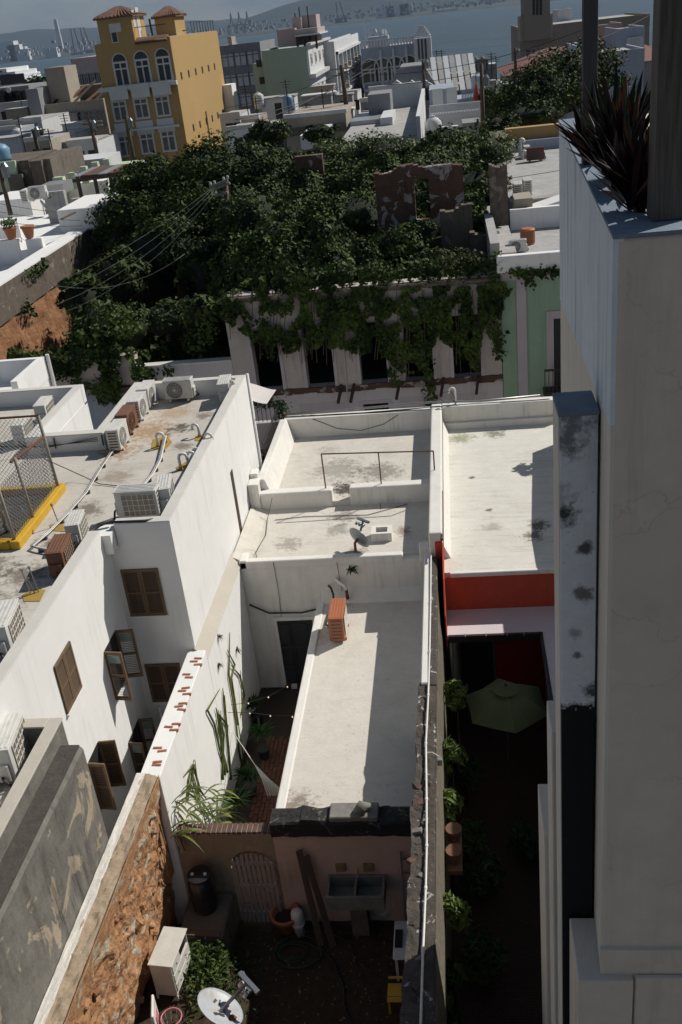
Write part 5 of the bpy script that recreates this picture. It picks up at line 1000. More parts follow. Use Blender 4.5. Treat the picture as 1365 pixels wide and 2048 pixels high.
for i, (px, py, z_, r_, lab) in enumerate([(520,1455,.7,.45,'dark fern halfway down the patio wall'),(505,1400,.5,.35,'dark fern by the patio corner'),(470,1590,.8,.5,'dark fern near the strap leaved plant'),(495,1540,.5,.4,'dark fern between the other two in the patio')]):
    p = az(px, py, z_); fr = thing('patio_fern', lab, 'fern', (p.x,p.y,-.28), 'ferns along the patio wall'); m = MB()
    for k_ in range(70):
        a = rnd.uniform(0,6.28); L_ = r_*rnd.uniform(.5,1.2); b_ = Vector((max(p.x,-5.95),p.y,z_-.25)); blade(m, b_, b_+Vector((math.cos(a)*L_,math.sin(a)*L_,.25+.2*rnd.random())), .05, droop=.3, n=4)
    m.build('fronds', 'fern', fr); MB().lathe([(.12,0),(.17,.3)],12,(max(p.x,-5.9),p.y,-.28)).build('pot','dark',fr)
# hammock
hm = thing('hammock', 'white rope hammock slung from the patio wall towards the long roof', 'hammock', (-5.2,17,1)); a = ax(466,1463,-6.08); e = az(556,1588,1.5); mid = a.lerp(e,.5)-Vector((0,0,.1))
MB().tube([a, mid], .012, 6).build('rope','rope',hm)
m = MB()
for k_ in range(9): off = (k_-4)*.035; m.tube([mid, mid.lerp(e,.5)+Vector((off*.6,0,-.03)), e+Vector((off*1.6,0,-.05))], .007, 4)
stuff(m.build('strands','rope',hm)); m = MB()
for k_ in range(7):
    for j in range(5):
        b_ = e+Vector((-.02+.05*j,-.04-.07*k_,-.05-.03*k_)); m.bar(b_, b_+Vector((.05,-.07,-.03)), .012); m.bar(b_+Vector((.05,0,0)), b_+Vector((0,-.07,-.03)), .012)
stuff(m.build('netting','plastic_white',hm))
# string lights
em, t, b, o = newmat('bulb_glow'); b.inputs['Base Color'].default_value = (0.8,0.7,0.5,1); b.inputs['Emission Color'].default_value = (1,.8,.5,1); b.inputs['Emission Strength'].default_value = 0.6
sl = thing('string_lights', 'string of small bulbs across the patio', 'lights', (-5,19.5,2)); P = [ax(462,1410,-6.08), az(497,1405,1.7), az(537,1393,1.7), az(575,1372,1.7)]; MB().tube(P,.006,4).build('wire','cable',sl)
P2 = [az(455,1425,1.7), az(500,1425,1.6), az(541,1430,1.6), az(585,1432,1.6)]; MB().tube(P2,.006,4).build('wire','cable',sl)
for p in (P[1],P[2],P[3],P2[0],P2[1],P2[2],P2[3]): MB().lathe([(.008,-.05),(.018,-.036),(.014,-.008),(.01,0)],8,tuple(p)).build('bulb',em,sl,smooth=True)

# ================================================================== SMALL REAR TERRACE between the white building and the row house
tr_ = thing('rear_terrace', 'small terracotta tiled terrace with dark railing behind the white building', 'terrace', (-7,30,0))
boxes('base', 'street_white', tr_, [(-9.3, -6.13, 28.25, 32.0, -0.9, 3.3)])
for i in range(9):
    for j in range(11):
        MB().box(-9.2+i*.34, -8.88+i*.34, 28.3+j*.33, 28.61+j*.33, 3.3, 3.33).build('tile', 'old_clay', tr_)
boxes('front_wall', 'street_white', tr_, [(-9.3, -6.0, 31.75, 32.0, 3.3, 4.3)])
for k_ in range(22): MB().box(-9.25+k_*.15, -9.23+k_*.15, 31.86, 31.88, 4.3, 5.0).build('baluster', 'iron', tr_)
boxes('handrail', 'iron', tr_, [(-9.3, -6.0, 31.84, 31.9, 5.0, 5.05)])
boxes('side_rail', 'iron', tr_, [(-6.2, -6.17, 28.3, 31.7, 4.92, 4.98)]); boxes('side_panel', 'beam', tr_, [(-6.2, -6.18, 28.3, 31.7, 3.5, 4.3)])
for k_ in range(20): MB().box(-6.195, -6.175, 28.35+k_*.17, 28.37+k_*.17, 4.3, 4.92).build('baluster', 'iron', tr_)
gl = thing('garland', 'green leafy garland with a coloured bulb along the terrace railing', 'garland', (-7.5,31.8,4.9)); P = [(rnd.uniform(-9.2,-6.0), 31.8+rnd.gauss(0,.05), 4.95+rnd.gauss(0,.08)) for _ in range(420)]+[(-6.1+rnd.gauss(0,.12), 31.7+rnd.gauss(0,.1), 4.75+rnd.gauss(0,.22)) for _ in range(240)]
leaf_obj('leaves', P, [(0,-.6,.6)]*len(P), .12, 'fern', gl, .3, .7); MB().lathe([(.01,-.05),(.05,0),(.01,.05)],8,(-6.0,31.55,4.7)).build('bulb','plastic_yellow',gl)
aw = thing('awning', 'pale fabric awning sagging from the back of the white building', 'awning', (-6.9,29,5.5)); m = MB(); a0, a1 = ay(500,795,28.6), ay(534,787,28.6)
for i in range(9):
    for j in range(5): f_ = i/8; m.v.append((a0.x-.5+(a1.x-a0.x+.5)*f_, 28.4+.45*j, a0.z+.15-.32*math.sin(f_*1.5)**2-.05*j))
m.f = [(j+5*i, j+1+5*i, j+6+5*i, j+5+5*i) for i in range(8) for j in range(4)]; m.build('fabric', 'awning', aw, smooth=True); MB().tube([(a0.x-.5,28.4,a0.z+.15),(a0.x-.5,30.2,a0.z-.05)],.03,6).build('bar','galv',aw)
gr_ = thing('barbecue', 'black covered barbecue on the small terrace', 'barbecue', (-6.6,29,3.33)); MB().lathe([(.24,.55),(.30,.7),(.30,.85),(.2,1.02),(.05,1.08)],16,(-6.62,28.95,3.33)).build('kettle','plastic_black',gr_,smooth=True)
for k_ in range(3): a = k_*2.1; MB().tube([(-6.62+.15*math.cos(a),28.95+.15*math.sin(a),3.95),(-6.62+.28*math.cos(a),28.95+.28*math.sin(a),3.33)],.015,5).build('leg','iron',gr_)
gooseneck('vent_pipe', 'lone white bent pipe on the rear parapet with coiled cable', ay(912,812,31.45), .55, .035, 180, False)
tag(MB().tube([ay(896+14*math.cos(k_*.7), 795+12*math.sin(k_*.7), 31.4) for k_ in range(20)], .008, 4).build('coiled_cable','cable',smooth=True),'loops of dark cable hanging beside the lone bent pipe','cable')
# ================================================================== RUINED FACADE ACROSS THE STREET
YF = 39.0
ru = thing('ruined_house', 'roofless ruin with pale street facade and empty door openings', 'ruin', (-4, 42, -1))
def fx(px, py=765): return ay(px, py, YF).x
op = [(514,566),(616,671),(724,777),(814,869),(910,964)]
X0r, X1r, ZS, ZT, ZR = -9.32, 1.74, 3.0, 5.5, 7.0
edges = [X0r]
for a, b_ in op: edges += [fx(a), fx(b_)]
edges.append(X1r)
boxes('street_storey', 'street_white', ru, [(X0r, fx(727,815), YF, YF+0.6, -1, 2.9), (fx(778,815), X1r, YF, YF+0.6, -1, 2.9), (fx(727,815), fx(778,815), YF, YF+0.6, -1, 0.9), (fx(727,815), fx(778,815), YF, YF+0.6, 2.05, 2.9)])
boxes('window_void', 'void', ru, [(fx(727,815), fx(778,815), YF+0.35, YF+0.5, 0.9, 2.05)]); boxes('shutter', 'beam', ru, [(fx(727,815)+.05, fx(778,815)-.05, YF+0.25, YF+0.3, 0.95, 1.6)])  # void panel: shade of the room behind put into its colour
boxes('window_frame', 'mint_trim', ru, [(fx(719,815), fx(727,815), YF-.03, YF, 0.8, 2.2), (fx(778,815), fx(786,815), YF-.03, YF, 0.8, 2.2), (fx(727,815), fx(778,815), YF-.03, YF, 2.05, 2.2)])
for i in range(0, len(edges), 2): boxes('pier', 'ruin_wall', ru, [(edges[i], edges[i+1], YF+.02, YF+0.6, ZS-.1, ZT)], 0.02)
boxes('lintel_band', 'ruin_wall', ru, [(X0r, X1r, YF+.021, YF+0.6, ZT, ZR)])
boxes('cornice', 'sooty_wall', ru, [(X0r-.1, X1r, YF-.18, YF+.02, ZR-.25, ZR-.05)], 0.05)
for a, b_ in op:
    x0, x1 = fx(a), fx(b_); boxes('door_surround', 'mint_trim', ru, [(x0-.13, x0-.002, YF-.04, YF+.02, ZS-.05, ZT+.12), (x1+.002, x1+.13, YF-.04, YF+.02, ZS-.05, ZT+.12), (x0-.13, x1+.13, YF-.038, YF+.02, ZT+.121, ZT+.25)])
m = MB(); x_ = X0r
while x_ < X1r: w_ = rnd.uniform(.15,.5); m.box(x_, min(x_+w_, X1r), YF-.02-.08*rnd.random(), YF+.05, ZS-.28-.08*rnd.random(), ZS-.08+.03*rnd.random()); x_ += w_
m.build('broken_floor_edge', 'ruin_brick', ru)
for px in (543, 681, 706, 797, 955, 885):
    p = ay(px, 778, YF); MB().bar((p.x+.08, YF, ZS-.05), (p.x-.06, YF-.75, ZS-.55), .10, .12).build('beam_stub', 'beam', ru)
for pa_, pb_ in ((600,690),(800,880),(900,975)): boxes('panel_moulding', 'mint_trim', ru, [(fx(pa_,805), fx(pb_,800), YF-.015, YF, .9, 2.25)])
MB().tube([(fx(693,720), YF-.03, ZR-.4), (fx(693,800), YF-.03, 0)], .03, 6).build('downpipe', 'street_white', ru)
boxes('interior_floor', 'undergrowth', ru, [(X0r, X1r, YF+.6, 58, -1, 2.9)])  # near-black filler, inner shade of the ruin put into its colour
boxes('back_wall', 'ruin_brick', ru, [(X0r, X0r+.5, YF+.6, 52, -1, 6.4)])
# ruined inner walls standing in the growth
def ragged_wall(par, x0, x1, y, z0, z1, mat, holes=(), th=.45, n=18):
    prof = [z1+.45*mn.noise(Vector((x*.9, y, 2.0)))+.12*rnd.random() for x in np.linspace(x0, x1, n+1)]
    m = MB()
    for i in range(n):
        xa, xb = x0+(x1-x0)*i/n, x0+(x1-x0)*(i+1)/n; hh = (prof[i]+prof[i+1])/2; xm = (xa+xb)/2; cut = [h for h in holes if h[0] < xm < h[1]]
        if cut: m.box(xa, xb, y, y+th, z0, cut[0][2]); m.box(xa, xb, y, y+th, cut[0][3], hh)
        else: m.box(xa, xb, y, y+th, z0, hh)
    return m.build('ruined_wall', mat, par)
a, b_ = ay(748,345,45), ay(926,335,45)
ragged_wall(ru, a.x, b_.x, 45, 3, 10.4, 'ruin_brick', [(ay(828,380,45).x, ay(858,380,45).x, 8.2, 9.95)])
ragged_wall(ru, ay(978,330,45).x, ay(1014,330,45).x, 44.8, 3, 10.2, 'sooty_wall', (), .6, 6)
ragged_wall(ru, ay(880,420,44).x, ay(944,420,44).x, 43.6, 3, 8.7, 'sooty_wall', (), .5, 6)
ragged_wall(ru, ay(940,470,43).x, ay(1000,470,43).x, 43, 3, 7.7, 'sooty_wall', (), .5, 6)
boxes('ruined_wall', 'sooty_wall', ru, [(ay(790,470,43.5).x, ay(900,470,43.5).x, 43.9, 44.3, 3, 7.6)])
p = ay(620,345,52); boxes('ruined_wall', 'ruin_brick', ru, [(p.x-.7, p.x+.7, 52, 52.5, 3, p.z+.8)])
# left street frontage: low white wall, overgrown blue ground floor
lf = thing('low_street_wall', 'low white wall left of the ruin along the street', 'wall', (-11.5,39,-1)); boxes('wall', 'street_white', lf, [(-13.4, X0r, YF, YF+.4, -1, 4.3)]); boxes('coping', 'white_trim', lf, [(-13.45, X0r, YF-.03, YF+.43, 4.3, 4.38)])
bw = thing('blue_frontage', 'overgrown blue grey house front with rotten cornice across the street', 'house', (-16,39,-1))
boxes('wall', 'far_blue', bw, [(-20.2, -13.41, YF, YF+.5, -1, 3.6)]); boxes('upper_wall', 'ruin_wall', bw, [(-20.2, -13.41, YF+.02, YF+.5, 3.6, 4.9)]); boxes('cornice', 'ruin_brick', bw, [(-20.2, -13.5, YF-.25, YF+.02, 3.35, 3.6), (-20.2,-13.5,YF-.2,YF,1.4,1.6)])
boxes('door', 'door_dark', bw, [(-15.6,-14.6,YF-.02,YF,-1,1.4)]); boxes('window', 'shade_blue', bw, [(-18.4,-17.2,YF-.02,YF,.2,1.4)])
boxes('yard_floor', 'undergrowth', bw, [(-20, -9.5, YF+.6, 62, -1, -.4)])
# brick party wall at the left
bk_ = thing('brick_party_wall', 'sooty party wall with bare orange brick along the overgrown lot', 'wall', (-20.2,50,-1))
boxes('upper_wall', 'sooty_wall', bk_, [(-20.9, -20.0, 40.6, 62, 5.9, 7.45)])
def bf(u, v):
    y_ = 39.4+u*22; z_ = 6.0-v*6.9; n_ = mn.fractal(Vector((y_*.9, z_*.9, 7.0)), .9, 2.0, 4); return (-20.08+.12*n_+.02*v, y_, z_)
rough_sheet('brick_face', 'brick_core', bk_, bf, 120, 50)
boxes('core', 'sooty_wall', bk_, [(-20.9, -20.25, 39.4, 62, -1, 5.9)]); boxes('front_return', 'far_blue', bk_, [(-20.9,-20.2,38.9,39.39,-1,6.2)]); MB().tube([(-19.95,39.6,7),(-19.95,39.6,0)],.06,8).build('downpipe','pvc',bk_)
boxes('white_coping', 'white_wall', bk_, [(-20.92, -19.97, 40.6, 62, 7.45, 7.52)])

# ================================================================== GROWTH
def surf_growth(name, label, fn, x0, x1, y0, y1, n, size, mat, cat='vines', asp=.7):
    X = nr.uniform(x0, x1, n); Y = nr.uniform(y0, y1, n); P = []; Q = []; e = .25
    for x_, y_ in zip(X, Y):
        z_ = fn(x_, y_)
        if z_ is None: continue
        zx = fn(x_+e, y_); zy = fn(x_, y_+e); dx = ((zx if zx is not None else z_)-z_)/e; dy = ((zy if zy is not None else z_)-z_)/e
        P.append((x_, y_, z_+rnd.uniform(-.25,.12))); Q.append((-dx, -dy, 1))
        if dy > 1.0 or dy < -1.0 or abs(dx) > 1.0:      # steep: fill the side
            for k_ in range(3): P.append((x_+rnd.uniform(-.2,.2), y_-rnd.random()*.3, z_-rnd.random()*abs(dy)*.5)); Q.append((-dx, -dy, .5))
    return leaf_obj(name, P, Q, size, mat, None, asp, .45)
def mound(x_, y_):
    f_ = min(1, max(0, (y_-39)/14.0)); z_ = 6.9+2.6*f_
    z_ += 1.5*mn.fractal(Vector((x_*.28, y_*.28, 4.0)), .9, 2.0, 3)+.5*mn.noise(Vector((x_*.9, y_*.9, 9.0)))
    z_ += .9*math.exp(-((x_+6.5)/2.5)**2-((y_-43)/3)**2)
    # hollow before the inner wall
    h_ = math.exp(-((x_-.0)/2.3)**4-((y_-42.6)/2.1)**4); z_ -= 4.5*h_
    if x_ < -9.6: z_ -= (-9.6-x_)*1.6
    return max(z_, 3.0) if y_ > 39.9 else 6.9+.35*mn.noise(Vector((x_*1.3, 0, 0)))
vc = surf_growth('vine_blanket', '', mound, -11.2, 1.6, 39.0, 60, 70000, .145, 'leaf_vine')
stuff(vc, 'glossy vines blanketing the roofless ruin'); vc['category'] = 'vines'
m = MB(); nx, ny = 60, 90
for j in range(ny+1):
    for i in range(nx+1): x_ = -11.2+12.8*i/nx; y_ = 39.1+20.9*j/ny; m.v.append((x_, y_, mound(x_, y_)-.3))
m.f = [(j*(nx+1)+i, j*(nx+1)+i+1, (j+1)*(nx+1)+i+1, (j+1)*(nx+1)+i) for j in range(ny) for i in range(nx)]
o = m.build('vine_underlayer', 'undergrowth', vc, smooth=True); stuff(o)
# clumps riding on the blanket, each its own shrub
def shrub(name, label, c, rad, ncl, per, size, mat, cat='shrub', group=None, asp=.6, core=True):
    root = thing(name, label, cat, (c[0],c[1],c[2]-rad[2]), group); P, Q = crown_pts(c, rad, ncl, per, .38); leaf_obj('leaves', P, Q, size, mat, root, asp, .5)
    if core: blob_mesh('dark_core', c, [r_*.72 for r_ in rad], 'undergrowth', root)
    MB().tube([(c[0],c[1],c[2]-rad[2]*1.2),(c[0],c[1],c[2])], [.12,.05], 6).build('stem', 'bark', root); return root
for (px, py, y, rad, lab) in [(700,420,46,(1.9,1.8,1.2),'rounded vine mound in the middle of the ruin'),(800,480,43,(1.5,1.3,.9),'vine mound beside the dark hollow of the ruin'),(560,470,44,(1.8,1.5,1.1),'vine mound over the left part of the ruin'),(640,545,41,(1.6,1.1,.8),'olive shrub above the second doorway of the ruin'),(840,455,43.2,(.8,.6,.35),'small lit vine cap on the broken inner wall'),(880,520,41,(1.5,.9,.7),'low vine mound near the dry grass'),(490,420,47,(1.7,1.6,1.6),'tall vine column wrapped round the utility pole'),(750,300,60,(2.6,2.2,1.3),'bright shrub behind the broken inner wall'),(660,310,60,(2.6,2.0,1.4),'leafy shrub at the back of the ruin'),(880,320,58,(2.6,2.0,1.5),'bright leafy shrub right of the ruined inner wall'),(960,300,60,(2.4,2.0,1.5),'leafy shrub at the back right of the ruin'),(955,370,50,(1.6,1.5,1.2),'leafy shrub between the ruined walls'),(990,480,44,(.7,.8,1.0),'vine climbing the corner of the green house')]:
    c = ay(px, py, y); n_ = int(20+9*rad[0]); shrub('ruin_shrub', lab, (c.x,y,c.z-rad[2]*.3), rad, n_, 85, .135, ('leaf_vine','leaf_mid','leaf_vine','leaf_olive')[int(px) % 4] if y < 55 else 'leaf_mid', 'shrub', 'shrubs on the ruin')
# vines hanging over the facade
P = []; Q = []
def curtain(px):   # lower edge of the curtain in photo rows
    pts = [(440,650),(470,668),(500,690),(520,720),(545,705),(570,730),(600,722),(630,718),(680,715),(720,732),(755,720),(800,770),(830,775),(850,760),(875,690),(905,715),(930,745),(955,770),(968,660),(985,640),(1000,650),(1010,600)]
    for (a, ya), (b_, yb) in zip(pts[:-1], pts[1:]):
        if a <= px <= b_: return ya+(yb-ya)*(px-a)/(b_-a)
    return 600
for i in range(21000):
    px = rnd.uniform(442, 1005); lo = 575+(curtain(px)-575)*.86; py = 575+(lo-575)*rnd.random()**1.15
    if mn.noise(Vector((px*.05, py*.035, 6.0))) > (.04 if px < 620 and py < 665 else .17) or rnd.random() < .5*mn.noise(Vector((px*.03, py*.03, 1.0)))+.22+.4*(px < 600)*(py < 650)-.1*(py > 640): continue
    p = ay(px, py, YF-.1-.25*rnd.random()); P.append(tuple(p)); Q.append((0,-1,.25))
for (px0, y0, px1, y1, n) in [(520,640,545,715,160),(985,560,1000,720,220),(965,620,995,690,160),(1005,560,1010,600,80),(855,720,862,850,200),(780,740,800,770,60),(860,800,868,830,60),(1020,545,1120,545,260),(1045,545,1060,575,60)]:
    for i in range(n): f_ = rnd.random(); p = ay(px0+(px1-px0)*f_+rnd.gauss(0,6), y0+(y1-y0)*f_+rnd.gauss(0,5), YF-.2-.2*rnd.random()); P.append(tuple(p)); Q.append((.3,-1,.4))
for i in range(3200):
    px = rnd.uniform(520,1005)
    if mn.noise(Vector((px*.04, 2.0, 9.0))) > .35: continue
    p = ay(px, 575+rnd.gauss(0,11)-.085*(px-440), YF-.25+.3*rnd.random()); P.append(tuple(p)); Q.append((0,-.5,.9))
o = leaf_obj('vine_curtain', P, Q, .135, 'leaf_vine', None, .75, .5); stuff(o, 'curtain of vines hanging over the ruin facade'); o['category'] = 'vines'
m = MB()
for i in range(46):
    px = rnd.uniform(450,1000); a = ay(px, 580, YF-.12); b_ = ay(px+rnd.uniform(-6,6), min(curtain(px)+rnd.uniform(-20,14), 790), YF-.16); m.tube([a, a.lerp(b_,.5)+Vector((rnd.uniform(-.15,.15),-.1,0)), b_], .018, 4)
stuff(m.build('vine_stems', 'bark', o))
# left lot: vines over the street wall and in the dark yard
P = []; Q = []
for i in range(4200):
    px, py = rnd.gauss(222,36), rnd.uniform(615,840)
    if py > 770+70*mn.noise(Vector((px*.05,3,1)))+30*math.sin(px*.09) or mn.noise(Vector((px*.03,py*.03,4.0))) > .22 or py < 620+.35*abs(px-225): continue
    p = ay(px, py, YF-.15-.4*rnd.random()*(py > 720)+1.6*(py < 700)*rnd.random()); P.append(tuple(p)); Q.append((.2,-.8,.7))
for i in range(1500): px = rnd.uniform(15,160); p = ay(px, 715+rnd.gauss(0,12)+.15*(px), YF-.1-.3*rnd.random()); P.append(tuple(p)); Q.append((0,-.6,.8))
for (px0, y0, px1, y1, n) in [(155,760,150,800,60),(190,760,200,805,80),(230,760,232,815,80),(60,555,90,530,120),(50,610,65,630,60),(290,745,300,760,40),(330,740,345,745,40)]:
    for i in range(n): f_ = rnd.random(); yy = YF-.3 if y0 > 700 else 44; p = ay(px0+(px1-px0)*f_+rnd.gauss(0,6), y0+(y1-y0)*f_+rnd.gauss(0,6), yy); p = p if y0 > 700 else ax(px0+(px1-px0)*f_+rnd.gauss(0,6), y0+(y1-y0)*f_+rnd.gauss(0,6), -19.8); P.append(tuple(p)); Q.append((.4,-.6,.6))
for i in range(500): p = ax(rnd.gauss(215,14), rnd.gauss(505,26), -19.8); P.append(tuple(p)); Q.append((1,-.3,.3))
o = leaf_obj('vine_overgrowth', P, Q, .17, 'leaf_vine', None, .7, .5); stuff(o, 'vines spilling over the blue house front and the brick wall'); o['category'] = 'vines'
for (px, py, y, rad, lab) in [(225,660,40.6,(2.0,1.2,1.3),'dense vine bush on the left street wall'),(330,640,42,(1.5,1.2,.8),'dim bush deep in the overgrown yard'),(190,690,40,(1.3,.8,.9),'vine bush hanging low on the left street wall'),(400,690,41.5,(1.0,.8,.5),'dim bush by the corner of the ruin')]:
    c = ay(px, py, y); shrub('yard_bush', lab, tuple(c), rad, 30, 60, .165, 'leaf_vine', 'bush', 'bushes in the overgrown yard')
for (px, py, lab) in [(892,540,'left clump of dry feathery grass on top of the ruin'),(945,535,'right clump of dry feathery grass on top of the ruin')]:
    p = ay(px, py, 39.8); m = MB(); gr = thing('dry_grass', lab, 'grass', p, 'dry grass on the ruin')
    for i in range(130): d = Vector((rnd.gauss(0,.32), rnd.gauss(0,.3), 1)).normalized(); L_ = rnd.uniform(.6,1.15); b_ = p+Vector((rnd.gauss(0,.22), rnd.gauss(0,.2), -.2)); blade(m, b_, b_+d*L_, .03, L_*.18, 3)
    m.build('blades', 'grass_dry', gr)
# dark undergrowth of the lot
def lotf(x_, y_): return -.3+max(0,(y_-42))*.33+1.3*mn.fractal(Vector((x_*.3, y_*.3, 14.0)), .9, 2.0, 3)+.8*max(0,(x_+13)/4)
lo = surf_growth('lot_undergrowth', '', lotf, -19.8, -9.6, 39.8, 60, 22000, .2, 'leaf_tree'); stuff(lo, 'shaded undergrowth filling the overgrown lot'); lo['category'] = 'undergrowth'
m = MB(); nx, ny = 30, 50
for j in range(ny+1):
    for i in range(nx+1): x_ = -19.9+10.4*i/nx; y_ = 39.8+20.4*j/ny; m.v.append((x_, y_, lotf(x_, y_)-.3))
m.f = [(j*(nx+1)+i, j*(nx+1)+i+1, (j+1)*(nx+1)+i+1, (j+1)*(nx+1)+i) for j in range(ny) for i in range(nx)]
stuff(m.build('dark_underlayer', 'undergrowth', lo, smooth=True))  # near-black sheet under the leaves, the lot's shade put into its colour
boxes('lot_end_wall', 'sooty_wall', bk_, [(-20, -9.5, 60.5, 61, -1, 7.2)])
# big trees
def tree(name, label, base, crowns, size, mat, per=60, tr=.35, group=None):
    root = thing(name, label, 'tree', base, group); top = np.mean([c for c, r_, n in crowns], axis=0); limb_tree(root, base, (top[0],top[1],top[2]-1.2), tr, [c for c, r_, n in crowns])
    Ps, Qs = [], []
    for c, r_, n in crowns: P, Q = crown_pts(c, r_, n, per, .34); Ps.append(P); Qs.append(Q)
    leaf_obj('crown', np.concatenate(Ps), np.concatenate(Qs), size, mat, root, .6, .5)
    m = None
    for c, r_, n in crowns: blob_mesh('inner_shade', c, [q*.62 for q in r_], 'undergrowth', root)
    return root
cr = []
for (px, py, y, rad, n) in [(330,378,57,(3.4,3.0,1.8),60),(440,352,57,(3.4,3.0,1.9),55),(285,440,55,(2.8,2.6,2.0),46),(400,440,54,(3.4,2.6,2.2),55),(530,355,57,(3.0,2.6,1.5),44),(250,480,54,(1.5,1.8,1.5),22),(470,480,52,(2.6,2.2,1.8),36),(330,500,50,(2.4,2.2,1.6),30),(430,545,47,(2.0,2.0,1.6),24),(300,560,51,(2.2,2.0,1.6),22),(235,560,48,(1.8,1.8,1.6),20),(165,600,44.5,(1.3,1.4,1.4),16)]:
    c = ay(px, py, y); cr.append((tuple(c), rad, n))
tree('mango_tree', 'large dark spreading tree over the overgrown lot', (-15.5,55,-.5), cr, .18, 'leaf_tree', 135, .5)
cr = []
for (px, py, y, rad, n) in [(1080,200,88,(4.2,3.5,3.0),60),(1130,170,90,(4.0,3.5,3.0),56),(1040,230,86,(3.4,3.0,2.0),44),(1170,150,92,(4.0,3.5,3.0),40)]:
    c = ay(px, py, y); cr.append((tuple(c), rad, n))
tree('round_tree', 'dense dark round tree behind the tall building', (9,90,-3), cr, .22, 'leaf_tree', 120, .5)
for (px, py, y, rad, n, lab) in [(1070,232,72,(2.6,1.6,.8),24,'light green shrub on top of the ochre wall'),(1000,265,68,(1.6,1.4,1.2),18,'shrub at the left end of the ochre wall'),(640,268,70,(1.5,1.2,.7),14,'bright shrub before the white washed house'),(535,270,66,(1.6,1.4,1.0),18,'bright bush beside the yellow building'),(915,290,64,(2.2,1.8,1.2),24,'bright bush by the white wall end'),(975,200,95,(.9,.9,1.1),10,'small potted bush on the balustraded terrace')]:
    c = ay(px, py, y); shrub('roof_bush', lab, tuple(c), rad, n, 60, .2, 'leaf_tree', 'bush', 'bushes behind the ruin')
# utility pole in the growth
up_ = thing('utility_pole', 'leaning utility pole with weathered crossarms wrapped in vines', 'pole', (-11,50,0)); t0, t1 = ay(438,372,50), ay(468,560,50)
MB().tube([(t1.x,50,t1.z-3),(t1.x,50,t1.z),(t0.x+.35,50,t0.z+.2)], [.16,.15,.13], 10).build('pole', 'pole_wood', up_, smooth=True)
for (pa_, pb_) in (((420,375),(456,360)),((424,380),(460,366)),((430,392),(456,385))): a, b_ = ay(*pa_, 49.8), ay(*pb_, 49.8); MB().bar(a, b_, .14, .12).build('crossarm', 'crossarm', up_)
for px in (422, 430, 448, 456): a = ay(px, 372-(px-420)*.4, 49.8); MB().lathe([(.05,0),(.07,.08),(.04,.16)], 8, a).build('insulator', 'win_white', up_)
# wires
def wire(name, label, pa_, pb_, sag, r_=.012, group='overhead wires', mat='cable'):
    a, b_ = Vector(pa_), Vector(pb_); P = [a.lerp(b_, k_/12)-Vector((0,0,sag*4*(k_/12)*(1-k_/12))) for k_ in range(13)]
    return tag(MB().tube(P, r_, 4).build(name, mat, smooth=True), label, 'wire', group)
for i in range(4):
    wire('overhead_wire', ['first','second','third','fourth'][i]+' of four slack wires from the vine wrapped pole to the left', ay(425+6*i, 375-2*i, 49.7), ay(-30, 622+14*i, 37), .5+.31*i, .007, 'slack wires', 'cable_grey')
wire('overhead_wire', 'lone sagging wire low across the dark overgrown lot', ay(370,508,47), ay(60,560,42), .9, .014, None, 'cable_grey')
def upole(label, pt, pb, y, r_=.13, arms=1, mat='pole_wood'):
    a, b_ = ay(*pt, y), ay(*pb, y); root = thing('utility_pole', label, 'pole', b_, 'utility poles'); MB().tube([b_, a], [r_,r_*.8], 8).build('pole', mat, root, smooth=True)
    for k_ in range(arms): q = a.lerp(b_, .06+.1*k_); MB().bar(q-Vector((1.0,0,0)), q+Vector((1.0,0,0)), .12).build('crossarm', 'crossarm', root)
    MB().lathe([(.2,0),(.22,.5),(.1,.7)], 8, a.lerp(b_,.25)+Vector((.3,-.1,0))).build('transformer', 'metal_grey', root)
upole('brown pole at the left edge over the white roofs', (-2,330), (22,430), 50, .13, 0)
upole('dark pole in front of the yellow building', (253,232), (266,325), 80, .2, 0); upole('tall pole left of the white washed roof', (683,130), (698,250), 90, .22, 2); upole('pole with crossarms beside the beige house', (180,240), (196,315), 85, .16, 2); upole('pole before the red roof', (1031,96), (1032,160), 120, .2, 0); upole('pole among the leaning wires at the left', (66,258), (82,320), 80, .18, 1); upole('slim pole behind the dormer roof', (846,120), (850,190), 95, .14, 0); upole('dark pole on the balustraded terrace', (963,128), (968,300), 75, .16, 0)
MB  # ---------------------------------------------------------------- green house to the right of the ruin
gh = thing('green_house', 'mint green house with lilac pilaster and small balcony', 'house', (5,42,-1))
boxes('wall', 'mint_wall', gh, [(X1r+.02, 12, YF, 47, -1, 7.1)]); boxes('pilaster', 'mint_trim', gh, [(fx(1034,650), fx(1054,650), YF-.08, YF, -1, 7.1)], .01); boxes('cornice', 'white_wall', gh, [(X1r-.1, 12, YF-.25, YF+.1, 7.1, 7.75)], .05, 2); boxes('frieze', 'mint_trim', gh, [(X1r+.02, 12, YF-.04, YF, 6.75, 7.1)])
x0 = fx(1108,700); w_ = boxes('balcony_door', 'door_dark', gh, [(x0, x0+1.2, YF-.03, YF+.02, 2.3, 5.1)]); boxes('door_surround', 'mint_trim', gh, [(x0-.28, x0-.002, YF-.06, YF, 2.3, 5.4), (x0-.28, x0+1.5, YF-.059, YF, 5.101, 5.41)])
bc = boxes('balcony', 'beam', gh, [(x0-.45, x0+1.8, YF-.8, YF-.07, 2.05, 2.3)]); MB().box(x0-.45, x0+1.8, YF-.81, YF-.75, 3.2, 3.28).build('handrail', 'iron', bc)
for k_ in range(14): MB().box(x0-.45+k_*.16, x0-.42+k_*.16, YF-.79, YF-.76, 2.3, 3.2).build('baluster', 'iron', bc)
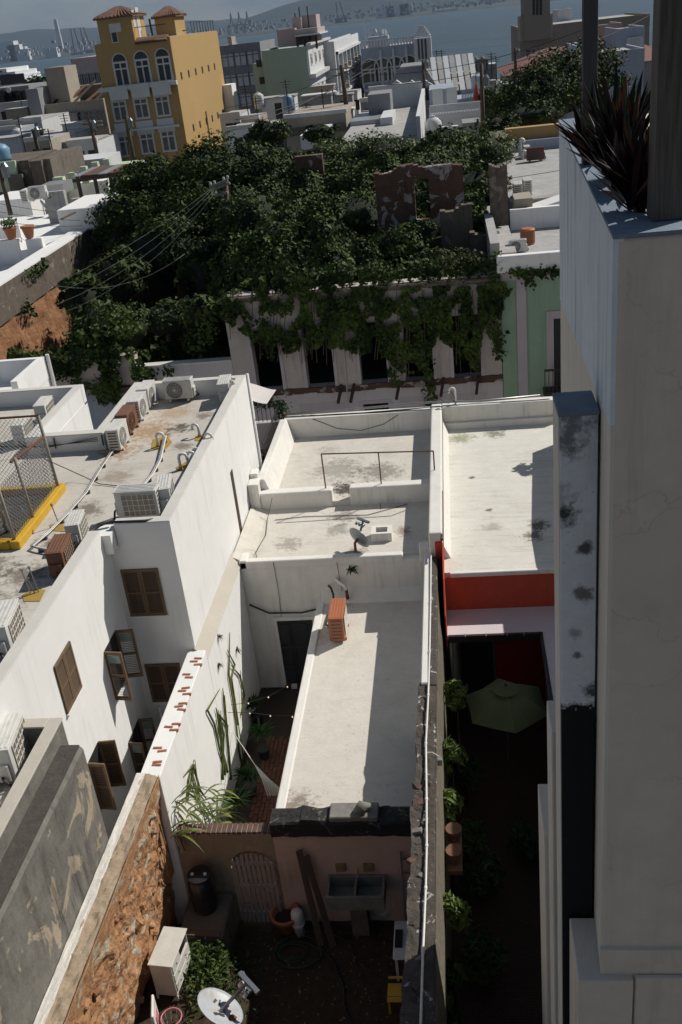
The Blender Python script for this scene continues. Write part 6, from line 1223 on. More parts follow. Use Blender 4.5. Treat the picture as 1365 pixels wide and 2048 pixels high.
boxes('roof', 'roof_grime', gh, [(X1r+.02, 12, YF+.1, 45.5, 7.1, 7.42)]); boxes('side_parapet', 'roof_grime', gh, [(X1r-.3, X1r+.05, YF+.1, 47, 7.1, 8.2), (X1r+.05, X1r+.7, YF+.3, 44.5, 7.4, 7.75)]); boxes('back_wall', 'white_wall', gh, [(2.55, 12, 45.0, 45.3, 7.1, 8.3)]); boxes('stair_block', 'far_beige', gh, [(ay(1030,430,45.4).x, ay(1066,430,45.4).x, 45.4, 47, 7.1, ay(1040,398,45.4).z)]); MB().prism([(ay(1066,430,45.5).x,45.5,7.1),(12,45.5,7.1),(12,45.5,10.2),(ay(1066,412,45.5).x,45.5,ay(1066,420,45.5).z)], (0,1.4,0)).build('sloped_wall', 'white_wall', gh)
rr = thing('condenser', 'round topped orange condenser on the green house roof', 'air conditioner', (3,42,7.4)); p = az(1056,488,7.42); MB().lathe([(.28,0),(.30,.05),(.30,.6),(.26,.64),(.1,.64)], 16, p).build('casing', 'ac_orange', rr)
for k_ in range(7): MB().lathe([(.305,.1+.07*k_),(.305,.13+.07*k_)], 16, p).build('louvre', 'rust', rr)
put_ac('white', az(1036,505,7.42), 0, 'small white air conditioner beside the orange condenser', None, .8)
fr_ = thing('grimy_roof_house', 'house with a long blackened flat roof behind the green house', 'house', (6,54,-2))
boxes('wall', 'far_grey', fr_, [(ay(1020,400,47.2).x, 14, 47.1, 63, -2, 8.25)]); boxes('roof', 'roof_grime', fr_, [(ay(1020,400,47.2).x, 14, 47.1, 63, 8.25, 8.32)]); boxes('ochre_wall', 'yellow_wall', fr_, [(ay(1010,280,64).x, 16, 63.5, 64.2, -2, ay(1060,252,64).z)]); boxes('blue_coping', 'far_blue', fr_, [(ay(1020,300,63).x, 16, 62.9, 63.4, 8.3, 8.9)]); boxes('end_wall', 'sooty_wall', fr_, [(ay(1010,280,64).x-.9, ay(1010,280,64).x-.01, 61, 64.4, -2, ay(1010,262,64).z)])
put_ac('white', az(1036,396,8.33), 90, 'left of two white air conditioners at the blackened roof edge', None, 1.05); put_ac('white', az(1055,388,8.33), 90, 'right of two white air conditioners at the blackened roof edge', None, 1.05); put_ac('white', az(1054,314,8.33), 90, 'distant white air conditioner before the ochre wall', None, .95); put_ac('maroon', az(1071,322,8.33), 0, 'dark maroon air conditioner before the ochre wall', None, 1.1)
gooseneck('vent_pipe', 'tall white bent vent pipe before the ochre wall', az(1041,312,8.33), .8, .1, 0, False); gooseneck('vent_pipe', 'low white bent vent pipe before the ochre wall', az(1045,318,8.33), .3, .1, 0, False)
WL = ['top dark wire over the left white roofs','middle dark wire over the left white roofs','lowest dark wire over the left white roofs','upper wire from the yellow building to the far pole','second wire from the yellow building to the far pole','third wire from the yellow building to the far pole','high wire from the far pole towards the red roof','low wire from the far pole towards the red roof','upper wire before the ruined inner wall','lower wire before the ruined inner wall','short wire beside the weathered post']
for lab, pa_, pb_, s_ in zip(WL, [(-20,403,50),(-20,420,48),(-20,440,46),(455,215,95),(470,240,80),(450,265,75),(740,150,100),(760,170,90),(745,380,50),(745,400,50),(1165,90,60)], [(250,424,62),(260,436,60),(240,442,60),(745,120,100),(745,140,100),(745,130,100),(1165,60,90),(1165,75,90),(1125,340,50),(1125,372,50),(1300,30,70)], [.3,.3,.3,.5,.5,.5,.8,.8,.15,.15,.1]):
    wire('overhead_wire', lab, ay(*pa_), ay(*pb_), s_, .016 if pa_[2] < 61 else .03)
# ================================================================== generic town building
WINM = {}
def add_window(root, c, w_, h_, face, frame='win_white', pane='pane', arch=False, mull=True):
    key = (round(w_,2), round(h_,2), frame, pane, arch, face)
    if key not in WINM:
        m = MB(); t_ = min(w_,h_)*.12; d = .06
        def bb(m, u0, u1, z0, z1, d0, d1): m.box(u0, u1, -d1, -d0, z0, z1) if face == 'y' else m.box(d0, d1, u0, u1, z0, z1)
        for (u0,u1,z0,z1) in ((-w_/2,-w_/2+t_,-h_/2,h_/2),(w_/2-t_,w_/2,-h_/2,h_/2),(-w_/2+t_,w_/2-t_,h_/2-t_,h_/2),(-w_/2+t_,w_/2-t_,-h_/2,-h_/2+t_)): bb(m,u0,u1,z0,z1,.005,d)
        if mull: bb(m,-t_*.35,t_*.35,-h_/2+t_,h_/2-t_,.012,d*.8); bb(m,-w_/2+t_,-t_*.36,h_*.18,h_*.18+t_*.7,.012,d*.8); bb(m,t_*.36,w_/2-t_,h_*.18,h_*.18+t_*.7,.012,d*.8)
        if arch:
            n = 8; pts = [(w_/2*math.cos(math.pi*j/n), w_/2*math.sin(math.pi*j/n)) for j in range(n+1)]
            for (a,b_),(c_,d_) in zip(pts[:-1],pts[1:]):
                q = [(a,h_/2+b_),(c_,h_/2+d_),(c_*.86,h_/2+d_*.86),(a*.86,h_/2+b_*.86)]
                m.prism([(u,-d,z) if face == 'y' else (d,u,z) for u,z in q], (0,d-.005,0) if face == 'y' else (-d+.005,0,0))
        f_ = m.build('window', frame, root); f_.parent = root
        m = MB(); bb(m,-w_/2+t_,w_/2-t_,-h_/2+t_,h_/2-t_,.002,.014)
        if arch: m.prism([((u*.9,-.014,h_/2+v*.9) if face == 'y' else (.014,u*.9,h_/2+v*.9)) for u,v in pts], (0,.012,0) if face == 'y' else (-.012,0,0))
        p_ = m.build('pane', pane, f_)
        f_.data.transform(Matrix.Translation(Vector(ORG[root.name]))); p_.data.transform(Matrix.Translation(Vector(ORG[root.name])))
        WINM[key] = (f_, p_)
    else:
        a, b_ = WINM[key]; f_ = a.copy(); p_ = b_.copy(); COL.objects.link(f_); COL.objects.link(p_); f_.parent = root; p_.parent = f_
    f_.location = Vector(c)-Vector(ORG[root.name]); p_.location = (0,0,0)
    return f_
def fz(px, py, y): return ay(px, py, y)
def front_box(root, name, mat, px0, px1, pyt, y, depth, zb, pyb=None, bev=0):
    a = ay(px0, pyt, y); b_ = ay(px1, pyt, y); z0 = zb if pyb is None else ay((px0+px1)/2, pyb, y).z
    return boxes(name, mat, root, [(a.x, b_.x, y, y+depth, z0, (a.z+b_.z)/2)], bev)

# ================================================================== LEFT WHITE ROOFS
h1 = thing('terrace_house', 'white terraced roof with clay pots beside the sooty party wall', 'house', (-26,50,-1))
boxes('lower_roof', 'white_wall', h1, [(-40, -20.92, 40.2, 50.4, -1, 6.75)])
x0, x1 = ay(38,480,50.5).x, ay(52,480,50.5).x
boxes('cross_wall', 'white_wall', h1, [(-40, x0, 50.4, 50.8, -1, 8.05), (x1, -20.93, 50.4, 50.8, -1, 8.0), (x0, x1, 50.4, 50.8, -1, 7.45)], .03)
boxes('upper_roof', 'white_wall', h1, [(-40, -20.93, 50.8, 62, -1, 7.42)])
boxes('step_block', 'white_wall', h1, [(ay(115,430,55).x, ay(160,430,55).x+1.4, 55, 60, 7.4, 8.6)], .03); boxes('old_screen_wall', 'roof_grime', h1, [(ay(90,410,58).x, ay(130,410,58).x, 58.2, 58.6, 7.4, 9.2)]); boxes('low_wall', 'white_wall', h1, [(-40, ay(35,440,53).x, 53, 53.3, 7.4, 8.3)])
for (px, lab, pl) in ((21,'terracotta pot with a green plant on the white terrace wall',1),(57,'bare terracotta pot on the white terrace wall',0)):
    p = ay(px, 462, 50.6); q = (p.x,50.6,8.04); pt = thing('clay_pot', lab, 'pot', q); MB().lathe([(.2,0),(.32,.5),(.36,.5),(.36,.6),(.3,.6)], 16, q).build('pot_body', 'terracotta', pt, smooth=True); MB().lathe([(.01,.52),(.3,.53)], 12, q).build('soil', 'dirt', pt)
    if pl: leaf_obj('leaves', *blob_pts((p.x,50.6,8.85),(.5,.4,.3),260,-.6,.4), .13, 'leaf_light', pt)
tag(boxes('blue_crate','plastic_blue',None,[(ay(193,432,59).x,ay(206,432,59).x,59,59.5,7.43,7.9)],.03),'blue plastic crate on the white terrace','crate')
tag(MB().bar(az(124,438,8.63),az(150,425,8.63),.18,.06).build('roof_plank','lumber'),'brown plank lying on the white terrace','plank')
rd = thing('roof_dish','small satellite dish by the old screen wall on the terrace','dish',az(90,430,7.5)); p = az(90,430,7.5); MB().tube([p,p+Vector((0,0,.5))],.03,6).build('mast','galv',rd); MB().lathe([(.02,0),(.3,.06),(.38,.12),(.36,.12),(.02,.02)],16,p+Vector((0,0,.55)),(.7,.5,.4)).build('reflector','metal_grey',rd)
pg = thing('pergola', 'dark timber pergola with rusty roof sheets', 'pergola', (-22,62,7)); y = 62
for px in (168, 202, 233): a, b_ = ay(px-8,358,y), ay(px,415,y); MB().bar((b_.x,y,7.0),(b_.x,y,a.z+.2),.18).build('post','beam',pg)
for k_ in range(3): MB().bar(Vector((ay(146,362,y).x,y+k_*1.4,ay(146,362,y).z)),Vector((ay(262,346,y).x,y+k_*1.4,ay(262,346,y).z-.0)),.14,.2).build('beam','beam',pg)
for k_ in range(9): x_ = ay(150,360,y).x+k_*.55; MB().box(x_,x_+.5,y-.3,y+3.6,ay(200,352,y).z+.12,ay(200,352,y).z+.16+.02*(k_%2)).build('roof_sheet',['sheet_metal','rust','fin_dark'][k_%3],pg)
gn = thing('pale_green_house', 'pale green walled terrace with white rails', 'house', (-24,70,-1)); y = 70
front_box(gn,'wall','pale_green',105,125,355,y,.6,2); front_box(gn,'wall','white_wall',125,215,365,y+.5,3,2); front_box(gn,'wall','far_white',95,212,322,y+9,4,2); front_box(gn,'wall','pale_green',190,245,345,y+2,6,2); front_box(gn,'old_wall','far_beige',140,215,395,66,.5,2)
for px, py in ((144,345),(167,333),(190,324),(213,318)): a = ay(px,py,y); MB().box(a.x-.22,a.x+.22,y-.2,y+.25,a.z-1.1,a.z).build('post','pale_green',gn)
for dz in (-.25,-.75): MB().bar(ay(126,362,y)+Vector((0,0,dz+.6)),ay(213,322,y)+Vector((0,0,dz)),.1).build('rail','win_white',gn)
oc = thing('sooty_tower_house', 'blackened concrete house with pale pink base at the left', 'house', (-35,75,-1)); y = 72
front_box(oc,'wall','sooty_wall',-40,58,325,y,6,2); front_box(oc,'wall','stone_mass',14,44,350,y-.6,.5,2); front_box(oc,'pier','sooty_wall',58,82,322,y-1,7,2); front_box(oc,'pier','stone_mass',82,100,318,y-.5,7,2); front_box(oc,'green_wall','pale_green',-40,30,325,y-.3,.25,2,385)
front_box(oc,'lean_to','sheet_metal',78,125,370,66,2,2,390); front_box(oc,'white_block','white_wall',-30,60,400,63,4,2); front_box(oc,'pink_base','far_pink',45,75,378,70,.5,2)
put_ac('white', az(58,405,8.6), 90, 'white air conditioner on the roofs below the sooty house', None, 1.2); put_ac('white', az(80,400,8.9), 0, 'grimy air conditioner under the lean-to roof', None, 1.2)
bt = thing('blue_tank','light blue water tank on the sooty house roof','tank',ay(4,325,73)); p = ay(4,322,73); MB().lathe([(.7,0),(.75,.2),(.7,.5),(.75,.8),(.5,1.1),(.1,1.2)],16,p).build('tank_body','tank_blue',bt,smooth=True); MB().lathe([(.2,1.15),(.2,1.3)],10,p).build('lid','tank_blue',bt)

# ================================================================== BACKGROUND BUILDINGS
# yellow building with two tile-roofed towers
YY = 95.0; cx_ = ay(357,180,YY).x; lx = ay(206,180,YY).x; yb = 116.0; zr = 16.5
ye = thing('yellow_building', 'tall ochre yellow building with two tile roofed towers', 'building', ((cx_+lx)/2, YY, -6))
boxes('wall', 'yellow_wall', ye, [(lx, cx_, YY, yb, -6, zr)])
boxes('roof_deck', 'roof_grime', ye, [(lx+.2, cx_-.2, YY+.2, yb-.2, zr, zr+.02)])
def tower(px0, px1, pt, y0, dy):
    a, b_ = ay(px0,pt,y0), ay(px1,pt,y0); x0, x1 = a.x, b_.x; z1 = (a.z+b_.z)/2
    t_ = boxes('tower', 'yellow_wall', ye, [(x0, x1, y0, y0+dy, zr-.5, z1)])
    cxm, cym = (x0+x1)/2, y0+dy/2; o_ = .25; apex = z1+.75; rf_ = []
    C4 = [(x0-o_,y0-o_,z1),(x1+o_,y0-o_,z1),(x1+o_,y0+dy+o_,z1),(x0-o_,y0+dy+o_,z1)]
    A1, A2 = (cxm-.25,cym,apex), (cxm+.25,cym,apex)
    MB().add(C4+[A1,A2]+[(a_,b2,c_-.12) for a_,b2,c_ in C4], [(0,1,5,4),(1,2,5),(2,3,4,5),(3,0,4),(6,9,8,7),(0,6,7,1),(1,7,8,2),(2,8,9,3),(3,9,6,0)]).build('roof', 'tile_roof', t_)
    m = MB()
    for (p0, p1, q0, q1) in ((C4[0],C4[1],A1,A2),(C4[1],C4[2],A2,A2)):
        for k_ in range(10): f_ = (k_+.5)/10; m.tube([Vector(p0).lerp(Vector(p1),f_)+Vector((0,0,.03)), Vector(q0).lerp(Vector(q1),f_)+Vector((0,0,.03))], .09, 5)
    stuff(m.build('tile_row', 'tile_roof', t_)); return t_, x0, x1, z1
t1, a0, a1, az1 = tower(192,262,34,YY-.05,4.2); t2, b0, b1, bz1 = tower(308,348,33,YY+6,4.0)
boxes('tower_emblem','win_white',ye,[((a0+a1)/2-.55,(a0+a1)/2+.55,YY-.14,YY-.05,az1-1.2,az1-.5)],.2,2)
add_window(ye, (ay(229,67,YY).x, YY-.06, ay(229,67,YY).z), .6, 1.5, 'y', mull=False)
boxes('tower_door','win_white',ye,[(a1-.01,a1+.03,YY+1.6,YY+2.6,zr,zr+2.6)]); boxes('tower_window','win_white',ye,[(a1-.01,a1+.03,YY+.4,YY+1.1,zr+1.0,zr+2.4)])
m = MB()
for k_ in range(24): x_ = a1+.1+(cx_-a1-.3)*k_/24; m.tube([(x_,YY-.3,zr-.25),(x_,YY+.6,zr+.12)],.11,6)
stuff(m.build('tile_edge','tile_roof',ye))
boxes('balcony_band','win_white',ye,[(lx-.25,cx_+.05,YY-.5,YY,ay(280,168,YY).z-.35,ay(280,168,YY).z)]); boxes('lower_band','win_white',ye,[(lx+.3,cx_-.4,YY-.35,YY,ay(290,255,YY).z-.2,ay(290,255,YY).z)])
for px in (243,286,328):
    p = ay(px,140-(px-243)*.12,YY); add_window(ye,(p.x,YY-.02,p.z-.35),1.4,2.1,'y',pane='pane',arch=True); p2 = ay(px-2,222-(px-243)*.12,YY); add_window(ye,(p2.x,YY-.02,p2.z),1.4,1.8,'y',pane='curtain'); boxes('spandrel','win_white',ye,[(p2.x-.8,p2.x+.8,YY-.08,YY,p2.z-2.2,p2.z-1.05)])
    p3 = ay(px+10,292-(px-243)*.12,YY); add_window(ye,(p3.x,YY-.02,p3.z),1.4,1.9,'y',pane='curtain'); q = ay(px-3,180-(px-243)*.12,YY); boxes('balcony_panel','win_white',ye,[(q.x-.85,q.x+.85,YY-.58,YY-.5,q.z-.8,q.z+.35)])
for (zc, n, y0_, y1_) in ((13.2,6,97,112),(8.6,6,98.5,113),(5.6,6,100,114),(5.0,5,101.5,113)):
    for k_ in range(n): yy = y0_+(y1_-y0_)*k_/(n-1); MB().box(cx_-.02,cx_+.03,yy-.25,yy+.25,zc-.3,zc+.3).build('small_window','dark',ye)
for k_ in range(9): yy = YY+10+k_*1.3; MB().box(cx_-.25,cx_-.2,yy-.03,yy+.03,zr,zr+1.0).build('rail_post','iron',ye)
MB().bar((cx_-.22,YY+9,zr+1.0),(cx_-.22,yb-.3,zr+1.0),.06).build('roof_rail','iron',ye); MB().bar((a1,YY+.5,zr+1.0),(cx_-.3,YY+.5,zr+1.0),.06).build('roof_rail','iron',ye); MB().bar(ay(306,72,YY+3),ay(299,38,YY+3),.16).build('chimney_pole','dark',ye)
MB().tube([(cx_+.06,YY+9.5,9.5),(cx_+.06,YY+9.5,3)],.08,6).build('downpipe','far_beige',ye); boxes('neighbour_stub','white_wall',ye,[(cx_+.02,cx_+1.0,yb-1.5,yb+1,4,11.2)])
# helper for plain blocks with window grids
def block(name, label, px0, px1, pyt, y, depth, zb, mat, grid=None, sgrid=None, roofmat='roof_grime', par=.4, gpane='pane', gframe='far_grey', cat='building'):
    a, b_ = ay(px0,pyt,y), ay(px1,pyt,y); x0, x1, zt = a.x, b_.x, (a.z+b_.z)/2
    root = thing(name, label, cat, ((x0+x1)/2, y, zb)); boxes('wall', mat, root, [(x0,x1,y,y+depth,zb,zt-par)]); boxes('roof', roofmat, root, [(x0+.2,x1-.2,y+.2,y+depth-.2,zt-par,zt-par+.03)])
    boxes('parapet', mat, root, [(x0,x1,y,y+.22,zt-par,zt)]); boxes('parapet', mat, root, [(x1-.22,x1,y+.221,y+depth,zt-par,zt)]); boxes('parapet', mat, root, [(x0,x0+.22,y+.221,y+depth,zt-par,zt)])
    if grid:
        c_, r_, w_, h_, z0, z1, f0, f1 = grid
        for i in range(c_):
            for j in range(r_): add_window(root, (x0+(x1-x0)*(f0+(f1-f0)*(i/(c_-1) if c_ > 1 else .5)), y, z0+(z1-z0)*(j/(r_-1) if r_ > 1 else 0)), w_, h_, 'y', gframe, gpane)
    if sgrid:
        c_, r_, w_, h_, z0, z1, f0, f1 = sgrid
        for i in range(c_):
            for j in range(r_): add_window(root, (x1, y+depth*(f0+(f1-f0)*(i/(c_-1) if c_ > 1 else .5)), z0+(z1-z0)*(j/(r_-1) if r_ > 1 else 0)), w_, h_, 'x', gframe, gpane)
    return root, x0, x1, zt
r_, x0, x1, zt = block('beige_house','beige house with a broken roof left of the yellow building',62,208,205,112,12,-8,'far_beige',(5,1,1.2,1.9,9.4,9.4,.3,.92),None)
for k_ in range(6): MB().bar((x0+2+k_*1.2,112.6+rnd.random(),zt-.2),(x0+3+k_*1.3,118,zt+rnd.uniform(.8,2.0)),.3,.12).build('roof_debris','rust' if k_ % 2 else 'beam',r_)
front_box(r_,'stair_tower','far_beige',88,128,135,114,4,8); front_box(r_,'shed_wall','stone_mass',130,205,172,118,4,10); front_box(r_,'grey_wing','far_grey',50,75,178,111,5,0)
r_, *_ = block('grey_block','grey apartment block with pale balconies behind the yellow building',435,520,88,150,14,-12,'far_grey',(3,5,2.0,2.0,2,12.6,.2,.8),None,gpane='far_white',gframe='far_grey'); front_box(r_,'roof_room','far_beige',455,463,74,152,3,14)
block('distant_block','long low pinkish building on the shore left of the yellow tower',140,215,114,260,20,-18,'far_pink',(5,2,2.6,2.6,4,9,.15,.85),None)
mb_, x0, x1, zt = block('mint_building','pale green building with white ornate side front',522,613,97,116,22,-8,'far_mint',None,None)
boxes('side_front','far_white',mb_,[(x1-.02,x1+.12,116.3,137.8,-8,zt+.1)]); boxes('cornice','win_white',mb_,[(x1,x1+.7,116.2,137.9,zt-3.2,zt-2.8)]); boxes('cornice','win_white',mb_,[(x1,x1+.5,116.2,137.9,zt+.0,zt+.25)])
for i in range(5):
    yy = 118.5+i*4.2; add_window(mb_,(x1+.12,yy,zt-6.3),2.0,2.6,'x','win_white','pane',True); add_window(mb_,(x1+.12,yy,zt-1.4),1.4,1.2,'x','win_white','pane'); add_window(mb_,(x1+.12,yy,zt-11),2.0,3.2,'x','win_white','far_grey')
boxes('left_wing','far_mint',mb_,[(x0-1.3,x0-.01,117,128,-8,zt-1.2)])
for (px,py) in ((518,126),(525,160),(520,195)): p = ay(px,py,116.9); MB().box(p.x-.3,p.x+.3,116.93,117.0,p.z-.4,p.z+.3).build('small_window','dark',mb_)
pk = thing('pink_roof_house','pink stepped roof house on top of the pale green building','house',(-15,120,zt)); front_box(pk,'wall','far_pink',553,590,58,122,5,zt); front_box(pk,'wall','far_pink',590,635,57,121,8,13,72); front_box(pk,'upper_room','far_pink',584,602,35,124,5,zt); front_box(pk,'upper_room','far_pink',602,632,30,125,4,zt); front_box(pk,'slab','far_white',590,640,68,120.5,9,13.4,71)
for px in (594,608,632): a = ay(px,75,121); MB().box(a.x-.12,a.x+.12,121,121.2,zt-.5,a.z+.3).build('column','beam',pk)
for px, pt in ((590,26),(598,14),(614,12)): a = ay(px,pt,125); MB().tube([(a.x,125,a.z),(a.x,125,a.z-3.5)],.07,5).build('antenna','iron',pk)
of, x0, x1, zt = block('white_office','white concrete office block with a deep grid of windows',645,668,84,132,40,-10,'far_white',None,None)
for j in range(6):
    for i in range(6):
        yy = 136+i*6.0; z_ = zt-2.6-j*2.4; MB().box(x1-.02,x1+.06,yy-2.0,yy+2.0,z_-.7,z_+.75).build('window','pane',of); 
        if (i+j) % 3: MB().box(x1+.06,x1+.6,yy-.7,yy+.5,z_-.9,z_-.3).build('window_unit','far_beige',of)
for j in range(7): MB().box(x1,x1+.35,133,171,zt-1.5-j*2.4,zt-1.2-j*2.4).build('sunshade','far_white',of)
for i in range(7): MB().box(x1,x1+.3,133+i*6.0,133.5+i*6.0,-8,zt-1.2).build('fin','far_white',of)
# arcaded building with pavilion
ar, x0, x1, zt = block('arcaded_building','pale blue white arcaded building with stepped pavilion by the water',722,830,92,152,20,-14,'far_blue',None,None)
for k_ in range(4):
    xx = x0+(x1-x0)*(.14+.24*k_); add_window(ar,(xx,152,zt-3.6),2.6,2.0,'y','far_white','pane',True); add_window(ar,(xx,152,zt-8.0),2.0,2.6,'y','far_white','pane'); MB().box(xx+1.45,xx+1.75,151.7,152,zt-11,zt-.4).build('pilaster','far_white',ar)
MB().box(x0,x1,151.6,152,zt-5.6,zt-5.2).build('cornice','far_white',ar)
for k_ in range(18): xx = x0+.2+(x1-x0-.4)*k_/17; MB().box(xx-.1,xx+.1,151.95,152.15,zt,zt+.8).build('baluster','far_white',ar)
MB().box(x0,x1,151.9,152.2,zt+.8,zt+.95).build('balustrade_rail','far_white',ar)
front_box(ar,'roof_room','far_blue',735,776,73,156,4,zt-1); pv = front_box(ar,'pavilion','far_white',827,862,76,150,5,zt-8)
a, b_ = ay(827,76,150), ay(862,76,150); c_ = ((a.x+b_.x)/2, 152.5, (a.z+b_.z)/2); hw = (b_.x-a.x)/2
for k_ in range(5): w_ = hw*(1.0-.17*k_); MB().box(c_[0]-w_,c_[0]+w_,152.5-w_,152.5+w_,c_[2]+k_*.30,c_[2]+(k_+1)*.30-.01).build('roof_step','far_white',pv)
for px in (838,845,852): q = ay(px,98,150); add_window(ar,(q.x,149.98,q.z),.36,2.6,'y','far_white','pane',False,False)
for px in (744,750,762,768): q = ay(px,66,157); MB().lathe([(.02,0),(.5,.15),(.45,.3)],10,q,(rnd.uniform(-.6,.6),-.8,.4)).build('roof_dish','far_white',ar)
MB().tube([ay(732,78,156),ay(731,46,156)],.12,5).build('antenna','far_white',ar); MB().tube([ay(770,70,156),ay(769,52,156)],.08,5).build('antenna','far_white',ar)
# mansard house
mz = thing('mansard_house','grey house with dormers under a flat mansard roof','house',(-2,104,-4)); y = 104; a, b_ = ay(768,172,y), ay(875,160,y); zt_ = ay(820,134,y).z; zm = ay(820,160,y).z-1.2
boxes('wall','far_grey',mz,[(a.x,b_.x,y,y+9,-4,zm)])
MB().add([(a.x-.2,y-.2,zm),(b_.x+.2,y-.2,zm),(b_.x+.2,y+9.2,zm),(a.x-.2,y+9.2,zm),(a.x+1.6,y+1.3,zt_),(b_.x-1.2,y+1.3,zt_),(b_.x-1.2,y+8,zt_),(a.x+1.6,y+8,zt_)],[(0,3,2,1),(4,5,6,7),(0,1,5,4),(1,2,6,5),(2,3,7,6),(3,0,4,7)]).build('mansard_roof','far_grey',mz)
m = MB(); 
for k_ in range(26): f_ = k_/25; m.bar((a.x-.1+(b_.x-a.x+.2)*f_,y-.15,zm+.05),(a.x+1.65+(b_.x-a.x-2.9)*f_,y+1.28,zt_),.05)
stuff(m.build('roof_seam','roof_grime',mz))
for px in (795,825,853): q = ay(px,183,y-.3); dm_ = boxes('dormer','far_beige',mz,[(q.x-.55,q.x+.55,y-.4,y+1,q.z-.9,q.z+.5)]); MB().prism([(q.x-.7,y-.5,q.z+.5),(q.x+.7,y-.5,q.z+.5),(q.x,y-.5,q.z+1.0)],(0,1.4,0)).build('gable','far_white',dm_); MB().box(q.x-.32,q.x+.32,y-.43,y-.39,q.z-.8,q.z+.3).build('pane','dark',dm_)
ps = thing('skylight_roof','ribbed sloping sheet roof beside the mansard house','roof',(0,108,6)); a = ay(872,130,106)
for k_ in range(7): MB().bar((a.x+k_*.62,104.5,a.z-2.4+.0),(a.x+k_*.62-.3,110,a.z+.5),.5,.12).build('roof_sheet','roof_grime' if k_ % 2 else 'far_white',ps)
# whitewashed long roof house and beige neighbour
lwH = thing('whitewash_house','long whitewashed roof with high lit side wall behind the ruin','house',(-3,80,-3)); xr = ay(838,290,72).x
boxes('wall','roof_grime',lwH,[(xr-5.2,xr,70,93,-3,9.0)]); boxes('side_wall','far_white',lwH,[(xr-.02,xr+.25,70,94,-3,10.2)]); boxes('roof','roof_grime',lwH,[(xr-5.2,xr-.03,70.2,92,9.0,9.05)]); boxes('back_wall','far_white',lwH,[(xr-4.5,xr,92,92.4,5,10.9)])
front_box(lwH,'stair_head','far_grey',735,780,188,84,4,8); front_box(lwH,'step_wall','far_white',760,785,235,78,6,8); front_box(lwH,'sheet_roof','sheet_metal',700,775,240,80,6,8,250)
bh = thing('brown_house','stained beige house with flat roof behind the ruin','house',(-10,82,-3)); front_box(bh,'wall','far_beige',568,692,232,82,10,-3); front_box(bh,'stained_band','stone_mass',567,693,252,81.8,.25,-3,268); front_box(bh,'parapet','far_white',566,694,224,81.9,.4,0,232); front_box(bh,'white_roof','white_wall',600,640,270,76,5,0); front_box(bh,'small_roof','far_white',625,660,255,79,2,4,262)
for (px, py, w_, d_, mt, y_, lab) in [(460,235,40,6,'far_white',100,'low white roof right of the yellow building'),(500,240,36,5,'far_beige',96,'low beige roof before the pale green building'),(480,262,50,5,'white_wall',88,'small white gabled roof between the yellow and mint buildings'),(540,258,50,6,'far_white',86,'low white roof before the mint building'),(700,190,30,6,'far_white',112,'small white roof below the office block'),(735,205,28,5,'far_grey',100,'small grey roof beside the tall pole'),(20,215,80,8,'far_white',125,'white washed house at the left edge under the ship'),(40,250,90,8,'far_white',100,'stained pale house at the left edge'),(120,275,60,6,'far_white',92,'grimy low roof before the beige house'),(165,290,60,6,'far_white',86,'pale low roof below the beige house'),(75,285,50,5,'far_beige',84,'peeling pale wall behind the blue tank'),(20,262,46,5,'far_blue',96,'blue grey low house at the left edge')]:
    a, b_ = ay(px-w_/2,py,y_), ay(px+w_/2,py,y_); root = thing('low_house', lab, 'house', (a.x,y_,-5), 'low roofs of the old town'); boxes('wall', mt, root, [(a.x,b_.x,y_,y_+d_,-6,a.z)]); boxes('parapet','white_trim' if mt != 'stone_mass' else mt,root,[(a.x-.06,b_.x+.06,y_-.06,y_+.25,a.z,a.z+.35)]); boxes('roof','roof_grime',root,[(a.x,b_.x,y_+.25,y_+d_,a.z,a.z+.06)])
    for k_ in range(2): boxes('window','dark',root,[(a.x+(b_.x-a.x)*(.25+.4*k_),a.x+(b_.x-a.x)*(.25+.4*k_)+.7,y_-.03,y_,a.z-1.6,a.z-.6)])
# gabled white roof
# terrace with balustrade right of centre
bl = thing('balustrade_house','white house with two tiers of balustraded terraces','house',(2,84,-3)); y = 84
front_box(bl,'wall','far_white',858,968,236,y,6,-3); front_box(bl,'band','far_white',858,968,226,y-.2,.4,0,236); a, b_ = ay(860,222,y), ay(966,212,y)
for k_ in range(34): f_ = k_/33; p = a.lerp(b_,f_); MB().box(p.x-.05,p.x+.05,y-.05,y+.05,p.z-.55,p.z+.25).build('baluster','far_white',bl)
MB().bar(a+Vector((0,0,.3)),b_+Vector((0,0,.3)),.16).build('rail','far_white',bl)
front_box(bl,'upper_house','far_blue',858,908,178,92,6,0); q = ay(882,200,91.9)
for dx in (-.7,.5): MB().box(q.x+dx,q.x+dx+.9,91.95,92.0,q.z-.8,q.z+.9).build('louvred_window','win_white',bl)
front_box(bl,'terrace_wall','far_blue',908,990,196,96,5,0); a, b_ = ay(925,190,96), ay(985,180,96)
for k_ in range(20): p = a.lerp(b_,k_/19); MB().box(p.x-.05,p.x+.05,95.9,96,p.z-.6,p.z+.2).build('baluster','far_blue',bl)
MB().bar(a+Vector((0,0,.25)),b_+Vector((0,0,.25)),.14).build('rail','far_blue',bl)
um2 = thing('closed_umbrella','closed red umbrella on the balustraded terrace','umbrella',ay(954,200,95)); p = ay(954,200,95); MB().lathe([(.28,0),(.22,.5),(.1,1.1),(.03,1.5)],10,p).build('canopy','red_cloth',um2,smooth=True); MB().tube([p-Vector((0,0,.8)),p+Vector((0,0,2))],.04,5).build('pole','iron',um2)
wt = thing('water_tank','white upright water tank on the terrace','tank',ay(957,172,97)); p = ay(957,185,97); MB().lathe([(.6,0),(.6,1.3),(.3,1.5)],14,p).build('tank_body','far_white',wt,smooth=True); MB().lathe([(.2,1.45),(.2,1.6)],10,p).build('lid','far_white',wt)
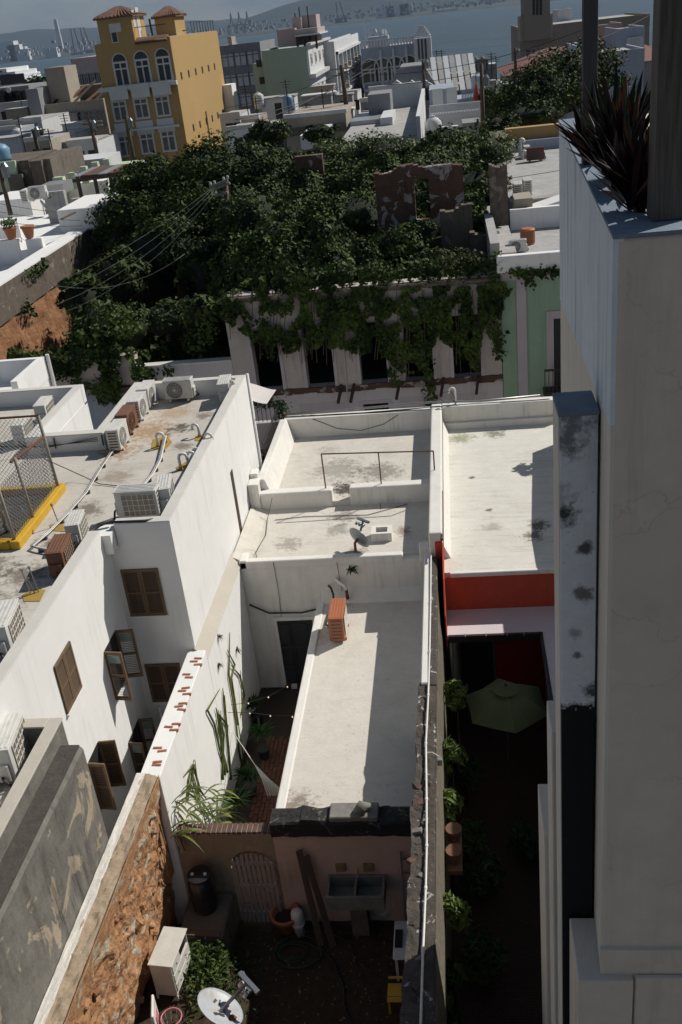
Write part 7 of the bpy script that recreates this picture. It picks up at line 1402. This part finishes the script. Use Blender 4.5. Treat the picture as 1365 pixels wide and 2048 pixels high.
front_box(bl,'street_wall','far_white',860,960,252,80,.6,-3); front_box(bl,'shed','far_grey',925,962,245,78,3,-3)
for i, (px, py, lab) in enumerate([(868,255,'round white cistern beside the lit side wall'),(868,280,'second white cistern below the first beside the lit wall')]):
    p = ay(px,py+10,74); c_ = thing('cistern',lab,'tank',p); MB().lathe([(.55,0),(.6,.3),(.55,.7),(.3,.95),(.1,1.0)],16,p).build('tank_body','far_white',c_,smooth=True); MB().lathe([(.16,.95),(.16,1.1)],10,p).build('lid','far_white',c_)
# houses by the water behind the terrace
for (px0,px1,py,y_,mt,lab) in [(890,955,146,125,'far_white','white flat roofed house with a small turret near the water'),(905,950,168,112,'far_blue','blue grey house below the turret house'),(955,972,118,118,'stone_mass','narrow dark chimney like house by the water'),(1005,1045,168,110,'far_white','small white house under the red roof')]:
    root, *_ = block('quay_house',lab,px0,px1,py,y_,8,-10,mt,(3,1,.9,1.2,ay(px0,py+14,y_).z,ay(px0,py+14,y_).z,.2,.8),None,par=.3)
# red roofed customs house
rd_ = thing('red_roof_house','long house with dull red hipped roof behind the round tree','house',(14,140,-6)); y = 132; a = ay(1006,138,y); zE = a.z-.8
boxes('wall','far_grey',rd_,[(a.x+.5,a.x+20,y+.5,y+16,-10,zE)]); zr_ = ay(1075,98,y+8).z
MB().add([(a.x,y,zE),(a.x+21,y,zE),(a.x+21,y+17,zE),(a.x,y+17,zE),(a.x+6,y+8.5,zr_),(a.x+16,y+8.5,zr_)],[(0,1,5,4),(1,2,5),(2,3,4,5),(3,0,4),(0,3,2,1)]).build('hipped_roof','red_roof',rd_); boxes('roof_box','far_white',rd_,[(a.x+7,a.x+8.5,y+4,y+5.5,zr_-2,zr_-.6)])
# tall pale tower building behind
tw, x0, x1, zt = block('tower_block','long tan building with a slim tower at the waterfront',1040,1300,42,230,30,-18,'far_tan',(8,2,2.4,3.0,-1,5,.08,.92),None)
tb_ = front_box(tw,'tower','far_tan',1046,1100,-60,228,8,8); front_box(tw,'tower_setback','far_beige',1040,1106,30,229,7,8); 
for i in range(3):
    for j in range(4): q = ay(1068+i*7,2+j*8,228); boxes('tower_opening','dark',tw,[(q.x-.25,q.x+.25,227.95,228,q.z-.35,q.z+.35)])
for (px0,px1,py,y_,mt,lab) in [(1195,1245,48,150,'far_beige','stained beige house seen between the two posts'),(1235,1290,55,130,'far_blue','pale blue house with balcony seen between the two posts'),(1155,1175,92,115,'far_blue','pale blue house corner behind the dark post'),(1195,1290,101,110,'far_blue','pale blue low wall seen between the two posts'),(1115,1145,18,260,'far_white','small white block before the tower')]:
    block('hill_house',lab,px0,px1,py,y_,10,-6,mt,None,None,par=.3)
bl2 = thing('railing_balcony','white railing on the pale blue house between the posts','railing',ay(1262,85,129)); a, b_ = ay(1255,88,129.6), ay(1285,84,129.6)
for k_ in range(10): p = a.lerp(b_,k_/9); MB().box(p.x-.06,p.x+.06,129.5,129.6,p.z-.5,p.z+.5).build('baluster','win_white',bl2)
MB().bar(a+Vector((0,0,.55)),b_+Vector((0,0,.55)),.12).build('rail','win_white',bl2)
# cruise ship at the quay
cs = thing('cruise_ship','white cruise ship with stacked decks at the left edge','ship',ay(0,190,420)); y = 420; z0 = -20
for k_, (pt, pxr) in enumerate(((178,66),(168,60),(160,54),(152,48),(144,40),(136,22))):
    a, b_ = ay(-200,pt,y), ay(pxr,pt,y); zt_ = ay(20,pt,y).z; zb_ = ay(20,pt+9,y).z if k_ else z0; MB().prism([(a.x,y,zb_),(b_.x-2,y,zb_),(b_.x+2,y+12,zb_),(b_.x-2,y+24,zb_),(a.x,y+24,zb_)],(0,0,zt_-zb_)).build('deck','ship_white',cs)
    if k_: boxes('window_band','pane',cs,[(a.x,b_.x-4,y-.3,y,zb_+.4,zt_-.7)])
a = ay(20,152,y); MB().box(a.x-4,a.x+6,y-.6,y,a.z-3,a.z+.5).build('dark_panel','dark',cs)
gq = thing('arched_hall','grey hall with arched openings below the ship','building',ay(30,200,200)); front_box(gq,'wall','far_grey',-30,58,175,205,10,-16)
for k_ in range(4): q = ay(8+14*k_,196,204.9); MB().lathe([(1.4,0),(1.4,.1)],12,(q.x,204.95,q.z),(0,-1,0)).build('arch','dark',gq)
MB().lathe([(.5,0),(.5,.2)],16,tuple(ay(18,180,204.7)),(0,-1,0)).build('round_sign','win_white',gq)
tr = ay(62,150,300); shrub('quay_trees','dark line of trees on the quay beside the ship',(tr.x+6,300,tr.z-4),(14,5,4),30,40,1.2,'leaf_far','trees',None); o = shrub('quay_trees','dark trees on the quay right of the first line',(tr.x+20,310,tr.z-7),(9,5,4),20,40,1.2,'leaf_far','trees',None)
# small rooftop clutter of the old town
ORD = ['leftmost','second','third','fourth','fifth','sixth','seventh','eighth','ninth']
def clutter(n, rng, maker, where):
    for i, (px, py, y_) in enumerate(sorted(rng() for _ in range(n))): maker(ay(px, py, y_), i, ORD[i]+('' if i == 0 else ' from the left'), where)
def mk_antenna(p, i, od, where):
    h_ = rnd.uniform(1.6,3.2); r_ = thing('rooftop_antenna','thin antenna, '+od+' '+where,'antenna',p,'rooftop antennas'); MB().tube([p-Vector((0,0,.4)),p+Vector((0,0,h_))],.05,5).build('mast','iron',r_)
    for k_ in range(3): MB().bar(p+Vector((-.5+.1*k_,0,h_-.2-.22*k_)),p+Vector((.5-.1*k_,0,h_-.2-.22*k_)),.04).build('element','iron',r_)
def mk_tank(p, i, od, where):
    r_ = thing('rooftop_tank',['white','blue','black'][i % 3]+' round water tank, '+od+' '+where,'tank',p,'rooftop tanks'); MB().lathe([(.5,-.3),(.55,.2),(.5,.6),(.55,.9),(.25,1.15)],12,p).build('tank_body',['far_white','tank_blue','plastic_black'][i % 3],r_,smooth=True); MB().lathe([(.14,1.1),(.14,1.25)],8,p).build('lid','far_white',r_)
def mk_box(p, i, od, where):
    w_ = rnd.uniform(.8,1.9); h_ = rnd.uniform(.5,1.4); r_ = thing('rooftop_shed','small stair shed, '+od+' '+where,'shed',p,'rooftop sheds'); MB().box(p.x-w_,p.x+w_,p.y,p.y+w_*1.5,p.z-2.5,p.z+h_).build('wall',['far_white','far_grey','far_beige','far_white','roof_grime'][i % 5],r_); MB().box(p.x-.35,p.x+.35,p.y-.03,p.y,p.z-1.3,p.z+.2).build('door','dark',r_); MB().box(p.x-w_-.1,p.x+w_+.1,p.y-.1,p.y+w_*1.5+.1,p.z+h_,p.z+h_+.1).build('roof_slab','far_white' if i % 2 else 'roof_grime',r_)
def r_left():
    py = rnd.uniform(225,305); return rnd.uniform(0,205), py, 80+(312-py)*.5
def r_mid():
    py = rnd.uniform(195,258); return rnd.uniform(465,690), py, 84+(262-py)*.45
def r_right():
    py = rnd.uniform(140,205); return rnd.uniform(870,1000), py, 96+(205-py)*.5
A_, B_, C_2 = 'on the roofs left of the yellow building', 'on the roofs before the mint building', 'on the roofs by the balustraded terrace'
clutter(8,r_left,mk_box,A_); clutter(6,r_left,mk_antenna,A_); clutter(4,r_left,mk_tank,A_); clutter(5,r_mid,mk_box,B_); clutter(6,r_mid,mk_antenna,B_); clutter(4,r_mid,mk_tank,B_); clutter(3,r_right,mk_box,C_2); clutter(4,r_right,mk_antenna,C_2)
# ================================================================== AIR
hz, t, b, o = newmat('haze'); t.nodes.remove(b); pvn = N(t,'ShaderNodeVolumePrincipled'); pvn.inputs['Color'].default_value = (.55,.74,1.0,1); pvn.inputs['Density'].default_value = HAZE; pvn.inputs['Anisotropy'].default_value = .1
t.links.new(pvn.outputs[0], o.inputs['Volume'])
stuff(boxes('haze', hz, None, [(-12500, 12500, -80, 11500, -26, 800)]), 'thin bluish sea haze over the harbour')
